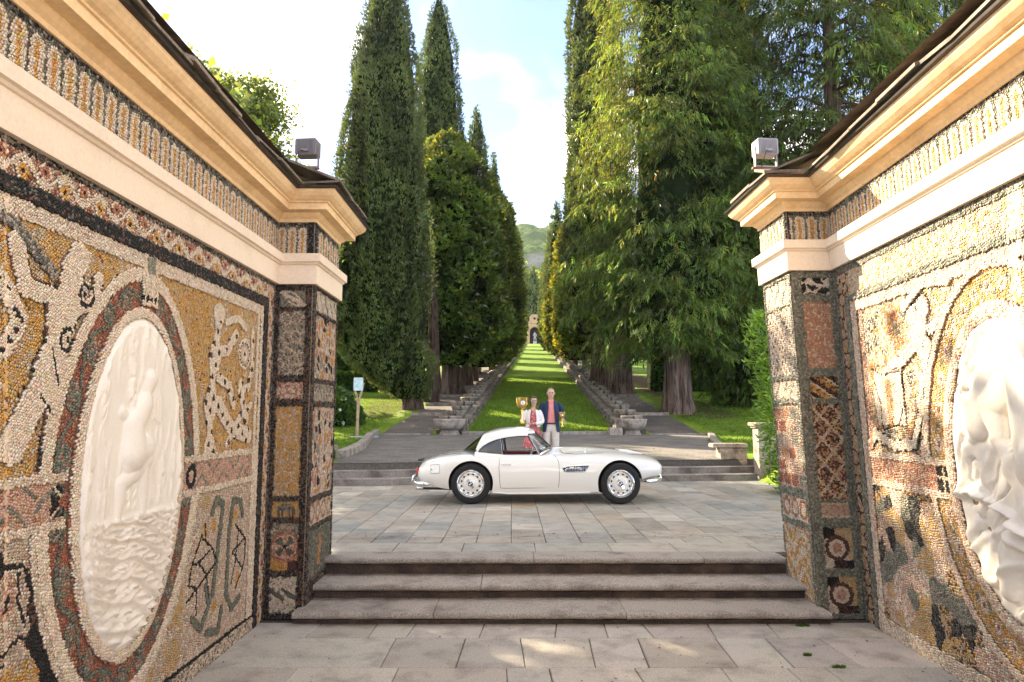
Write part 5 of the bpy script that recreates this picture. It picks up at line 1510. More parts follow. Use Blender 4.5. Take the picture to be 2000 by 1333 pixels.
trunk('trunk', [(0, 0, -.8), (0, 0, .1), (0, 0, .8), (0, 0, 2.4), (-.1, 0, 6), (-.1, 0, 11)], [.95, .78, .62, .52, .45, .25], t3, M['bark'], flute=.34, n=40, seed=9)
t3c = empty('ivy_trunk', (-4.66, 39.7, gz(39.7)))
tag(t3c, 'dark leaning trunk close behind the thickest cypress on the left', 'tree trunk')
trunk('trunk', [(0, 0, -.8), (0, 0, .1), (.02, 0, .8), (.1, 0, 2.4), (.0, .5, 5), (-.2, 1.2, 8)], [.62, .48, .40, .34, .28, .2], t3c, M['bark'], flute=.34, n=32, seed=29)
t3b = empty('ivy_trunk', (-3.55, 52, gz(52)))
tag(t3b, 'second dark trunk on the left just behind the fluted one', 'tree trunk')
trunk('trunk', [(0, 0, -.8), (0, 0, .1), (0, 0, .8), (0, 0, 2.4), (0, 0, 9)], [.8, .62, .5, .45, .3], t3b, M['bark'], flute=.25, n=20, seed=19)
GL = 'magnolias along the left of the avenue'
magnolia(-4.35, 44.5, gz(44.5), 17.6, 3.5, 'broad magnolia, leaves coloured gold as if sunlit, nearest on the left behind the cypress', 5, 52000, GL, .34, base=1.9, gold=.09)
magnolia(-3.0, 56, gz(56), 17.7, 3.4, 'second left magnolia with sunlit yellow green leaf tint', 6, 36000, GL, .36, base=1.2, gold=.12)
magnolia(-2.2, 72, gz(72), 18.1, 3.3, 'third left magnolia, dark below and lit at the crown', 7, 26000, GL, .42, base=.6, gold=.12)
magnolia(-1.75, 89, gz(89), 20.8, 3.0, 'fourth left magnolia, rounded and close to the open sky', 8, 18000, GL, .5, base=.4, gold=.12)
magnolia(-1.5, 108, gz(108), 18.0, 3.1, 'fifth left magnolia beside the upper lawn', 9, 12000, GL, .55, base=.3)
magnolia(-1.0, 132, gz(132), 16.0, 3.0, 'sixth left magnolia, small and far up the avenue', 10, 8000, GL, .6, base=.2)
magnolia(-.6, 160, gz(160), 13.0, 3.2, 'seventh left magnolia near the pavilion', 11, 7000, GL, .7, base=.2)
magnolia(.3, 194, gz(194), 11.5, 3.2, 'last left magnolia right before the pavilion', 12, 6000, GL, .8, base=.2)
# --- right side of the avenue
cypress(6.05, 47.5, gz(47.5), 34.0, 2.25, 'tall narrow cypress at the left edge of the right hand trees', 13, 42000, 'cypresses along the right of the avenue', .26, base=4.0, trunk_r=.75,
        shape=[(0, .7), (.1, .95), (.3, 1.0), (.55, .92), (.75, .82), (.9, .55), (1, .05)])
cypress(7.0, 54.5, gz(54.5), 32.0, 2.0, 'second tall cypress hidden behind the first on the right', 14, 20000, 'cypresses along the right of the avenue', .30, base=3.0)
cypress(7.9, 138, gz(138), 24.5, 1.6, 'narrow sunlit cypress far up on the right of the avenue', 15, 9000, 'cypresses along the right of the avenue', .45, base=.5)
cypress(7.4, 150, gz(150), 20.5, 1.4, 'slim dark cypress left of the far sunlit one', 16, 7000, 'cypresses along the right of the avenue', .5, base=.5)
cypress(7.6, 112, gz(112), 26.0, 2.2, 'dark cypress behind the sunlit magnolias on the right', 17, 11000, 'cypresses along the right of the avenue', .45, base=.5)
magnolia(6.5, 61, gz(61), 16.5, 2.3, 'sunlit yellow magnolia nearest on the right of the avenue', 18, 24000, 'magnolias along the right of the avenue', .42, gold=.30, base=2.2)
magnolia(6.9, 74, gz(74), 15.5, 2.3, 'second sunlit magnolia on the right', 20, 16000, 'magnolias along the right of the avenue', .48, gold=.30, base=1.0)
magnolia(7.2, 92, gz(92), 13.5, 2.6, 'third right magnolia, darker and rounder', 21, 12000, 'magnolias along the right of the avenue', .55, gold=.15)
magnolia(8.7, 118, gz(118), 14.0, 3.0, 'fourth right magnolia, dark green beside the far cypresses', 22, 9000, 'magnolias along the right of the avenue', .6)
magnolia(10.4, 150, gz(150), 12.0, 3.1, 'fifth right magnolia up the slope', 23, 7000, 'magnolias along the right of the avenue', .7)
magnolia(12.3, 186, gz(186), 10.5, 3.0, 'last right magnolia beside the pavilion', 24, 6000, 'magnolias along the right of the avenue', .8)
cedar(8.3, 34.2, gz(34.2), 31.0, 6.1, 'huge feathery green cedar on the right with a thick fluted trunk', 31, 800, 58, trunk_r=.62, first=.115, core=.38, lsize=.58, cone=.42, hang=1.0)
cedar(12.6, 37.5, gz(37.5), 27.0, 5.0, 'dark hanging cedar right of the huge one, low skirts over the lawn', 32, 430, 40, trunk_r=.5, first=.03, core=.38, lsize=.66, cone=.45, tone=(.80, .82, .8), hang=1.15)
cedar(16.2, 33.0, gz(33), 30.0, 7.0, 'spreading dark conifer at upper right with sky showing between its boughs', 33, 270, 42, trunk_r=.7, first=.26, core=0, lsize=.85, cone=.35, tone=(.72, .74, .7), limbs=2, limb_r=.14, hang=1.0, name='conifer_tree')
cedar(23.5, 39, gz(39), 31.0, 8.0, 'farthest right dark conifer above the wall roof', 34, 190, 34, trunk_r=.7, first=.22, core=.3, lsize=.95, cone=.4, tone=(.7, .7, .65), limbs=3, limb_r=.14, name='conifer_tree')
cedar(7.17, 45.2, gz(45.2), 7.0, 1.2, 'short leafy trunk of an old cedar between cypress and big cedar', 35, 26, 26, trunk_r=.72, first=.50, core=0, lsize=.5, cone=.4, tone=(.7, .75, .6), name='cedar_tree')
# --- trees at the left edge and behind the left wall
broadleaf('plane_tree', -12.6, 30, gz(30), 19, [(-.6, 0, 13.0, 3.1), (.5, .4, 11.6, 2.2), (-2.8, 0, 15.0, 2.6), (1.2, 0, 9.9, 1.2), (-3.8, -.5, 12.2, 2.5), (.4, 1, 15.0, 1.6), (0, 0, 7.5, 3.0), (2.2, -1, 7.0, 2.6), (-2.5, .5, 8.0, 2.8), (.5, -2.5, 6.4, 2.4)],  # lowest crowns, unseen behind the wall, added to shade the gravel
          'backlit plane tree with bright leaves rising above the left wall roof', 41, 70000, .19, dens=.75, clus=.34)
broadleaf('lime_tree', 1.2, 262, 28, 30, [(-3, 0, 20, 7), (4, 3, 24, 7.5), (-6, 4, 27, 6), (2, -2, 14, 6), (-1, 5, 31, 6)], 'bright green leafy tree behind the pavilion', 42, 16000, 1.1, dens=.35, clus=1.4, tone=(1.15, 1.1, 1))
broadleaf('lime_tree', 14, 275, 30, 30, [(-4, 0, 16, 7), (3, 3, 22, 8), (0, 4, 28, 6)], 'round green tree right behind the far cypresses', 43, 9000, 1.2, dens=.3, clus=1.5, tone=(.9, .95, .9))
cypress(8.3, 255, 29, 30, 3.8, 'grey green conifer standing before the hill', 44, 7000, None, .8, base=.5, tone=(1.5, 1.5, 1.5), shape=[(0, .9), (.2, 1), (.5, .7), (.8, .34), (1, .02)])
broadleaf('plane_tree', -11.8, 23.6, gz(23.6), 12.5, [(0, 0, 9.4, 2.9), (-2, 1.5, 8.4, 2.7), (.9, 2, 8.6, 2.2), (.3, -2, 8.6, 2.4), (.2, 3.5, 7.6, 2.2), (0, 0, 6.2, 2.8), (1, 2, 5.6, 2.6)], 'added unseen plane tree behind the left wall to filter sun on the terrace', 46, 9000, .32, dens=.5, clus=.4)  # unseen tree, added to keep direct sun off terrace and steps
broadleaf('plane_tree', -9.6, 17.0, 1.0, 11, [(.3, 0, 9.0, 1.5), (-.8, .5, 9.3, 1.8), (-2.4, 1, 9.6, 1.9), (0, -1.8, 8.6, 1.8), (-1, 2, 7.2, 2.2), (-.5, 0, 6.4, 2.4), (.3, 2.2, 9.0, 1.8)], 'smaller added plane tree, unseen close behind the left wall, filtering sun on the right wall', 47, 5500, .27, dens=.5, clus=.38)  # unseen tree, added to filter sun on the right wall and relief
broadleaf('plane_tree', -13.2, 36.5, gz(36.5), 13, [(0, 0, 9, 2.6), (1.4, 1, 8, 2.3), (-2, 0, 8.6, 2.6), (0, 1.5, 6, 2.6), (1, -1.5, 6, 2.2)], 'added plane tree, unseen behind the left pilaster, to shade the gravel', 48, 6500, .34, dens=.5, clus=.42)  # unseen tree, added to block a sun patch on the gravel
# dense trees left of the avenue outside the opening (seen as slivers between wall and cypress)
broadleaf('garden_tree', -13.2, 56, gz(56), 13, [(0, 0, 6.0, 3.6), (-2, 1, 9, 3.2), (2.6, 0, 5.4, 3.0), (1, 1, 9.6, 2.8), (0, -1, 3.0, 2.8)], 'leafy dark green tree behind the left hedge beside the thick cypress', 45, 12000, .5, mat='hedge', dens=.5, clus=.7)

def hedge(name, x0, x1, y0, y1, z0, h, label, seed, n, lsize=.16, cat='hedge', mat='hedge', skew=0.0):
    root = empty(name, ((x0 + x1) / 2, (y0 + y1) / 2, z0)); tag(root, label, cat)
    rg_ = np.random.default_rng(seed); w, d = x1 - x0, y1 - y0
    m = MB(); m.box(-w / 2 + .08, w / 2 - .08, -d / 2 + .08, d / 2 - .08, -.3, h - .1); m.build('hedge_core', M['core'], root)
    k = n; f = rg_.random(k); C = np.zeros((k, 3)); D = np.zeros((k, 3))
    fr = f < .62; C[fr] = np.c_[(rg_.random(fr.sum()) - .5) * w, np.full(fr.sum(), -d / 2), rg_.random(fr.sum()) * h]; D[fr] = (0, -1, .5)
    tp = ~fr; C[tp] = np.c_[(rg_.random(tp.sum()) - .5) * w, (rg_.random(tp.sum()) - .5) * d, np.full(tp.sum(), h)]; D[tp] = (0, 0, 1)
    C += rg_.normal(0, .06, (k, 3)); D = D + rg_.normal(0, .6, (k, 3)); s = lsize * (.6 + .7 * rg_.random(k))
    cl = fbm(C * 1.3, seed); leaf_obj('foliage', leaves(C, D, s, s * .6, rg_), (.6 + .9 * cl[:, None]) * (.8 + .4 * rg_.random((k, 1))) * np.ones((1, 3)), M[mat], root)
    return root
hedge('clipped_hedge', -17, -8.3, 45.5, 47, gz(45.5), 1.25, 'low clipped hedge at the top of the left lawn behind the forked post', 51, 9000, .2)
hedge('tall_hedge', -17.5, -8.6, 49.0, 52, gz(49), 4.6, 'taller leafy hedge behind the clipped hedge on the left', 52, 9000, .34)
hedge('dark_hedge', 9.6, 27, 46.5, 49, gz(46), 3.4, 'dark hedge closing the right lawn under the cedars', 53, 15000, .3)
hedge('dark_hedge', 14, 34, 60, 66, gz(58), 14, 'tall dark green wood edge behind the right lawn', 54, 14000, .8)

# flowering bush at the left lawn
def bush(x, y, h, r, label, seed, n):
    root = empty('flowering_bush', (x, y, gz(y))); tag(root, label, 'bush')
    rg_ = np.random.default_rng(seed); p = rg_.normal(0, 1, (n, 3)); p /= np.linalg.norm(p, axis=1, keepdims=True); p[:, 2] = np.abs(p[:, 2])
    cl = fbm(p * 3, seed); C = p * np.array([r, r, h]) * (.75 + .4 * cl)[:, None]
    D = p + rg_.normal(0, .6, (n, 3)); s = .16 * (.6 + .8 * rg_.random(n))
    leaf_obj('foliage', leaves(C, D, s, s * .6, rg_), (.6 + .9 * cl[:, None]) * (.7 + .5 * rg_.random((n, 1))) * np.ones((1, 3)), M['hedge'], root)
    lathe_core('bush_core', [(r * .7, -.1), (r * .72, h * .3), (r * .5, h * .6), (.1, h * .72)], root, 12)
    M.setdefault('petal', simple('white_petal', (.8, .78, .7), .6))
    for k in range(26):
        a = rg_.normal(0, 1, 3); a /= np.linalg.norm(a); a[2] = abs(a[2]); a[1] = -abs(a[1])
        c = a * np.array([r, r, h]) * .98
        m = MB()
        for q in range(6):
            t = q * math.pi / 3; m.add([c, c + .05 * np.array([math.cos(t), -.4, math.sin(t)]), c + .075 * np.array([math.cos(t + .5), -.25, math.sin(t + .5)]), c + .05 * np.array([math.cos(t + 1), -.4, math.sin(t + 1)])], [(0, 1, 2, 3)])
        m.build('flower', M['petal'], root)
    return root
bush(-7.75, 30.0, 1.55, 1.25, 'round green bush with white flowers at the left edge of the lawn', 61, 4200)

# laurel climbing behind the right pilaster
lau = empty('laurel_shrub', (5.3, 13.0, .4)); tag(lau, 'fresh green laurel shrub beside the right pilaster and the stone pier', 'shrub')
rg_ = np.random.default_rng(71)
def laurel_leaf():
    V = []; F = []; n = 6
    for i in range(n + 1):
        t = i / n; w = .5 * math.sin(math.pi * min(1, t * .94 + .06)) ** .8 * .40 * (1 if i < n else 0); z = .10 * math.sin(t * 2.6) - .12 * t * t
        V += [(-w, t, z + .05 * w), (0, t, z), (w, t, z + .05 * w)]
    for i in range(n):
        a = 3 * i; F += [(a, a + 1, a + 4, a + 3), (a + 1, a + 2, a + 5, a + 4)]
    return V, F
LV, LF = laurel_leaf(); LV = np.array(LV)
var = []
for k in range(6):
    me = bpy.data.meshes.new('leaf'); me.from_pydata([tuple(v) for v in LV], [], LF); me.materials.append(M['laurel'])
    a_ = me.attributes.new('tint', 'FLOAT_COLOR', 'POINT'); c_ = (.62 + .17 * k) ; a_.data.foreach_set('color', np.tile([c_ * (1.0 if k < 4 else 1.15), c_, c_ * .9, 1], len(LV)).astype(np.float32))
    me.polygons.foreach_set('use_smooth', [True] * len(LF)); var.append(me)
def lau_w(z): return np.interp(z, [0, .28, .62, .99, 1.57, 1.96, 2.55, 3.14, 3.4, 3.56], [.25, .32, .45, .54, .66, .60, .70, .78, .62, .28])
zs = rg_.random(295) * 3.5 + .04
for k, z in enumerate(zs):
    w = float(lau_w(z)); p = Vector((-w * (1.02 - .45 * rg_.random() ** 1.5), -.45 + .5 * rg_.random(), z))
    d = Vector((-.9 + rg_.normal(0, .5), -.6 + rg_.normal(0, .5), .35 + rg_.normal(0, .4))).normalized()
    up = Vector((rg_.normal(0, .4), -.3, 1)); x_ = d.cross(up).normalized(); z_ = x_.cross(d)
    L_ = rg_.uniform(.12, .19)
    o = bpy.data.objects.new('leaf', var[k % 6]); o.matrix_world = Matrix.Translation(p) @ Matrix((x_, d, z_)).transposed().to_4x4() @ Matrix.Scale(L_, 4); link(o, lau)
n = 2600
zz = rg_.random(n) * 3.5; w = lau_w(zz)
C = np.c_[-w * .95 + (w + .5) * rg_.random(n) ** 1.2, -.40 + .9 * rg_.random(n), zz]
D = np.c_[-.6 + rg_.normal(0, .6, n), -.4 + rg_.normal(0, .6, n), .35 + rg_.normal(0, .5, n)]
s = .16 * (.7 + .5 * rg_.random(n)); o = leaf_obj('leaf_mass', leaves(C, D, s, s * .42, rg_, up=np.array([0, 0, 1.])), (.55 + .6 * rg_.random((n, 1))) * np.ones((1, 3)), M['laurel'], lau); tag(o, kind='stuff')
m = MB()
for k in range(5): m.tube([(.05 * k, .1 * k, -.02), (-.2 + .1 * k, .05 + .08 * k, 1.4), (-.4 + .12 * k, .1 * k, 3.1)], [.03, .02, .006], 5)
m.build('stem', M['bark'], lau)
# ================================================================== garden stonework
# two large bowls at the feet of the water chains
M['water'] = simple('dark_water', (.05, .035, .02), .08, var=.3, scale=8, bump=.35, bscale=25)
def big_bowl(x, y, label):
    z = gz(y) - .02; root = empty('stone_bowl', (x, y, z)); tag(root, label, 'stone bowl', 'large bowls at the feet of the water chains')
    m = MB(); r = .63
    pr = [(.30, .20), (.42, .24), (.53, .33), (.60, .46), (.615, .56), (.635, .575), (.635, .63), (.615, .645), (.56, .645), (.545, .60), (.50, .48)]
    m.lathe(pr, 40); m.build('bowl', M['garden_stone'], root, smooth=True, tint=(1.15, 1.12, 1.08))
    m = MB(); m.lathe([(.001, .565), (.555, .565)], 32, cap=False); m.build('water', M['water'], root)
    m = MB(); m.lathe([(.44, -.05), (.40, .06), (.36, .12), (.34, .205)], 24); m.build('pedestal', M['garden_stone'], root, smooth=True, tint=(.95, .93, .9))
    return root
big_bowl(ax_x(27) - 3.58, 26.75, 'left stone bowl at the foot of the left water chain')
bb = big_bowl(ax_x(27) + 3.47, 26.75, 'right stone bowl at the foot of the right water chain')
blk = MB(); blk.box(-.42, .08, -.26, .2, -.05, .30, bev=.05); o = blk.build('stone_block', M['garden_stone'], None, tint=(1.1, 1.05, 1.0), loc=(ax_x(27) + 3.0, 26.55, gz(26.6)))
tag(o, 'rough stone block propped beside the right stone bowl', 'stone block')

# water chains: rows of lipped basins climbing on rough walls
def basin_parts():
    m = MB(); n = 16; 
    for (rx, ry, x0, zt, hh) in ((.40, .34, 0, .0, .26),):
        pass
    V = []; F = []
    pr = [(.45, -.30), (.78, -.24), (.95, -.10), (1.0, -.02), (1.0, .03), (.90, .04), (.84, -.05), (.70, -.09)]
    for r, h in pr:
        for k in range(n):
            a = 2 * math.pi * k / n; sc = 1 + .05 * math.cos(4 * a)
            V.append((.44 * r * math.cos(a) * sc, .46 * r * math.sin(a) * sc, h))
    for i in range(len(pr) - 1):
        for k in range(n): k2 = (k + 1) % n; F.append((i * n + k, i * n + k2, (i + 1) * n + k2, (i + 1) * n + k))
    F.append(tuple(range(n))[::-1])
    W = [(.44 * .80 * math.cos(2 * math.pi * k / n), .46 * .80 * math.sin(2 * math.pi * k / n), -.05) for k in range(n)]
    m2 = MB(); m2.box(-.36, .36, .08, .95, -.95, -.22)
    return V, F, W, n
bv, bf, bw, bn = basin_parts()
def chain(side, label, group):
    protos = None; Yq = 27.75; k = 0
    rgc = random.Random(8 + side)
    while Yq < 236:
        x = ax_x(Yq) + side * (3.66); z = gz(Yq) + .62 + rgc.uniform(-.03, .03)
        if protos is None or k < 26:
            if protos is None:
                root = empty('fountain_basin', (x, Yq, z))
                mk('basin', bv, bf, M['garden_stone'], root, smooth=True, tint=[(.80, .76, .70)] * len(bv))
                mk('water', bw, [tuple(range(bn))], M['water'], root)
                mm = MB(); mm.tube([(0, -.40, .0), (0, -.47, -.02), (0, -.50, -.12), (0, -.50, -.30)], [.05, .06, .05, .03], 6); mm.build('spill', M['water'], root)
                mm = MB(); mm.box(-.30, .30, -.20, .45, -1.0, -.24, bev=.04); mm.build('support', M['garden_stone'], root, tint=(.45, .42, .38))
                protos = root
            else:
                root = copy_tree(protos); root.location = (x, Yq, z)
        else:
            if k == 26:
                far = mk('fountain_basin', [(a, b, c) for a, b, c in bv] , bf, M['garden_stone'], None, smooth=True, tint=[(.72, .68, .62)] * len(bv)); root = far
                root.location = (x, Yq, z)
            else:
                root = far.copy(); COL.objects.link(root); root.location = (x, Yq, z)
        root.rotation_euler = (0, 0, rgc.uniform(-.06, .06)); s = rgc.uniform(.95, 1.06); root.scale = (s, s, s)
        ordn = k
        if k == 0: lab = f'lowest small basin of the {label} water chain, right above the large bowl'
        elif k == 1: lab = f'second lowest small basin of the {label} water chain'
        elif k == 2: lab = f'third lowest small basin of the {label} water chain'
        elif k == 3: lab = f'fourth lowest small basin of the {label} water chain'
        elif k < 10: lab = f"{['fifth', 'sixth', 'seventh', 'eighth', 'ninth', 'tenth'][k - 4]} lowest small basin of the {label} water chain"
        else: lab = f'grey stone basin higher up in the {label} water chain'
        for key in ('label', 'category', 'group'): 
            if key in root: del root[key]
        tag(root, lab, 'basin', group if k < 10 else group + ', upper part')
        Yq += 1.95; k += 1
    # rough wall that carries the chain, on the lawn side
    root = empty('rubble_wall', (ax_x(28) + side * 3.2, 28, gz(28)))
    tag(root, f'rough rubble wall along the {label} edge of the avenue lawn', 'stone wall', 'rubble walls beside the avenue lawn')
    rgn = np.random.default_rng(90 + side)
    ch = MB(); T = []; first = 0
    Y = 27.3
    while Y < 238:
        L_ = float(np.interp(Y, [27, 45, 80, 240], [.30, .36, .7, 2.0])); hh = .34
        rows_ = 3 if Y < 75 else (2 if Y < 120 else 1)
        for r_ in range(rows_):
            x0 = ax_x(Y) + side * (3.02 + .03 * r_); z0 = gz(Y) - .12 + (hh + .12) * r_ / rows_; z1 = gz(Y) - .12 + (hh + .12) * (r_ + 1) / rows_
            off = rgn.random() * L_ * .5 * (r_ % 2); pr_ = rgn.random() * .07
            xa, xb = sorted((x0 - side * pr_, x0 + side * .55))
            v = rgn.uniform(.38, .82); t = (v, v * .94, v * .86)
            q = MB().box(xa, xb, Y + off + .01, Y + off + L_ - .01, z0 + .008, z1 - .008, bev=.03)
            Vq = [(a - root.location.x + rgn.normal(0, .012), b - 28 + rgn.normal(0, .012), c - root.location.z + (b - Y) * .122 + rgn.normal(0, .010)) for a, b, c in q.V]
            if first < 140 and Y < 62:
                q2 = MB().add(Vq, q.F); q2.build('stone', M['garden_stone'], root, tint=t); first += 1
            else:
                ch.add(Vq, q.F); T += [t] * len(Vq)
        Y += L_
    o = ch.build('far_stones', M['garden_stone'], root, tint=T); tag(o, kind='stuff')
    cr = MB()
    pts = np.arange(27.2, 240, 3.0)
    V = []; 
    for y_ in pts:
        for sx, zz in ((3.10, -.3), (3.10, .16), (4.15, .16), (4.15, -.3)): V.append((ax_x(y_) + side * sx - root.location.x, y_ - 28, gz(y_) + zz - root.location.z))
    F = [(4 * i + j, 4 * i + (j + 1) % 4, 4 * i + 4 + (j + 1) % 4, 4 * i + 4 + j) for i in range(len(pts) - 1) for j in range(4)] + [(0, 1, 2, 3)]
    cr.add(V, F); cr.build('wall_core', M['mortar'], root)
chain(-1, 'left', 'small basins of the left water chain')
chain(1, 'right', 'small basins of the right water chain')

# pavilion with a hero in its niche at the top of the lawn
M['pav'] = stone('pavilion_stucco', (.50, .33, .19), (.26, .17, .10), speck=6, stain=.8, lo=.45, hi=.72, bump=.3, rough=.9, speckle=.12)
M['dark'] = simple('dark_interior', (.03, .026, .022), .95)
M['statue'] = simple('statue_stone', (.55, .50, .44), .8, var=.15, bump=.2, bscale=12)
py_ = 241.0; px_ = ax_x(py_) ; pz_ = gz(240) - .3
pav = empty('niche_pavilion', (px_, py_, pz_)); tag(pav, 'ochre stone pavilion with dark arched niche at the top of the avenue', 'pavilion')
m = MB(); aw, ah, tw, th_ = 1.75, 4.6, 2.55, 8.0
out = [(-tw, 0), (-tw, th_), (-1.9, th_ + .5), (-1.75, th_ + 2.0), (-1.1, th_ + 2.9), (1.1, th_ + 2.9), (1.75, th_ + 2.0), (1.9, th_ + .5), (tw, th_), (tw, 0)]
arc = [(aw * math.cos(math.pi * k / 14), ah + aw * math.sin(math.pi * k / 14)) for k in range(15)]
poly = out + [(aw, 0)] + arc + [(-aw, 0)]
bm = bmesh.new(); vs = [bm.verts.new((a, 0, b)) for a, b in poly]; f = bm.faces.new(vs)
bmesh.ops.triangulate(bm, faces=[f]); r_ = bmesh.ops.extrude_face_region(bm, geom=bm.faces[:]); bmesh.ops.translate(bm, verts=[e for e in r_['geom'] if isinstance(e, bmesh.types.BMVert)], vec=(0, 3, 0))
bmesh.ops.recalc_face_normals(bm, faces=bm.faces); me = bpy.data.meshes.new('facade'); bm.to_mesh(me); bm.free(); me.materials.append(M['pav']); link(bpy.data.objects.new('facade', me), pav)
m = MB(); m.box(-aw, aw, 2.6, 2.9, 0, ah + aw); m.build('niche_back', M['dark'], pav)
m = MB(); m.lathe([(.75, -.06), (.75, .0), (.55, .02)], 20, (0, -.03, th_ + 1.4), axis='y'); m.build('round_window_frame', M['pav'], pav)
m = MB(); m.lathe([(.45, -.07), (.45, -.05)], 18, (0, -.03, th_ + 1.4), axis='y'); m.build('round_window', M['dark'], pav)
m = MB(); m.box(-tw - .2, tw + .2, -.25, .0, th_ - .25, th_ + .05); m.build('cornice', M['pav'], pav)
m = MB()
for k in range(14):
    a0, a1 = math.pi * k / 14 + .015, math.pi * (k + 1) / 14 - .015
    m.prism([(aw * math.cos(a0), ah + aw * math.sin(a0)), ((aw + .38) * math.cos(a0), ah + (aw + .38) * math.sin(a0)), ((aw + .38) * math.cos(a1), ah + (aw + .38) * math.sin(a1)), (aw * math.cos(a1), ah + aw * math.sin(a1))], -.14, .0)
m.build('arch_stones', M['pav'], pav)
for s in (-1, 1):
    w_ = MB(); w_.box(s * 2.55 if s > 0 else -5.2, 5.2 if s > 0 else -2.55, .3, 1.0, 0, 2.6); w_.box(s * 2.55 if s > 0 else -5.4, 5.4 if s > 0 else -2.55, .2, 1.1, 2.6, 2.85); w_.build('side_wall', M['pav'], pav)

# parapets on the landings beside the avenue
def parapet(x, y, ln, label, side):
    z = gz(y); root = empty('stone_parapet', (x, y, z)); tag(root, label, 'parapet', 'stone parapets on the landings')
    n = 4
    for k in range(n):
        m = MB(); m.box(-.28, .28, k * ln / n + .01, (k + 1) * ln / n - .01, -.5 + .122 * ln * 0, 1.12 + .03 * k, bev=.03); m.build('block', M['garden_stone'], root, tint=(1.05, .95, .82))
    m = MB(); m.box(-.36, .36, -.06, ln + .05, 1.18, 1.32, bev=.03); m.build('coping', M['garden_stone'], root, tint=(1.2, 1.12, 1.0))
    m = MB(); m.box(-1.6 if side < 0 else .29, -.29 if side < 0 else 1.6, -.02, .5, -.5, 1.16, bev=.03); m.build('return_wall', M['garden_stone'], root, tint=(1.0, .85, .66))
    return root
parapet(-3.45, 61.5, 8.0, 'stone parapet on the left landing before dark trunks', -1)
parapet(6.55, 57.5, 8.0, 'stone parapet on the right landing under the magnolia', 1)
# steps crossing the side paths
for s in (-1, 1):
    for q, yy in enumerate((33.2, 37.5, 42.5)):
        root = MB(); root.box(-1.0, 1.0, -.16, .16, -.1, .12, bev=.02)
        o = root.build('path_step', M['garden_stone'], None, tint=(.9, .85, .78), loc=(ax_x(yy) + s * 5.2, yy, gz(yy) + .02)); tag(o, kind='structure')

# forked post with a small board on the left lawn
fp = empty('forked_signpost', (-5.85, 26.0, gz(26))); tag(fp, 'forked bare branch holding a small glassy notice board on the left lawn', 'signpost')
M['wood'] = stone('peeled_wood', (.46, .31, .20), (.20, .12, .07), speck=20, stain=8, lo=.45, hi=.7, bump=.4, rough=.8, speckle=.2)
m = MB(); m.tube([(0, 0, -.15), (.0, 0, .6), (.02, 0, 1.25), (.015, 0, 1.35)], [.062, .056, .058, .055], 10); m.build('stem', M['wood'], fp, smooth=True)
for s in (-1, 1):
    m = MB(); m.tube([(.015, 0, 1.22), (.015 + s * .07, 0, 1.5), (.015 + s * .16, -.01, 1.82), (.015 + s * .19, -.01, 2.02)], [.045, .042, .04, .036], 8); m.build('branch', M['wood'], fp, smooth=True)
M['board'] = simple('notice_board', (.42, .55, .56), .12, var=.25, scale=9, coat=.6)
m = MB(); m.box(-.155, .19, -.062, -.05, 1.72, 2.20, bev=.0); m.build('board', M['board'], fp)
m = MB()
for (a, b, c, d) in ((-.165, .20, 2.20, 2.212), (-.165, .20, 1.708, 1.72), (-.167, -.155, 1.708, 2.212), (.19, .202, 1.708, 2.212)): m.box(a, b, -.066, -.048, c, d)
m.build('board_frame', M['lamp_grey'], fp)
m = MB(); m.box(-.5, .5, -.22, .22, .0, .05, bev=.015); o = m.build('lawn_plaque', M['board'], None, loc=(-4.6, 23.6, gz(23.6) + .0)); 
o.location = (-5.35, 25.0, gz(25) + .01); tag(o, 'flat grey green plate lying in the grass below the forked post', 'plate')

# stone piers at the ends of the garden steps
def pier(x, y, z, w, h, label, cap=True, tint=(1, .95, .88)):
    root = empty('stone_pier', (x, y, z)); tag(root, label, 'stone pier', 'piers at the ends of the garden steps')
    m = MB(); m.box(-w / 2, w / 2, -w / 2, w / 2, -.3, .10, bev=.01); m.build('plinth', M['garden_stone'], root, tint=tint)
    m = MB(); m.box(-w / 2 + .03, w / 2 - .03, -w / 2 + .03, w / 2 - .03, .10, h * .5 - .004, bev=.008); m.box(-w / 2 + .03, w / 2 - .03, -w / 2 + .03, w / 2 - .03, h * .5 + .004, h - .12, bev=.008); m.build('shaft', M['garden_stone'], root, tint=tint)
    m = MB(); m.box(-w / 2 - .01, w / 2 + .01, -w / 2 - .01, w / 2 + .01, h - .12, h - .07, bev=.01); m.box(-w / 2 - .05, w / 2 + .05, -w / 2 - .05, w / 2 + .05, h - .07, h, bev=.015); m.build('cap', M['garden_stone'], root, tint=tint)
    return root
pier(5.75, 15.75, .40, .42, 1.30, 'tall square stone pier at the right end of the garden steps', tint=(1.15, 1.08, .98))
m = MB(); m.box(-.75, .0, -.16, .16, -.1, .50, bev=.04); m.box(-.95, .0, -.2, .2, .52, .62, bev=.015)
rw = empty('low_stone_wall', (5.55, 16.5, .80)); tag(rw, 'low broken stone wall with a coping next to the right pier', 'low wall')
for (z0, z1, x0, x1, nm) in ((-.1, .30, -.62, .0, 'stone'), (.03, .24, -.30, .0, 'stone'), (.31, .40, -.80, .02, 'coping')):
    m = MB(); m.box(x0, x1, -.18 - (.03 if nm == 'coping' else 0) + (.1 if z0 > 0 and nm == 'stone' else 0), .18, z0, z1, bev=.02); m.build(nm, M['garden_stone'], rw, tint=(1.25, 1.15, 1.0))
lw = empty('low_stone_wall', (-4.45, 15.0, .40)); tag(lw, 'low dark stone wall with a flat cap at the left end of the garden steps', 'low wall')
m = MB(); m.box(-1.2, .26, -.2, 1.35, -.3, .66, bev=.02); m.build('wall_block', M['garden_stone'], lw, tint=(.62, .56, .50))
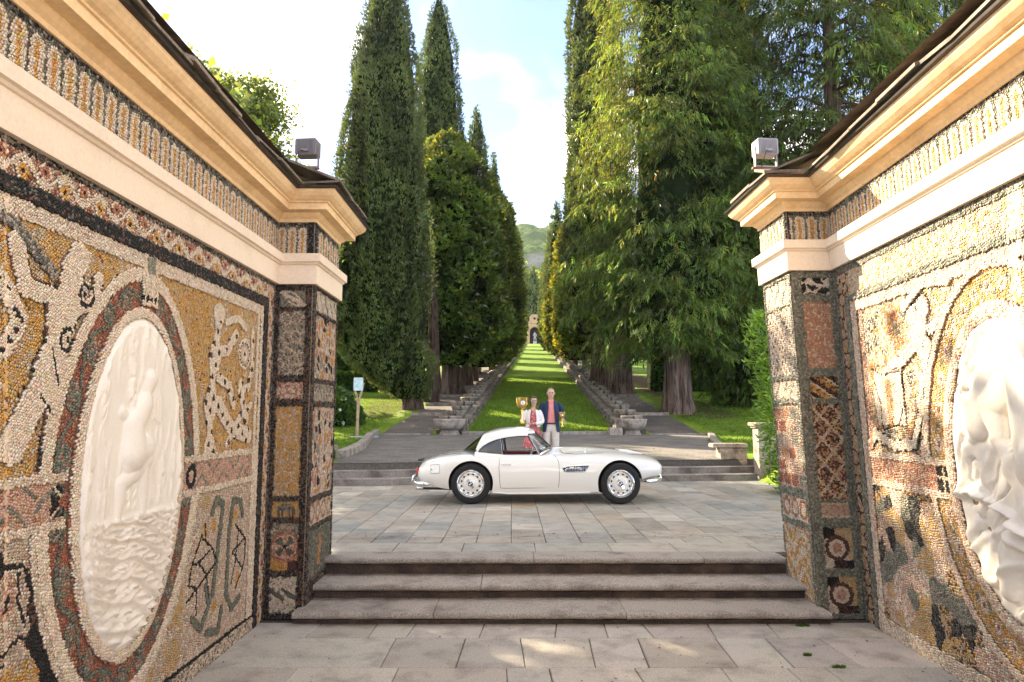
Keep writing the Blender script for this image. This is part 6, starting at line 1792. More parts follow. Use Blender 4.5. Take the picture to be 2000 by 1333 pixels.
m = MB(); m.box(-1.25, .32, -.26, 1.4, .66, .77, bev=.015); m.build('coping', M['garden_stone'], lw, tint=(.8, .74, .68))
# retaining strip between terrace and lawns outside the steps
for (xa, xb, nm) in ((-9, -5.6, 'left'), (6.0, 9.8, 'right')):
    ya, yb = back_y(xa) + .1, back_y(xb) + .1
    m = MB(); m.add([(xa, ya, .3), (xb, yb, .3), (xb, yb, 1.0), (xa, ya, 1.0), (xa, ya + .4, 1.0), (xb, yb + .4, 1.0), (xb, yb + .4, .3), (xa, ya + .4, .3)], [(0, 1, 2, 3), (3, 2, 5, 4), (4, 5, 6, 7), (0, 3, 4, 7), (1, 6, 5, 2)])
    o = m.build('retaining_wall', M['garden_stone'], None, tint=(.8, .75, .7)); tag(o, f'grey retaining wall between terrace and lawn at the {nm} end', 'retaining wall')

# far hill with woods
hx = np.arange(-520, 700, 9.0); hy = np.arange(420, 1250, 11.0)
HX, HY = np.meshgrid(hx, hy, indexing='ij'); P = np.c_[HX.ravel(), HY.ravel()]
ridge = np.interp(P[:, 1], [420, 520, 700, 880, 960, 1250], [36, 75, 150, 238, 250, 215]) * (1 + .10 * (fbm(P * .006, 5) - .5) + .0006 * (P[:, 0] - 40) * (P[:, 0] > 40))
cliff = np.clip(1 - np.abs(P[:, 1] - 690 - 40 * np.sin(P[:, 0] * .02)) / 26, 0, 1)
Hz = ridge + 9 * (fbm(P * .045, 6) - .5) + 5.0 * (voro(P[:, 0] / 13, P[:, 1] / 13, 3)[0] < .38) * (1 - cliff) + 12 * np.clip(P[:, 1] - 690, 0, 26) / 26
F = [(i * len(hy) + j, (i + 1) * len(hy) + j, (i + 1) * len(hy) + j + 1, i * len(hy) + j + 1) for i in range(len(hx) - 1) for j in range(len(hy) - 1)]
def hill_mat():
    m, t, b = nodes_of('wooded_hill'); b.inputs['Roughness'].default_value = 1.0; b.inputs['Specular IOR Level'].default_value = .05
    geo = N(t, 'ShaderNodeNewGeometry'); n1 = N(t, 'ShaderNodeTexVoronoi', Scale=.09); n2 = N(t, 'ShaderNodeTexNoise', Scale=.3, Detail=6.0)
    at = N(t, 'ShaderNodeAttribute', attribute_name='cliff')
    r = N(t, 'ShaderNodeValToRGB'); r.color_ramp.elements[0].color = (.045, .085, .022, 1); r.color_ramp.elements[1].color = (.14, .18, .04, 1)
    mx = N(t, 'ShaderNodeMix', data_type='RGBA'); mx.inputs['B'].default_value = (.26, .24, .22, 1)
    ad = N(t, 'ShaderNodeMix'); ad.inputs['Factor'].default_value = .5
    l = t.links.new
    l(geo.outputs['Position'], n1.inputs['Vector']); l(geo.outputs['Position'], n2.inputs['Vector'])
    l(n1.outputs['Color'], ad.inputs['A']); l(n2.outputs['Fac'], ad.inputs['B']); l(ad.outputs['Result'], r.inputs['Fac']); l(r.outputs['Color'], mx.inputs['A'])
    l(at.outputs['Fac'], mx.inputs['Factor']); l(mx.outputs['Result'], b.inputs['Base Color'])
    bp = N(t, 'ShaderNodeBump', Strength=1.0, Distance=4.0); l(n2.outputs['Fac'], bp.inputs['Height']); l(bp.outputs['Normal'], b.inputs['Normal'])
    return m
hl = mk('hill', np.c_[P, Hz], F, hill_mat(), smooth=True); tag(hl, kind='structure')
a_ = hl.data.attributes.new('cliff', 'FLOAT', 'POINT'); a_.data.foreach_set('value', (cliff * (fbm(P * .03, 9) > .45)).astype(np.float32))
# ================================================================== the car
def paint(name, col):
    m, t, b = nodes_of(name)
    b.inputs['Base Color'].default_value = (*col, 1); b.inputs['Roughness'].default_value = .32
    b.inputs['Coat Weight'].default_value = 1.0; b.inputs['Coat Roughness'].default_value = .02
    n = N(t, 'ShaderNodeTexNoise', Scale=1.3, Detail=3.0); r = N(t, 'ShaderNodeValToRGB')
    r.color_ramp.elements[0].color = (*[c * .965 for c in col], 1); r.color_ramp.elements[1].color = (*[min(1, c * 1.02) for c in col], 1)
    tc = N(t, 'ShaderNodeTexCoord'); t.links.new(tc.outputs['Object'], n.inputs['Vector']); t.links.new(n.outputs['Fac'], r.inputs['Fac']); t.links.new(r.outputs['Color'], b.inputs['Base Color'])
    return m
M['paint'] = paint('white_car_paint', (.72, .685, .62))
M['rubber'] = simple('tyre_rubber', (.016, .015, .015), .75, var=.2, scale=20, spec=.3)
M['well'] = simple('wheel_well', (.05, .04, .035), .9, var=.3)
M['redlea'] = simple('red_leather', (.25, .018, .018), .5, var=.15, scale=14, bump=.1)
M['blk'] = simple('black_rubber_trim', (.015, .015, .015), .5)
M['tail'] = simple('red_lamp', (.45, .02, .015), .12, coat=1.0)
M['glass'] = glass_mat('window_glass', (.80, .90, .95), .10, .80)
M['side_glass'] = glass_mat('side_glass', (.16, .30, .52), .10, .55)  # blue tint puts a sky reflection into the glass colour
M['lens'] = glass_mat('lens_glass', (.9, .9, .9), .2, .9)
M['badge_blue'] = simple('badge_blue', (.015, .035, .30), .15, coat=1.0, var=.03)
M['badge_white'] = simple('badge_white', (.80, .80, .80), .15, coat=1.0, var=.02)
def chrome():
    m, t, b = nodes_of('chrome'); b.inputs['Metallic'].default_value = 1; b.inputs['Roughness'].default_value = .07
    n = N(t, 'ShaderNodeTexNoise', Scale=40.0); r = N(t, 'ShaderNodeValToRGB'); r.color_ramp.elements[0].color = (.70, .70, .70, 1); r.color_ramp.elements[1].color = (.82, .82, .81, 1)
    t.links.new(n.outputs['Fac'], r.inputs['Fac']); t.links.new(r.outputs['Color'], b.inputs['Base Color']); return m
M['chrome'] = chrome()

car = empty('sports_car', (-.684, 12.26, .404))
tag(car, 'white vintage sports car with hardtop and red interior parked sideways on the paving', 'car')

TX = [-.985, -.965, -.93, -.86, -.75, -.60, -.40, -.17, .05, .3, .6, .9, 1.2, 1.4, 1.6, 1.85, 2.1, 2.35, 2.6, 2.8, 2.95, 3.08, 3.17, 3.235, 3.262]
ZT = [.560, .615, .668, .700, .738, .778, .818, .846, .858, .862, .866, .872, .885, .900, .908, .908, .898, .880, .850, .812, .792, .768, .748, .722, .680]
ZS = [.550, .605, .655, .690, .730, .772, .806, .818, .812, .806, .802, .800, .806, .820, .832, .845, .852, .848, .828, .792, .775, .748, .726, .700, .660]
WW = [.500, .555, .610, .665, .720, .765, .795, .805, .802, .797, .795, .795, .797, .800, .802, .806, .810, .808, .792, .764, .740, .710, .680, .640, .585]
ZW = [.480, .490, .500, .510, .515, .520, .525, .530, .510, .470, .450, .450, .460, .475, .490, .510, .525, .535, .540, .545, .550, .555, .560, .565, .570]
ZB = [.420, .375, .340, .318, .300, .265, .235, .205, .190, .183, .180, .180, .180, .180, .180, .183, .188, .215, .290, .380, .420, .440, .448, .455, .480]
def tab(T, x): return np.interp(x, TX, T)
def smooth_tab(T):
    xs = np.linspace(TX[0], TX[-1], 420); v = np.interp(xs, TX, T); k = np.hanning(17); k /= k.sum()
    vp = np.pad(v, 8, mode='reflect', reflect_type='odd'); return xs, np.convolve(vp, k, 'valid')
SM = {n: smooth_tab(T) for n, T in (('t', ZT), ('s', ZS), ('w', WW), ('m', ZW), ('b', ZB))}
def cv(n, x): return float(np.interp(x, *SM[n]))
def side_y(x, z):
    """half width of the body at station x and height z"""
    w, s, mz, b = cv('w', x), cv('s', x), cv('m', x), cv('b', x)
    if z >= mz:
        q = min(1, (z - mz) / max(s + .012 - mz, .02)); y = w * (1 - q ** float(np.interp(x, [-.7, 0, 1.2, 1.75], [2.9, 5, 5, 2.9]))) ** (1 / float(np.interp(x, [-.7, 0, 1.2, 1.75], [2.4, 4.6, 4.6, 2.4])))
        # character line: the flank turns in just over the crease
        cz = float(np.interp(x, [-.9, .2, 1.4, 2.4, 3.2], [.60, .70, .725, .735, .62])); 
        return y - .010 * max(0, min(1, (z - cz) / .03)) * (x > 1.1)
    q = (mz - z) / max(mz - b, .02); return w - (.055 + .03 * (x < -.3)) * q ** 2.0
def section(x):
    w, s, mz, b, t = cv('w', x), cv('s', x), cv('m', x), cv('b', x), cv('t', x)
    P = [(0, b + .02), (max(w - .22, .1), b + .01), (side_y(x, b) - .02, b)]
    for q in np.linspace(0, 1, 9): z = b + .008 + (mz - b - .008) * q; P.append((side_y(x, z), z))
    top = s + .012
    for q in (.12, .24, .36, .47, .57, .66, .74, .81, .87, .92, .96): z = mz + (top - mz) * q; P.append((side_y(x, z), z))
    ye = P[-1][0]; ze = P[-1][1]
    for q in np.linspace(0, 1, 13)[1:]:
        y = ye * (1 - q); bl = min(1, q / .75); bl = bl * bl * (3 - 2 * bl)
        crest = ze + (top - ze) * math.sin(min(1, q * 3.2) * math.pi / 2)
        P.append((y, crest + (t - crest) * bl))
    return P
xs_ = np.unique(np.concatenate([np.linspace(TX[0], -.8, 9), np.linspace(-.8, 2.7, 78), np.linspace(2.7, TX[-1], 22)]))
V = []; F = []; 
secs = [section(x) for x in xs_]; k = len(secs[0]); ring = 2 * k - 2
for x, sc in zip(xs_, secs):
    for y, z in sc: V.append((x, -y, z))
    for y, z in sc[-2:0:-1]: V.append((x, y, z))
for i in range(len(xs_) - 1):
    for q in range(ring): q2 = (q + 1) % ring; F.append((i * ring + q, (i + 1) * ring + q, (i + 1) * ring + q2, i * ring + q2))
F.append(tuple(range(ring))); F.append(tuple((len(xs_) - 1) * ring + q for q in range(ring))[::-1])
body = mk('body', V, F, [M['paint'], M['well'], M['redlea']], car)
bm = bmesh.new(); bm.from_mesh(body.data); bmesh.ops.recalc_face_normals(bm, faces=bm.faces); bm.to_mesh(body.data); bm.free()
def cutter(V, F, mi):
    o = mk('cutter', V, F, [M['paint'], M['well'], M['redlea']], None, midx=[mi] * len(F))
    bm = bmesh.new(); bm.from_mesh(o.data); bmesh.ops.recalc_face_normals(bm, faces=bm.faces); bm.to_mesh(o.data); bm.free()
    o.matrix_world = car.matrix_world.copy(); o.location = car.location; return o
cuts = []
ARCH = [(0.0, .345, .345, .362), (2.48, .345, .350, .372)]
for wx, wz, rx, rz in ARCH:
    for s in (-1, 1):
        n = 44; V = []
        for y in (s * .50, s * 1.0):
            for q in range(n):
                a = 2 * math.pi * q / n; V.append((wx + (rx + .025) * math.cos(a), y, wz + rz * math.sin(a) * (1 if math.sin(a) > 0 else 1.2)))
        F = [(q, (q + 1) % n, n + (q + 1) % n, n + q) for q in range(n)] + [tuple(range(n)), tuple(range(n, 2 * n))]
        cuts.append(cutter(V, F, 1))
# cockpit well
pl = [(.06, .40), (.10, .46), (.36, .48), (.46, .60), (.9, .625), (1.10, .60), (1.22, .50), (1.30, .25), (1.32, 0)]
pl = pl + [(x, -y) for x, y in pl[-2::-1]]; n = len(pl)
V = [(x, y, .36) for x, y in pl] + [(x, y, 1.2) for x, y in pl]
cuts.append(cutter(V, [(q, (q + 1) % n, n + (q + 1) % n, n + q) for q in range(n)] + [tuple(range(n)), tuple(range(n, 2 * n))], 2))
for c in cuts:
    md = body.modifiers.new('cut', 'BOOLEAN'); md.operation = 'DIFFERENCE'; md.object = c; md.solver = 'EXACT'
bpy.context.view_layer.update()
dg = bpy.context.evaluated_depsgraph_get()
me = bpy.data.meshes.new_from_object(body.evaluated_get(dg)); body.modifiers.clear(); body.data = me
for c in cuts: bpy.data.objects.remove(c, do_unlink=True)
me.polygons.foreach_set('use_smooth', [True] * len(me.polygons)); me.set_sharp_from_angle(angle=R(38))

def on_side(x, z, o=.003): return (x, -side_y(x, z) - o, z)
def seam(name, pts, w=.006, mat='blk', parent=None, o=.0012):
    """thin dark gap lying on the flank"""
    P = []
    for a, b in zip(pts[:-1], pts[1:]):
        n = max(1, int(math.hypot(b[0] - a[0], b[1] - a[1]) / .03))
        for i in range(n): P.append((lerp(a[0], b[0], i / n), lerp(a[1], b[1], i / n)))
    P.append(pts[-1])
    m = MB(); V = []; F = []
    for i, p in enumerate(P):
        a = P[max(i - 1, 0)]; b = P[min(i + 1, len(P) - 1)]; dx, dz = b[0] - a[0], b[1] - a[1]; l = math.hypot(dx, dz) or 1
        nx_, nz_ = -dz / l * w / 2, dx / l * w / 2
        V += [on_side(p[0] + nx_, p[1] + nz_, o), on_side(p[0] - nx_, p[1] - nz_, o)]
    F = [(2 * i, 2 * i + 2, 2 * i + 3, 2 * i + 1) for i in range(len(P) - 1)]
    return mk(name, V, F, M[mat], parent)
# doors: near flank door outline, handle; the far door shares its mesh mirrored
def bez(p0, p1, p2, n=8): return [((1 - t) ** 2 * p0[0] + 2 * t * (1 - t) * p1[0] + t * t * p2[0], (1 - t) ** 2 * p0[1] + 2 * t * (1 - t) * p1[1] + t * t * p2[1]) for t in [i / n for i in range(n + 1)]]
d_out = [(.475, .745), (.468, .60), (.478, .40), (.495, .262)] + [(.60, .258), (1.0, .262), (1.452, .272)] + [(1.468, .40), (1.466, .58)] + bez((1.464, .64), (1.455, .755), (1.38, .80))
door_pts = [(.478, .742)] + d_out
dn = [(x, z) for x, z in d_out]
V = []; F = []
# door skin: a thin proud panel inside the gap
def inset(poly, d):
    cx = sum(p[0] for p in poly) / len(poly); cz = sum(p[1] for p in poly) / len(poly)
    return [(cx + (x - cx) * (1 - d / .5), cz + (z - cz) * (1 - d / .27)) for x, z in poly]
nxg, nzg = 26, 14
def door_edge_x(z): 
    lo = np.interp(z, [.262, .40, .60, .745, .80], [.495, .478, .468, .475, .48]); hi = np.interp(z, [.272, .40, .58, .64, .70, .76, .80], [1.452, 1.468, 1.466, 1.463, 1.455, 1.43, 1.38]); return lo, hi
for j in range(nzg + 1):
    z = lerp(.266, .775, j / nzg); lo, hi = door_edge_x(z)
    for i in range(nxg + 1):
        x = lerp(lo + .004, hi - .004, i / nxg); V.append(on_side(x, z, .0022))
F = [(j * (nxg + 1) + i, j * (nxg + 1) + i + 1, (j + 1) * (nxg + 1) + i + 1, (j + 1) * (nxg + 1) + i) for j in range(nzg) for i in range(nxg)]
door = mk('door', V, F, M['paint'], car, smooth=True)
seam('door_gap', [(.478, .785)] + d_out, .007, 'blk', car)
m = MB(); hz_ = .652
m.tube([on_side(.51, hz_, .012), on_side(.56, hz_ + .002, .024), on_side(.63, hz_ - .001, .024), on_side(.675, hz_ - .004, .010)], [.007, .010, .010, .006], 8)
m.lathe([(.013, -.01), (.013, .004)], 10, on_side(.52, hz_, .004), axis='y'); m.build('handle', M['chrome'], door, smooth=True)
# fuel flap
fq = [(-.70, .635), (-.545, .645), (-.532, .632), (-.532, .515), (-.545, .500), (-.70, .497), (-.712, .510), (-.712, .622), (-.70, .635)]
seam('fuel_flap', fq, .006, 'blk', car)
m = MB(); m.lathe([(.011, -.004), (.011, .004)], 10, on_side(-.69, .565, .004), axis='y'); m.build('fuel_lock', M['chrome'], car)
# flank crease in front of the door and boot, bonnet gaps
m = MB(); m.tube([(-.17, -.62, cv('t', -.17) - .02), (-.30, -.60, .815), (-.55, -.52, .785), (-.80, -.40, .725)], .0035, 5); m.build('boot_gap', M['blk'], car)
m = MB(); V = []
bl = [(1.50, .0), (1.51, -.30), (1.56, -.50), (1.75, -.56), (2.2, -.50), (2.7, -.40), (3.02, -.24)]
def top_z(x, y):
    sc = section(x); ys_ = [p[0] for p in sc[20:]][::-1]; zs_ = [p[1] for p in sc[20:]][::-1]; return float(np.interp(abs(y), ys_, zs_))
for s in (-1, 1):
    pts = [(x, s * abs(y), top_z(x, y) + .001) for x, y in bl]; m.tube(pts, .0035, 5)
m.build('bonnet_gap', M['blk'], car)
m = MB(); m.tube([(2.55, -.22, top_z(2.55, .22) + .001), (2.75, -.17, top_z(2.75, .17) + .012), (2.98, -.13, top_z(2.98, .13) + .002)], [.012, .022, .006], 8)
m.tube([(2.55, .22, top_z(2.55, .22) + .001), (2.75, .17, top_z(2.75, .17) + .012), (2.98, .13, top_z(2.98, .13) + .002)], [.012, .022, .006], 8); m.build('bonnet_ridge', M['paint'], car, smooth=True)

# side vent with bars and round badge
def roundel(name, r, parent, loc, y_out=-1):
    """black ring and quartered blue and white disc facing sideways"""
    root = empty(name, loc, parent)
    return root
def badge_parts(m, r, c, d=-1):
    x0, y0, z0 = c; n = 24
    m.lathe([(r, 0), (r, d * .004), (r * .66, d * .0045)], n, c, m=0, axis='y', cap=False)
    m.lathe([(r * 1.06, 0), (r * 1.06, d * .003), (r, d * .0035)], n, c, m=3, axis='y', cap=False)
    for q in range(4):
        V = [(x0, y0 + d * .0055, z0)]
        for i in range(8):
            a = math.pi / 2 * q + math.pi / 2 * i / 7; V.append((x0 + r * .66 * math.cos(a), y0 + d * .0055, z0 + r * .66 * math.sin(a)))
        m.add(V, [tuple(range(9))], 1 if q % 2 else 2)
BM = lambda: [M['blk'], M['badge_blue'], M['badge_white'], M['chrome']]
def vent_xz(f, g):  # f along 0..1, g -1..1
    return (1.524 + .435 * f, .572 + .012 * f + g * (.040 + .014 * f))
vroot_out = [(1.524, .572), (1.530, .594), (1.552, .612), (1.60, .620), (1.75, .630), (1.962, .640), (1.93, .585), (1.905, .548), (1.88, .533), (1.70, .528), (1.58, .527), (1.545, .537), (1.528, .553)]
def flank_poly(poly, o): return [on_side(x, z, o) for x, z in poly]
m = MB(); P = flank_poly(vroot_out, .0035); m.add(P, [tuple(range(len(P)))]); vent = m.build('side_vent', M['blk'], car)
m = MB(); m.tube([on_side(x, z, .006) for x, z in vroot_out + vroot_out[:1]], .0065, 6, cap=False); m.build('vent_frame', M['chrome'], vent, smooth=True)
for zz in (.580,):
    m = MB(); m.tube([on_side(1.60, .578, .010), on_side(1.93, .592, .010)], .006, 6); m.build('vent_bar', M['chrome'], vent, smooth=True)
for kx in range(7):
    m = MB(); x0 = 1.64 + .043 * kx; m.add([on_side(x0, .534, .006), on_side(x0 + .005, .534, .006), on_side(x0 + .019, .622, .006), on_side(x0 + .014, .622, .006)], [(0, 1, 2, 3)]); m.build('vent_slat', M['chrome'], vent)
m = MB(); c = on_side(1.582, .571, .009); badge_parts(m, .036, c); m.build('badge', BM(), vent)

# wheels
def wheel(x, s, label=None):
    wr = empty('wheel', (x, s * .715, .335), car)
    m = MB(); n = 48
    m.lathe([(.205, -.075), (.235, -.084), (.285, -.088), (.318, -.078), (.331, -.055), (.335, -.025), (.335, .025), (.331, .055), (.318, .078), (.285, .088), (.235, .084), (.205, .075)], n, axis='y', cap=False)
    m.build('tyre', M['rubber'], wr, smooth=True)
    d = s  # outside direction
    m = MB(); m.lathe([(.207, d * .030), (.222, d * .078), (.226, d * .088), (.220, d * .090), (.206, d * .074), (.196, d * .062), (.186, d * .058), (.182, d * .060)], n, axis='y', cap=False); m.build('rim', M['chrome'], wr, smooth=True)
    m = MB(); m.lathe([(.184, d * .058), (.176, d * .066), (.150, d * .062), (.132, d * .058), (.122, d * .070), (.105, d * .082), (.070, d * .087), (.001, d * .089)], n, axis='y', cap=False); m.build('disc', M['paint'], wr, smooth=True)
    for q in range(12):
        a = 2 * math.pi * (q + .5) / 12; m = MB(); V = []
        for (rr, da) in ((.150, -.125), (.166, -.11), (.170, 0), (.166, .11), (.150, .125), (.143, .09), (.142, 0), (.143, -.09)):
            V.append((rr * math.cos(a + da), d * .0690, rr * math.sin(a + da)))
        m.add(V, [tuple(range(8))]); m.build('slot', M['blk'], wr)
    m = MB(); m.lathe([(.048, d * .085), (.046, d * .100), (.036, d * .108)], 20, axis='y', cap=False)
    for q in range(2):
        a = math.pi * q + 2.2
        V = [(.02 * math.cos(a + 1), d * .100, .02 * math.sin(a + 1)), (.085 * math.cos(a + .22), d * .106, .085 * math.sin(a + .22)), (.088 * math.cos(a - .22), d * .106, .088 * math.sin(a - .22)), (.02 * math.cos(a - 1), d * .100, .02 * math.sin(a - 1))]
        V += [(x_, y_ + d * .012, z_) for x_, y_, z_ in V]; m.add(V, [(0, 1, 2, 3), (4, 7, 6, 5), (0, 4, 5, 1), (1, 5, 6, 2), (2, 6, 7, 3)])
    m.build('knock_off', M['chrome'], wr, smooth=True)
    m = MB(); badge_parts(m, .040, (0, d * .112, 0), d); m.build('badge', BM(), wr)
    return wr
for x in (0, 2.48):
    for s in (-1, 1): wheel(x, s)
# sill moulding, bumpers, lamps, exhausts
m = MB(); m.tube([(.36, -.755, .192), (.6, -.768, .176), (1.2, -.768, .176), (1.98, -.765, .190)], [.012, .017, .017, .012], 8); m.tube([(.36, .755, .192), (.6, .768, .176), (1.2, .768, .176), (1.98, .765, .190)], [.012, .017, .017, .012], 8); m.build('sill', M['paint'], car, smooth=True)
def bar(pts, h, t, name, par=None, mat='chrome'):
    m = MB(); V = []; n = 12; F = []
    for i, p in enumerate(pts):
        a = Vector(pts[max(i - 1, 0)]); b = Vector(pts[min(i + 1, len(pts) - 1)]); d = (b - a).normalized(); o = Vector((d.y, -d.x, 0)).normalized()
        e = .35 if i in (0, len(pts) - 1) else 1
        for q in range(n):
            an = 2 * math.pi * q / n; V.append(Vector(p) + o * t * e * math.cos(an) + Vector((0, 0, h * e * math.sin(an))))
    for i in range(len(pts) - 1):
        for q in range(n): q2 = (q + 1) % n; F.append((i * n + q, i * n + q2, (i + 1) * n + q2, (i + 1) * n + q))
    F += [tuple(range(n)), tuple((len(pts) - 1) * n + q for q in range(n))]
    m.add(V, F); return m.build(name, M[mat], par or car, smooth=True)
fb = bar([(2.90, -.68, .362), (2.98, -.715, .368), (3.10, -.69, .374), (3.20, -.58, .38), (3.26, -.35, .384), (3.28, 0, .386), (3.26, .35, .384), (3.20, .58, .38), (3.10, .69, .374), (2.98, .715, .368), (2.90, .68, .362)], .034, .020, 'front_bumper')
for s in (-1, 1):
    m = MB(); m.tube([(3.24, s * .42, .32), (3.275, s * .42, .38), (3.265, s * .42, .44), (3.23, s * .42, .47)], [.018, .028, .026, .012], 8); m.build('overrider', M['chrome'], fb, smooth=True)
rb = bar([(-.70, -.775, .325), (-.80, -.80, .330), (-.92, -.76, .335), (-1.02, -.62, .340), (-1.075, -.3, .345), (-1.08, 0, .345), (-1.075, .3, .345), (-1.02, .62, .34), (-.92, .76, .335), (-.80, .80, .33), (-.70, .775, .325)], .034, .022, 'rear_bumper')
for s in (-1, 1):
    m = MB(); m.tube([(-1.03, s * .45, .28), (-1.09, s * .45, .35), (-1.07, s * .45, .42), (-1.03, s * .45, .47)], [.018, .028, .026, .012], 8); m.build('overrider', M['chrome'], rb, smooth=True)
    m = MB(); m.tube([(-.985, s * .50, .47), (-1.005, s * .50, .53), (-.985, s * .50, .58)], [.015, .032, .014], 10); m.build('tail_lamp', M['tail'], car, smooth=True)
    m = MB(); m.tube([(3.00, s * .47, .60), (3.16, s * .47, .605), (3.195, s * .47, .605)], [.095, .088, .05], 18); m.build('headlight', M['chrome'], car, smooth=True)
    m = MB(); m.tube([(-.15, s * .46, .215), (-.6, s * .46, .222), (-.90, s * .46, .226)], .021, 10); ex = m.build('exhaust', M['blk'], car, smooth=True)
    m = MB(); m.tube([(-.88, s * .46, .226), (-1.02, s * .46, .228)], .026, 12, cap=False); m.tube([(-1.02, s * .46, .228), (-.88, s * .46, .226)], .019, 12); m.build('tailpipe', M['chrome'], ex, smooth=True)
    m = MB(); m.tube([(3.08, s * .30, .445), (3.20, s * .30, .455)], [.05, .05], 14); m.build('fog_lamp', M['chrome'], car, smooth=True)
m = MB()
for s in (-1, 1):
    V = [(3.255, s * .06, .63), (3.262, s * .10, .645), (3.225, s * .40, .63), (3.20, s * .47, .60), (3.225, s * .40, .565), (3.262, s * .10, .555), (3.263, s * .06, .575)]
    m.add(V + [(a + .012, b, c) for a, b, c in V], [tuple(range(7)), tuple(range(7, 14))] + [(i, (i + 1) % 7, 7 + (i + 1) % 7, 7 + i) for i in range(7)])
m.build('grille', M['chrome'], car)
m = MB(); m.box(-1.03, -.955, -.16, .16, .665, .69); m.build('plate_lamp', M['blk'], car)
m = MB(); m.tube([(1.93, -.42, top_z(1.93, .42)), (1.935, -.42, top_z(1.93, .42) + .028), (1.945, -.42, top_z(1.93, .42) + .045)], [.010, .007, .004], 8); m.build('washer_jet', M['chrome'], car)

# --- hardtop
ROOF = [(.165, 1.118), (.20, 1.160), (.30, 1.196), (.45, 1.232), (.60, 1.253), (.75, 1.263), (.90, 1.258), (1.00, 1.243), (1.075, 1.216)]
def roof_c(x): return float(np.interp(x, [p[0] for p in ROOF], [p[1] for p in ROOF]))
def tum(z): return float(np.interp(z, [.78, .86, .95, 1.05, 1.12, 1.17, 1.20], [.682, .668, .638, .592, .552, .505, .46]))
WTOP = [(.120, .852), (.145, .885), (.20, .938), (.27, .982), (.34, 1.015), (.42, 1.044), (.484, 1.062), (.53, 1.075), (.67, 1.096), (.80, 1.108), (.955, 1.112)]
def win_top(x): return float(np.interp(x, [p[0] for p in WTOP], [p[1] for p in WTOP]))
def roof_edge(x): return float(np.interp(x, [.06, .10, .165, .20, .3, .45, .6, .8, .955, 1.0], [.850, .955, 1.085, 1.116, 1.138, 1.155, 1.163, 1.163, 1.155, 1.150]))
xr = np.r_[np.linspace(.06, .12, 6), np.linspace(.13, .955, 24)]
V = []; F = []; ns = 7
for x in xr:
    zl = top_z(x, .70) - .03 if x <= .12 else win_top(x)
    zl = min(zl, .83) if x <= .12 else zl
    zu = roof_edge(x)
    for i in range(ns):
        z = lerp(zl, zu, i / (ns - 1)); V.append((x, -tum(z) - .004, z))
for i in range(len(xr) - 1):
    for q in range(ns - 1): F.append((i * ns + q, (i + 1) * ns + q, (i + 1) * ns + q + 1, i * ns + q + 1))
nv = len(V); V += [(a, -b, c) for a, b, c in V]; F += [tuple(nv + i for i in f[::-1]) for f in F]
# roof skin from edge to edge
xr2 = np.r_[np.linspace(.165, .955, 22), np.linspace(.975, 1.075, 5)]
base_i = len(V); nc = 15
for x in xr2:
    ze = roof_edge(min(x, 1.0)); ye = tum(ze) + .004; zc_ = roof_c(x)
    if x > .955: ye = lerp(tum(roof_edge(.955)) + .004, .47, (x - .955) / .12)  ; ze = lerp(roof_edge(.955), 1.165, (x - .955) / .12)
    for i in range(nc):
        f = -1 + 2 * i / (nc - 1); q = abs(f)
        V.append((x, f * ye, ze + (zc_ - ze) * (1 - q ** 2.4) ** .75))
for i in range(len(xr2) - 1):
    for q in range(nc - 1): F.append((base_i + i * nc + q, base_i + (i + 1) * nc + q, base_i + (i + 1) * nc + q + 1, base_i + i * nc + q + 1))
top = mk('hardtop', V, F, M['paint'], car, smooth=True, sharp=50)
bm = bmesh.new(); bm.from_mesh(top.data); bmesh.ops.remove_doubles(bm, verts=bm.verts, dist=.004); bmesh.ops.recalc_face_normals(bm, faces=bm.faces); bm.to_mesh(top.data); bm.free()
sol = top.modifiers.new('thickness', 'SOLIDIFY'); sol.thickness = .018; sol.offset = -1
# rear window
V = []; F = []; nc = 13; nr = 6
for j in range(nr):
    t = j / (nr - 1); x0 = lerp(-.155, .180, t); z0 = lerp(.862, 1.132, t); ye = lerp(.672, .545, t); xe = lerp(.070, .185, t); zeb = lerp(.855, 1.095, t)
    for i in range(nc):
        f = -1 + 2 * i / (nc - 1); q = abs(f) ** 2.2; V.append((lerp(x0, xe, q), f * ye, lerp(z0, zeb, q) + .012 * math.sin(t * math.pi) * (1 - q)))
F = [(j * nc + i, j * nc + i + 1, (j + 1) * nc + i + 1, (j + 1) * nc + i) for j in range(nr - 1) for i in range(nc - 1)]
M['rear_glass'] = glass_mat('rear_glass', (.55, .62, .60), .14, .55)
rw_ = mk('rear_window', V, F, M['rear_glass'], top, smooth=True)
m = MB(); edge = [V[i] for i in range(nc)] + [V[j * nc + nc - 1] for j in range(1, nr)] + [V[(nr - 1) * nc + i] for i in range(nc - 2, -1, -1)] + [V[j * nc] for j in range(nr - 2, -1, -1)]
m.tube(edge, .010, 6, cap=False); m.build('rear_window_seal', M['blk'], rw_, smooth=True)
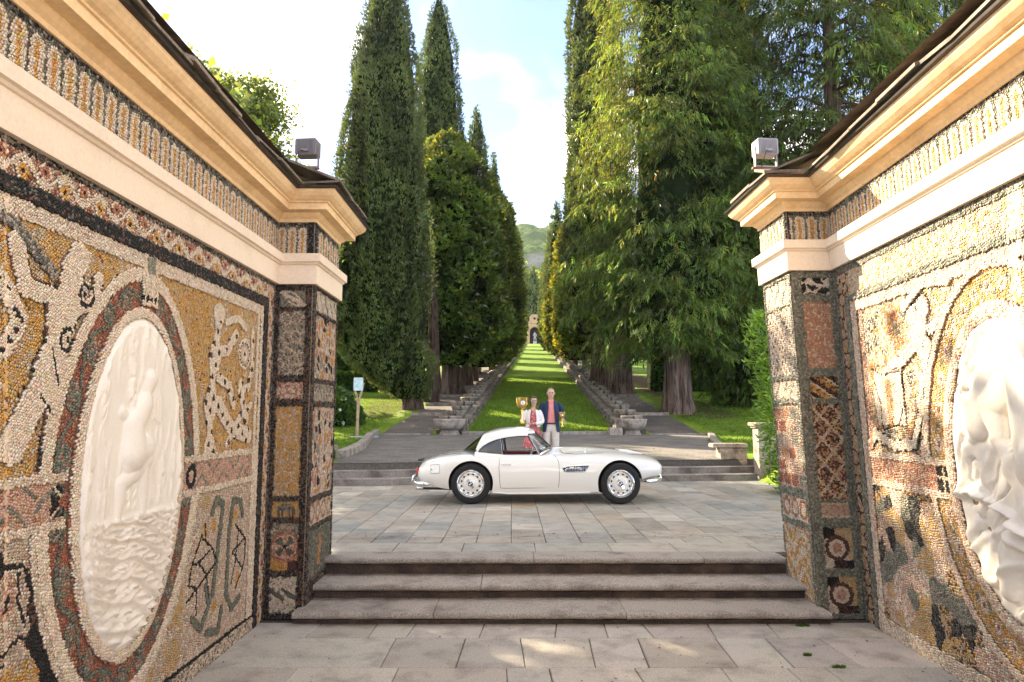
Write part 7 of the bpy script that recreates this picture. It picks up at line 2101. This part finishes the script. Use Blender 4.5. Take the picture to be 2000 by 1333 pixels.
# windscreen, wrapped round
def scr(v, t):
    s = abs(v); xc = lerp(1.392, 1.070, t); xp = lerp(1.145, .965, t); yp = lerp(.655, .535, t); zc_ = lerp(.905, 1.208, t); zp = lerp(.800, 1.118, t)
    q = s ** 2.6
    return (lerp(xc, xp, q), v * yp * (1.0 if s == 1 else (1 + .05 * (1 - s))), lerp(zc_, zp, s ** 3.0))
nc, nr = 21, 7; V = [scr(-1 + 2 * i / (nc - 1), j / (nr - 1)) for j in range(nr) for i in range(nc)]
F = [(j * nc + i, j * nc + i + 1, (j + 1) * nc + i + 1, (j + 1) * nc + i) for j in range(nr - 1) for i in range(nc - 1)]
ws = mk('windscreen', V, F, M['glass'], car, smooth=True)
M['frame_ch'] = M['chrome']
for s in (-1, 1):
    m = MB(); m.tube([scr(s, t / 8) for t in range(9)], [.017] * 9, 8); m.build('screen_pillar', M['chrome'], ws, smooth=True)
m = MB(); m.tube([scr(-1 + i / 10, 0) for i in range(21)], .011, 6); m.build('screen_base_trim', M['chrome'], ws, smooth=True)
m = MB(); m.tube([scr(-1 + i / 10, 1) for i in range(21)], .012, 6); m.build('screen_header', M['blk'], ws, smooth=True)
m = MB()
for v0, v1 in ((-.35, -.80), (.25, -.30)):
    a = Vector(scr(v0, 0)) + Vector((.02, 0, .0)); b = Vector(scr(v1, .10)) + Vector((.012, 0, .012)); m.tube([a, (a + b) / 2 + Vector((.02, 0, .02)), b], .005, 5)
m.build('wiper', M['chrome'], ws)
# seals round the side windows and quarter windows
def sp(x, z, s, o=.0): return (x, s * (tum(z) + o), z)
for s in (-1, 1):
    qw = [(.122, .856)] + [p for p in WTOP if p[0] <= .484] + [(.500, .950), (.514, .815), (.40, .822), (.25, .838), (.13, .850)]
    m = MB(); P = [sp(x, z, s, -.004) for x, z in qw]; m.add(P, [tuple(range(len(P)))]); q_ = m.build('quarter_window', M['side_glass'], car)
    m = MB(); m.tube([sp(x, z, s, .002) for x, z in qw] , .0085, 6); m.build('window_seal', M['blk'], q_, smooth=True)
    m = MB(); m.tube([sp(.489, 1.06, s, .004), sp(.505, .94, s, .004), sp(.519, .805, s, .004)], .0075, 6); m.build('window_frame', M['chrome'], q_, smooth=True)
    m = MB(); m.tube([sp(x, z - .006, s, .002) for x, z in WTOP if x > .48], .010, 6); m.build('door_seal', M['blk'], top, smooth=True)
    m = MB(); m.tube([sp(.535, 1.065, s, -.03), sp(.555, .95, s, -.03), sp(.575, .80, s, -.03)], .012, 6); m.build('hardtop_pillar', M['blk'], top, smooth=True)
    m = MB(); m.tube([(x, s * (tum(.80) + .004), .800) for x in np.linspace(.52, 1.13, 8)], .008, 6); m.build('waist_trim', M['chrome'], car, smooth=True)
# belt panels that close the flank up to the glass
for s in (-1, 1):
    V = []; xb = np.linspace(.06, 1.15, 20)
    for x in xb:
        zb_ = float(np.interp(x, [.06, .13, .25, .40, .514, .60, 1.15], [.856, .852, .840, .825, .812, .800, .797]))
        V += [(x, s * (side_y(x, .745) - .004), .745), (x, s * (tum(zb_) + .005), zb_), (x, s * (tum(zb_) - .03), zb_ - .002)]
    F = [(3 * i + q, 3 * i + 3 + q, 3 * i + 4 + q, 3 * i + 1 + q) for i in range(19) for q in range(2)]
    mk('belt_panel', V, F, M['paint'], car, smooth=True)
# interior
m = MB()
for s in (-1, 1): m.box(.52, 1.12, s * .585 - .018, s * .585 + .018, .40, .790, bev=.01)
m.build('door_lining', M['redlea'], car)
def seat(y0):
    sr = empty('seat', (.62, y0, .36), car)
    m = MB(); m.box(-.02, .48, -.22, .22, .04, .20, bev=.05); m.build('cushion', M['redlea'], sr)
    m = MB(); m.prism([(-.16, .10), (-.02, .10), (-.10, .42), (-.14, .47), (-.22, .47), (-.25, .43)], -.22, .22); m.build('seat_back', M['redlea'], sr)
for y in (-.30, .30): seat(y)
m = MB(); m.prism([(1.10, .60), (1.22, .60), (1.26, .82), (1.20, .835), (1.12, .77)], -.50, .50); m.build('dashboard', M['redlea'], car)
m = MB(); pts = [(1.02 + .05 * math.sin(a) * .0 + .045 * math.cos(a), .30 + .19 * math.sin(a), .735 + .17 * math.cos(a)) for a in [2 * math.pi * k / 24 for k in range(25)]]; m.tube(pts, .012, 6, cap=False); m.tube([(1.02, .30, .735), (1.22, .30, .68)], .015, 6); m.tube([(1.02, .13, .735), (1.02, .47, .735)], .008, 5); m.build('steering_wheel', M['badge_white'], car, smooth=True)
m = MB(); m.box(.14, .44, -.50, .50, .60, .66, bev=.02); m.build('parcel_shelf', M['redlea'], car)

# the tail and the nose drawn in to their true length
def _xmap(x): return -.4 + (x + .4) * .885 if x < -.4 else (2.86 + (x - 2.86) * .87 if x > 2.86 else x)
def _short(o):
    for ch in o.children:
        if ch.name.startswith('wheel'): continue
        if ch.type == 'MESH':
            c = np.empty(len(ch.data.vertices) * 3, np.float32); ch.data.vertices.foreach_get('co', c); c = c.reshape(-1, 3)
            xx = c[:, 0]; c[:, 0] = np.where(xx < -.4, -.4 + (xx + .4) * .885, np.where(xx > 2.86, 2.86 + (xx - 2.86) * .87, xx)); ch.data.vertices.foreach_set('co', c.ravel()); ch.data.update()
            _short(ch)
_short(car)
# ================================================================== people
M['skin'] = simple('skin', (.56, .33, .235), .5, var=.06, scale=14)
M['skin_w'] = simple('skin_tan', (.58, .35, .25), .5, var=.06, scale=14)
M['navy'] = simple('navy_cloth', (.014, .028, .075), .85, var=.15, scale=30, bump=.15, bscale=120)
M['pinkshirt'] = simple('pink_shirt', (.72, .245, .22), .8, var=.08, scale=20, bump=.1)
M['chino'] = simple('pale_trousers', (.60, .53, .46), .85, var=.07, scale=18, bump=.12)
M['belt'] = simple('black_belt', (.012, .010, .010), .4)
M['cardi'] = simple('white_cardigan', (.78, .72, .69), .9, var=.05, scale=30, bump=.2, bscale=150)
M['grey_hair'] = simple('grey_hair', (.23, .19, .16), .6, var=.25, scale=40)
M['brown_hair'] = simple('brown_hair', (.085, .035, .018), .45, var=.35, scale=30)
M['lip'] = simple('lips', (.42, .13, .11), .4)
M['eye'] = simple('eye_dark', (.03, .02, .018), .3)
M['shades'] = simple('dark_lenses', (.02, .012, .012), .1, coat=.6)
M['shoe'] = simple('brown_shoe', (.10, .05, .03), .4)
M['gold'] = simple('gold_metal', (.82, .58, .20), .22, metal=1.0, var=.12, scale=9)
def dress_mat():
    m, t, b = nodes_of('patterned_dress'); b.inputs['Roughness'].default_value = .8
    tc = N(t, 'ShaderNodeTexCoord'); v = N(t, 'ShaderNodeTexVoronoi', Scale=26.0); r = N(t, 'ShaderNodeValToRGB')
    e = r.color_ramp.elements; e[0].position = .18; e[0].color = (.70, .50, .46, 1); e[1].position = .36; e[1].color = (.46, .055, .050, 1); e.new(.7).color = (.40, .10, .12, 1)
    t.links.new(tc.outputs['Object'], v.inputs['Vector']); t.links.new(v.outputs['Distance'], r.inputs['Fac']); t.links.new(r.outputs['Color'], b.inputs['Base Color']); return m
M['dress'] = dress_mat()

def skin_obj(name, verts, edges, radii, mat, parent, lv=2, root_i=0):
    me = bpy.data.meshes.new(name); me.from_pydata([tuple(v) for v in verts], edges, []); me.update()
    o = bpy.data.objects.new(name, me); COL.objects.link(o)
    sm = o.modifiers.new('skin', 'SKIN'); sm.use_smooth_shade = True; sm.branch_smoothing = .3
    sv = me.skin_vertices[0].data
    for i, r in enumerate(radii):
        sv[i].radius = r if isinstance(r, (tuple, list)) else (r, r); sv[i].use_root = (i == root_i)
    ss = o.modifiers.new('sub', 'SUBSURF'); ss.levels = lv; ss.render_levels = lv
    bpy.context.view_layer.update(); dg = bpy.context.evaluated_depsgraph_get()
    m2 = bpy.data.meshes.new_from_object(o.evaluated_get(dg)); o.modifiers.clear(); o.data = m2
    m2.materials.clear(); m2.materials.append(mat); m2.polygons.foreach_set('use_smooth', [True] * len(m2.polygons))
    o.parent = parent; return o

def join(objs, name, parent):
    """several meshes into one object"""
    bm = bmesh.new()
    for o in objs: bm.from_mesh(o.data)
    me = bpy.data.meshes.new(name); bm.to_mesh(me); bm.free(); me.materials.append(objs[0].data.materials[0]); me.polygons.foreach_set('use_smooth', [True] * len(me.polygons))
    for o in objs: bpy.data.objects.remove(o, do_unlink=True)
    return link(bpy.data.objects.new(name, me), parent)

def hand(wrist, palm_dir, spread, nrm, curl, mat, parent, thumb_side=1, s=1.0):
    """palm and five separate bent fingers; nrm = side the fingers close towards"""
    w = Vector(wrist); d = Vector(palm_dir).normalized(); sp_ = Vector(spread).normalized(); nn = Vector(nrm).normalized(); out = []
    out.append(skin_obj('palm', [w - d * .02, w + d * .03 * s, w + d * .085 * s], [(0, 1), (1, 2)], [(.026 * s, .020 * s), (.038 * s, .016 * s), (.040 * s, .014 * s)], mat, None, 1))
    for k, (off, ln) in enumerate(((-.030, .075), (-.010, .085), (.010, .080), (.029, .062))):
        b = w + d * .075 * s + sp_ * off * s; P = [b]; ang = .15
        for q in range(3):
            ang += curl * (.55 + .1 * q); dd = d * math.cos(ang) + nn * math.sin(ang); P.append(P[-1] + dd * ln * s * (.42 - .07 * q))
        out.append(skin_obj('finger', P, [(0, 1), (1, 2), (2, 3)], [.0095 * s, .009 * s, .008 * s, .0065 * s], mat, None, 1))
    b = w + d * .03 * s + sp_ * thumb_side * .030 * s; P = [b, b + (sp_ * thumb_side * .6 + d * .6 + nn * .3).normalized() * .035 * s]; P.append(P[-1] + (d * .5 + nn * .9 + sp_ * thumb_side * .1).normalized() * .030 * s); P.append(P[-1] + (nn * .9 + d * .3 - sp_ * thumb_side * .3).normalized() * .024 * s)
    out.append(skin_obj('thumb', P, [(0, 1), (1, 2), (2, 3)], [.012 * s, .0105 * s, .0095 * s, .0075 * s], mat, None, 1))
    return out

def face(parent, hc, sx, mat_skin, k=1.0):
    """nose, lips, eyes, brows and ears on a head centred at hc"""
    x, y, z = hc
    m = MB(); m.add([(x - .008 * k, y - .092 * k, z + .018 * k), (x + .008 * k, y - .092 * k, z + .018 * k), (x + .017 * k, y - .096 * k, z - .030 * k), (x - .017 * k, y - .096 * k, z - .030 * k), (x, y - .118 * k, z - .024 * k), (x, y - .085 * k, z - .036 * k)], [(0, 1, 4), (1, 2, 4), (2, 5, 4), (5, 3, 4), (3, 0, 4)]); m.build('nose', mat_skin, parent, smooth=True)
    m = MB(); m.tube([(x - .024 * k, y - .086 * k, z - .054 * k), (x, y - .096 * k, z - .057 * k), (x + .024 * k, y - .086 * k, z - .054 * k)], [.003, .007, .003], 6); m.build('mouth', M['lip'], parent, smooth=True)
    for s in (-1, 1):
        m = MB(); m.lathe([(.001, -.004), (.010, -.002), (.012, .003)], 10, (x + s * .031 * k, y - .088 * k, z + .012 * k), axis='y'); m.build('eye', M['eye'], parent, smooth=True)
        m = MB(); m.tube([(x + s * .014 * k, y - .095 * k, z + .030 * k), (x + s * .046 * k, y - .086 * k, z + .031 * k)], .004, 5); m.build('eyebrow', M['grey_hair'] if sx else M['brown_hair'], parent)
        m = MB(); m.tube([(x + s * .076 * k, y - .005, z + .025 * k), (x + s * .088 * k, y, z + .010 * k), (x + s * .078 * k, y - .004, z - .025 * k)], [.010, .015, .008], 8); m.build('ear', mat_skin, parent, smooth=True)

def trophy(loc, h, label, cat='trophy', big=True):
    root = empty('gold_trophy', loc); tag(root, label, cat)
    s = h / .58
    m = MB(); m.lathe([(.095 * s, .0), (.098 * s, .012 * s), (.075 * s, .022 * s), (.070 * s, .035 * s), (.045 * s, .050 * s), (.040 * s, .075 * s), (.030 * s, .085 * s), (.030 * s, .10 * s)], 6 if big else 16); m.build('base', M['gold'], root)
    m = MB(); m.lathe([(.026 * s, .10 * s), (.024 * s, .19 * s), (.027 * s, .265 * s), (.042 * s, .275 * s), (.042 * s, .290 * s), (.028 * s, .30 * s), (.032 * s, .32 * s)], 12); m.build('stem', M['gold'], root, smooth=True)
    m = MB(); m.lathe([(.032 * s, .32 * s), (.065 * s, .345 * s), (.095 * s, .40 * s), (.118 * s, .49 * s), (.136 * s, .58 * s), (.130 * s, .58 * s), (.112 * s, .49 * s), (.088 * s, .41 * s), (.01 * s, .36 * s)], 10); m.build('cup', M['gold'], root)
    if big:
        m = MB(); m.lathe([(.048, .0), (.048, -.006), (.040, -.010), (.0005, -.010)], 24, (.012, -.108, .465), axis='y', cap=False); bd = m.build('emblem', M['badge_white'], root)
        m = MB(); m.box(.004, .019, -.122, -.1185, .440, .490); m.box(-.004, .027, -.122, -.1185, .433, .441); m.add([(.004, -.122, .490), (.004, -.122, .476), (-.006, -.122, .474), (-.006, -.122, .480)], [(0, 1, 2, 3)]); m.build('numeral_one', M['eye'], bd)
        for q in range(5):
            a = 2 * math.pi * (q + .4) / 5
            m = MB(); m.tube([(.085 * math.cos(a), .085 * math.sin(a), .37), (.125 * math.cos(a), .125 * math.sin(a), .44), (.134 * math.cos(a), .134 * math.sin(a), .57)], [.006, .010, .006], 6); m.build('rib', M['gold'], root, smooth=True)
    else:
        m = MB(); m.lathe([(.018, .0), (.018, -.004)], 14, (0, -.062, .262), axis='y'); m.build('emblem', M['badge_white'], root)
    return root

def step_z(k): return .40 + .145 * k
# --- the man
MX, MY = .885, 15.58; MZ = .69
man = empty('person', (MX, MY, MZ)); tag(man, 'man in navy blazer, pink shirt and pale trousers holding a small gold cup', 'person')
V = [(0, 0, .93), (0, 0, 1.10), (0, -.005, 1.28), (0, 0, 1.42), (0, .012, 1.50), (0, .005, 1.555), (0, -.012, 1.60), (0, -.012, 1.67), (0, -.004, 1.735), (0, .0, 1.785),
     (-.19, .005, 1.425), (-.255, .03, 1.18), (-.25, .02, .95), (.19, .005, 1.425), (.265, .04, 1.19), (.285, -.13, 1.06),
     (-.095, 0, .88), (-.105, -.005, .48), (-.11, .02, .07), (-.115, -.13, .03), (.095, 0, .88), (.105, -.005, .48), (.11, .02, .07), (.115, -.13, .03)]
E_ = [(0, 1), (1, 2), (2, 3), (3, 4), (4, 5), (5, 6), (6, 7), (7, 8), (8, 9), (3, 10), (10, 11), (11, 12), (3, 13), (13, 14), (14, 15), (0, 16), (16, 17), (17, 18), (18, 19), (0, 20), (20, 21), (21, 22), (22, 23)]
Rd = [(.13, .09), (.11, .08), (.10, .07), (.05, .045), (.055, .055), (.055, .055), (.068, .078), (.084, .094), (.082, .092), (.045, .048), .024, .030, .028, .024, .030, .028, .085, .055, .040, .03, .085, .055, .040, .03]
bd = skin_obj('body', V, E_, Rd, M['skin'], None)
TM = (MX + .235, MY - .245, MZ + .915)      # small cup
hs = hand((.283, -.155, 1.045), (-.10, -1, -.05), (0, 0, 1), (-1, .05, 0), 1.0, M['skin'], None, 1, .95)
body_m = join([bd] + hs, 'body', man)
def shell(rows, opening, mat, name, parent, n=36):
    """garment round the trunk, open in front by the given half angle"""
    V = []; F = []
    for (z, rx, ry) in rows:
        op = float(np.interp(z, [o[0] for o in opening], [o[1] for o in opening]))
        for q in range(n + 1):
            a = -math.pi / 2 + op + (2 * math.pi - 2 * op) * q / n; f = 1 + .02 * math.sin(5 * a + z * 9)
            V.append((rx * math.cos(a) * f, ry * math.sin(a) * f, z))
    for i in range(len(rows) - 1):
        for q in range(n): F.append((i * (n + 1) + q, i * (n + 1) + q + 1, (i + 1) * (n + 1) + q + 1, (i + 1) * (n + 1) + q))
    o = mk(name, V, F, mat, parent, smooth=True); return o
def hair_cap(c, rad, keep, mat, parent, n=30, m=22, lump=.06):
    """hair as a shell on the skull, kept where keep(x, y, z) holds (unit sphere coordinates)"""
    V = []; F = []
    for i in range(m + 1):
        t = math.pi * i / m
        for k in range(n):
            a = 2 * math.pi * k / n; p = (math.sin(t) * math.cos(a), math.sin(t) * math.sin(a), math.cos(t)); V.append(p)
    V = np.array(V); d = 1 + lump * (fbm(V * np.array([5, 5, 1.2]) + 3, 8) - .5) * 2
    for i in range(m):
        for k in range(n):
            k2 = (k + 1) % n; q = (i * n + k, (i + 1) * n + k, (i + 1) * n + k2, i * n + k2)
            cc = V[list(q)].mean(0)
            if keep(*cc): F.append(q)
    P = V * d[:, None] * np.array(rad) + np.array(c)
    o = mk('hair', P, F, mat, parent, smooth=True); so = o.modifiers.new('thick', 'SOLIDIFY'); so.thickness = .012; so.offset = -.6; return o
jr = ((.80, .200, .148), (.95, .188, .140), (1.10, .180, .135), (1.25, .192, .140), (1.37, .192, .130), (1.45, .150, .098), (1.505, .085, .072))
jk = shell(jr, [(.80, .66), (1.0, .52), (1.25, .40), (1.45, .44), (1.51, .62)], M['navy'], 'blazer_shell', None)
sl = skin_obj('sleeve', [(-.13, .005, 1.425), (-.198, .008, 1.405), (-.262, .032, 1.18), (-.262, .02, .98)], [(0, 1), (1, 2), (2, 3)], [.062, .074, .060, .054], M['navy'], None)
sr = skin_obj('sleeve', [(.13, .005, 1.425), (.198, .008, 1.405), (.272, .045, 1.19), (.285, -.115, 1.068)], [(0, 1), (1, 2), (2, 3)], [.062, .074, .060, .052], M['navy'], None)
join([jk, sl, sr], 'blazer', man)
V = []; F = []; n = 28; srw = ((.972, .150, .112), (1.10, .148, .112), (1.25, .160, .120), (1.36, .160, .112), (1.43, .130, .088), (1.49, .072, .062), (1.535, .060, .058))
for (z, rx, ry) in srw:
    for q in range(n): a = 2 * math.pi * q / n; V.append((rx * math.cos(a) * (1 + .015 * math.sin(7 * a + z * 20)), ry * math.sin(a), z))
for i in range(len(srw) - 1):
    for q in range(n): q2 = (q + 1) % n; F.append((i * n + q, i * n + q2, (i + 1) * n + q2, (i + 1) * n + q))
mk('shirt', V, F, M['pinkshirt'], man, smooth=True)
m = MB()
for s in (-1, 1): m.add([(0, -.085, 1.47), (s * .050, -.055, 1.545), (s * .066, -.062, 1.505), (s * .036, -.098, 1.455)], [(0, 1, 2, 3)])
m.build('collar', M['pinkshirt'], man)
m = MB()
for s in (-1, 1): m.add([(s * .060, -.072, 1.505), (s * .118, -.085, 1.43), (s * .125, -.118, 1.36), (s * .078, -.142, 1.22), (s * .058, -.128, 1.34)], [(0, 1, 2, 3, 4)])
m.build('lapel', M['navy'], man)
m = MB()
for q in range(6): m.lathe([(.006, 0), (.005, -.004)], 8, (0, -.116 + .0 * q, 1.03 + .07 * q), axis='y')
m.build('buttons', M['pinkshirt'], man)
V = [(0, 0, .93), (-.095, 0, .86), (-.108, -.005, .48), (-.112, .018, .06), (.095, 0, .86), (.108, -.005, .48), (.112, .018, .06), (0, 0, 1.045)]
skin_obj('trousers', V, [(0, 7), (0, 1), (1, 2), (2, 3), (0, 4), (4, 5), (5, 6)], [(.165, .125), .105, .078, .066, .105, .078, .066, (.140, .115)], M['chino'], man)
m = MB(); m.lathe([(.150, .975), (.156, .978), (.156, 1.005), (.150, 1.008)], 28, cap=False); o = m.build('belt', M['belt'], man); o.scale = (1.0, .80, 1)
o.location = (0, -.004, 0)
hair_cap((0, .004, 1.685), (.088, .102, .108), lambda x, y, z: (z > .62) or (z > -.05 and y > -.05 and not (y < .1 and z < .35 and abs(x) > .9 and False)) or (y > .25 and z > -.45), M['grey_hair'], man)
face(man, (0, -.012, 1.665), True, M['skin'])
for s in (-1, 1):
    m = MB(); m.tube([(s * .112, .06, .045), (s * .113, -.04, .045), (s * .116, -.13, .035), (s * .118, -.19, .025)], [.045, .05, .048, .025], 8); m.build('shoe', M['shoe'], man, smooth=True)
trophy(TM, .335, 'small gold cup held at the waist by the man in the blazer', big=False)

# --- the woman
WX, WY, WZ = .475, 15.50, .69
wom = empty('person', (WX, WY, WZ)); tag(wom, 'smiling woman in sunglasses, white cardigan and red patterned dress holding a large gold cup', 'person')
V = [(0, 0, .82), (0, 0, .97), (0, -.005, 1.13), (0, 0, 1.26), (.005, .008, 1.33), (.015, 0, 1.37), (.02, -.012, 1.42), (.022, -.012, 1.49), (.022, -.004, 1.545), (.022, 0, 1.585),
     (-.155, .005, 1.255), (-.235, -.03, 1.04), (-.262, -.215, 1.085), (.155, .005, 1.255), (.215, -.02, 1.02), (-.03, -.215, .985),
     (-.085, 0, .76), (-.085, -.005, .42), (-.08, .02, .06), (-.085, -.11, .025), (.085, 0, .76), (.085, -.005, .42), (.08, .02, .06), (.085, -.11, .025)]
Rd = [(.13, .09), (.10, .075), (.105, .08), (.08, .055), (.050, .05), (.046, .046), (.060, .068), (.075, .084), (.073, .081), (.040, .042), .036, .030, .024, .036, .030, .024, .080, .050, .034, .026, .080, .050, .034, .026]
bd = skin_obj('body', V, E_, Rd, M['skin_w'], None)
h1 = hand((-.262, -.225, 1.095), (-.25, -.35, .95), (1, 0, .2), (.15, -1, .1), .85, M['skin_w'], None, 1, .88)
h2 = hand((-.055, -.22, .985), (-1, -.12, -.05), (0, -1, 0), (0, 0, 1), .12, M['skin_w'], None, 1, .88)
join([bd] + h1 + h2, 'body', wom)
# dress: lathe bodice to knee length skirt with folds
V = []; F = []; n = 40
for (z, rx, ry) in ((.455, .235, .200), (.52, .222, .188), (.66, .196, .165), (.80, .172, .135), (.93, .142, .112), (1.0, .136, .108), (1.10, .148, .120), (1.19, .140, .112), (1.27, .100, .075)):
    for q in range(n):
        a = 2 * math.pi * q / n; f = 1 + max(0, (.9 - z)) * .13 * math.sin(9 * a + z * 3); V.append((rx * math.cos(a) * f, ry * math.sin(a) * f, z + .012 * math.sin(9 * a) * (z < .5)))
for i in range(8):
    for q in range(n): q2 = (q + 1) % n; F.append((i * n + q, i * n + q2, (i + 1) * n + q2, (i + 1) * n + q))
mk('dress', V, F, M['dress'], wom, smooth=True)
# cardigan: open shell with sleeves
V = []; F = []; n = 34; a0 = .30
rows_ = ((.915, .172, .140), (.99, .160, .130), (1.10, .172, .142), (1.19, .168, .136), (1.26, .135, .100), (1.30, .095, .072))
for (z, rx, ry) in rows_:
    op = float(np.interp(z, [.9, 1.1, 1.25, 1.3], [.52, .44, .38, .55]))
    for q in range(n + 1):
        a = -math.pi / 2 + op + (2 * math.pi - 2 * op) * q / n; V.append((rx * math.cos(a), ry * math.sin(a), z))
for i in range(len(rows_) - 1):
    for q in range(n): F.append((i * (n + 1) + q, i * (n + 1) + q + 1, (i + 1) * (n + 1) + q + 1, (i + 1) * (n + 1) + q))
sh = mk('cardigan_shell', V, F, M['cardi'], None, smooth=True)
sl = skin_obj('sleeve', [(-.10, .005, 1.265), (-.160, .005, 1.245), (-.238, -.03, 1.04), (-.258, -.175, 1.072)], [(0, 1), (1, 2), (2, 3)], [.060, .066, .054, .044], M['cardi'], None)
sr = skin_obj('sleeve', [(.10, .005, 1.265), (.160, .005, 1.245), (.222, -.02, 1.02), (.06, -.195, .985)], [(0, 1), (1, 2), (2, 3)], [.060, .066, .056, .044], M['cardi'], None)
join([sh, sl, sr], 'cardigan', wom)
hair_cap((.022, .004, 1.485), (.096, .108, .122), lambda x, y, z: (z > .60) or (z > -.62 and y > -.42 + .25 * (1 - abs(x))), M['brown_hair'], wom, lump=.09)
face(wom, (.022, -.012, 1.485), False, M['skin_w'], .9)
m = MB()
for s in (-1, 1): m.lathe([(.027, -.012), (.028, .0), (.001, .001)], 14, (.022 + s * .032, -.092, 1.497), axis='y')
m.tube([(-.046, -.06, 1.503), (-.04, -.095, 1.505), (.022, -.102, 1.505), (.084, -.095, 1.505), (.09, -.06, 1.503)], .005, 5); m.build('sunglasses', M['shades'], wom, smooth=True)
m = MB(); m.tube([(-.055, -.035, 1.335), (-.03, -.085, 1.275), (.01, -.105, 1.245), (.05, -.085, 1.275), (.075, -.035, 1.335)], .006, 5); m.build('necklace', M['gold'], wom, smooth=True)
for s in (-1, 1):
    m = MB(); m.tube([(s * .08, .05, .035), (s * .083, -.03, .03), (s * .086, -.12, .022), (s * .088, -.16, .016)], [.032, .036, .034, .016], 8); m.build('shoe', M['shoe'], wom, smooth=True)
trophy((WX - .245, WY - .265, WZ + .985), .585, 'large gold cup with white number badge held by the woman')

# statue of a hero in the niche
st = empty('hero_statue', (px_ + .1, py_ + 1.2, pz_)); tag(st, 'pale stone statue on a pedestal in the dark niche', 'statue')
m = MB(); m.box(-.75, .75, -.6, .6, 0, .25, bev=.05); m.box(-.6, .6, -.5, .5, .25, 1.25, bev=.05); m.box(-.7, .7, -.55, .55, 1.25, 1.4, bev=.05); m.build('pedestal', M['statue'], st)
V = [(0, 0, 2.9), (.05, 0, 3.4), (.0, 0, 3.9), (-.05, 0, 4.2), (-.08, -.05, 4.5), (-.1, -.08, 4.7), (-.42, 0, 4.05), (-.6, -.1, 3.5), (-.3, -.3, 3.2), (.40, 0, 4.05), (.62, -.05, 3.6), (.5, -.1, 3.1), (-.25, 0, 2.75), (-.28, -.1, 2.1), (-.3, 0, 1.5), (.24, 0, 2.75), (.40, -.1, 2.1), (.42, .05, 1.5)]
skin_obj('figure', V, [(0, 1), (1, 2), (2, 3), (3, 4), (4, 5), (3, 6), (6, 7), (7, 8), (3, 9), (9, 10), (10, 11), (0, 12), (12, 13), (13, 14), (0, 15), (15, 16), (16, 17)], [(.38, .3), (.34, .26), (.42, .3), (.2, .18), (.2, .22), (.16, .18), .17, .13, .09, .17, .14, .2, .24, .18, .14, .24, .18, .14], M['statue'], st)
# ================================================================== far haze
hz_m = bpy.data.materials.new('haze'); hz_m.use_nodes = True
_t = hz_m.node_tree; _t.nodes.clear()
_o = N(_t, 'ShaderNodeOutputMaterial'); _v = N(_t, 'ShaderNodeVolumePrincipled')
_v.inputs['Color'].default_value = (.72, .84, 1.0, 1); _v.inputs['Density'].default_value = .00009; _v.inputs['Anisotropy'].default_value = .0
_t.links.new(_v.outputs['Volume'], _o.inputs['Volume'])
hb = MB(); hb.box(-560, 760, -12, 1300, -2.5, 345); hz = hb.build('haze', hz_m); tag(hz, kind='stuff')
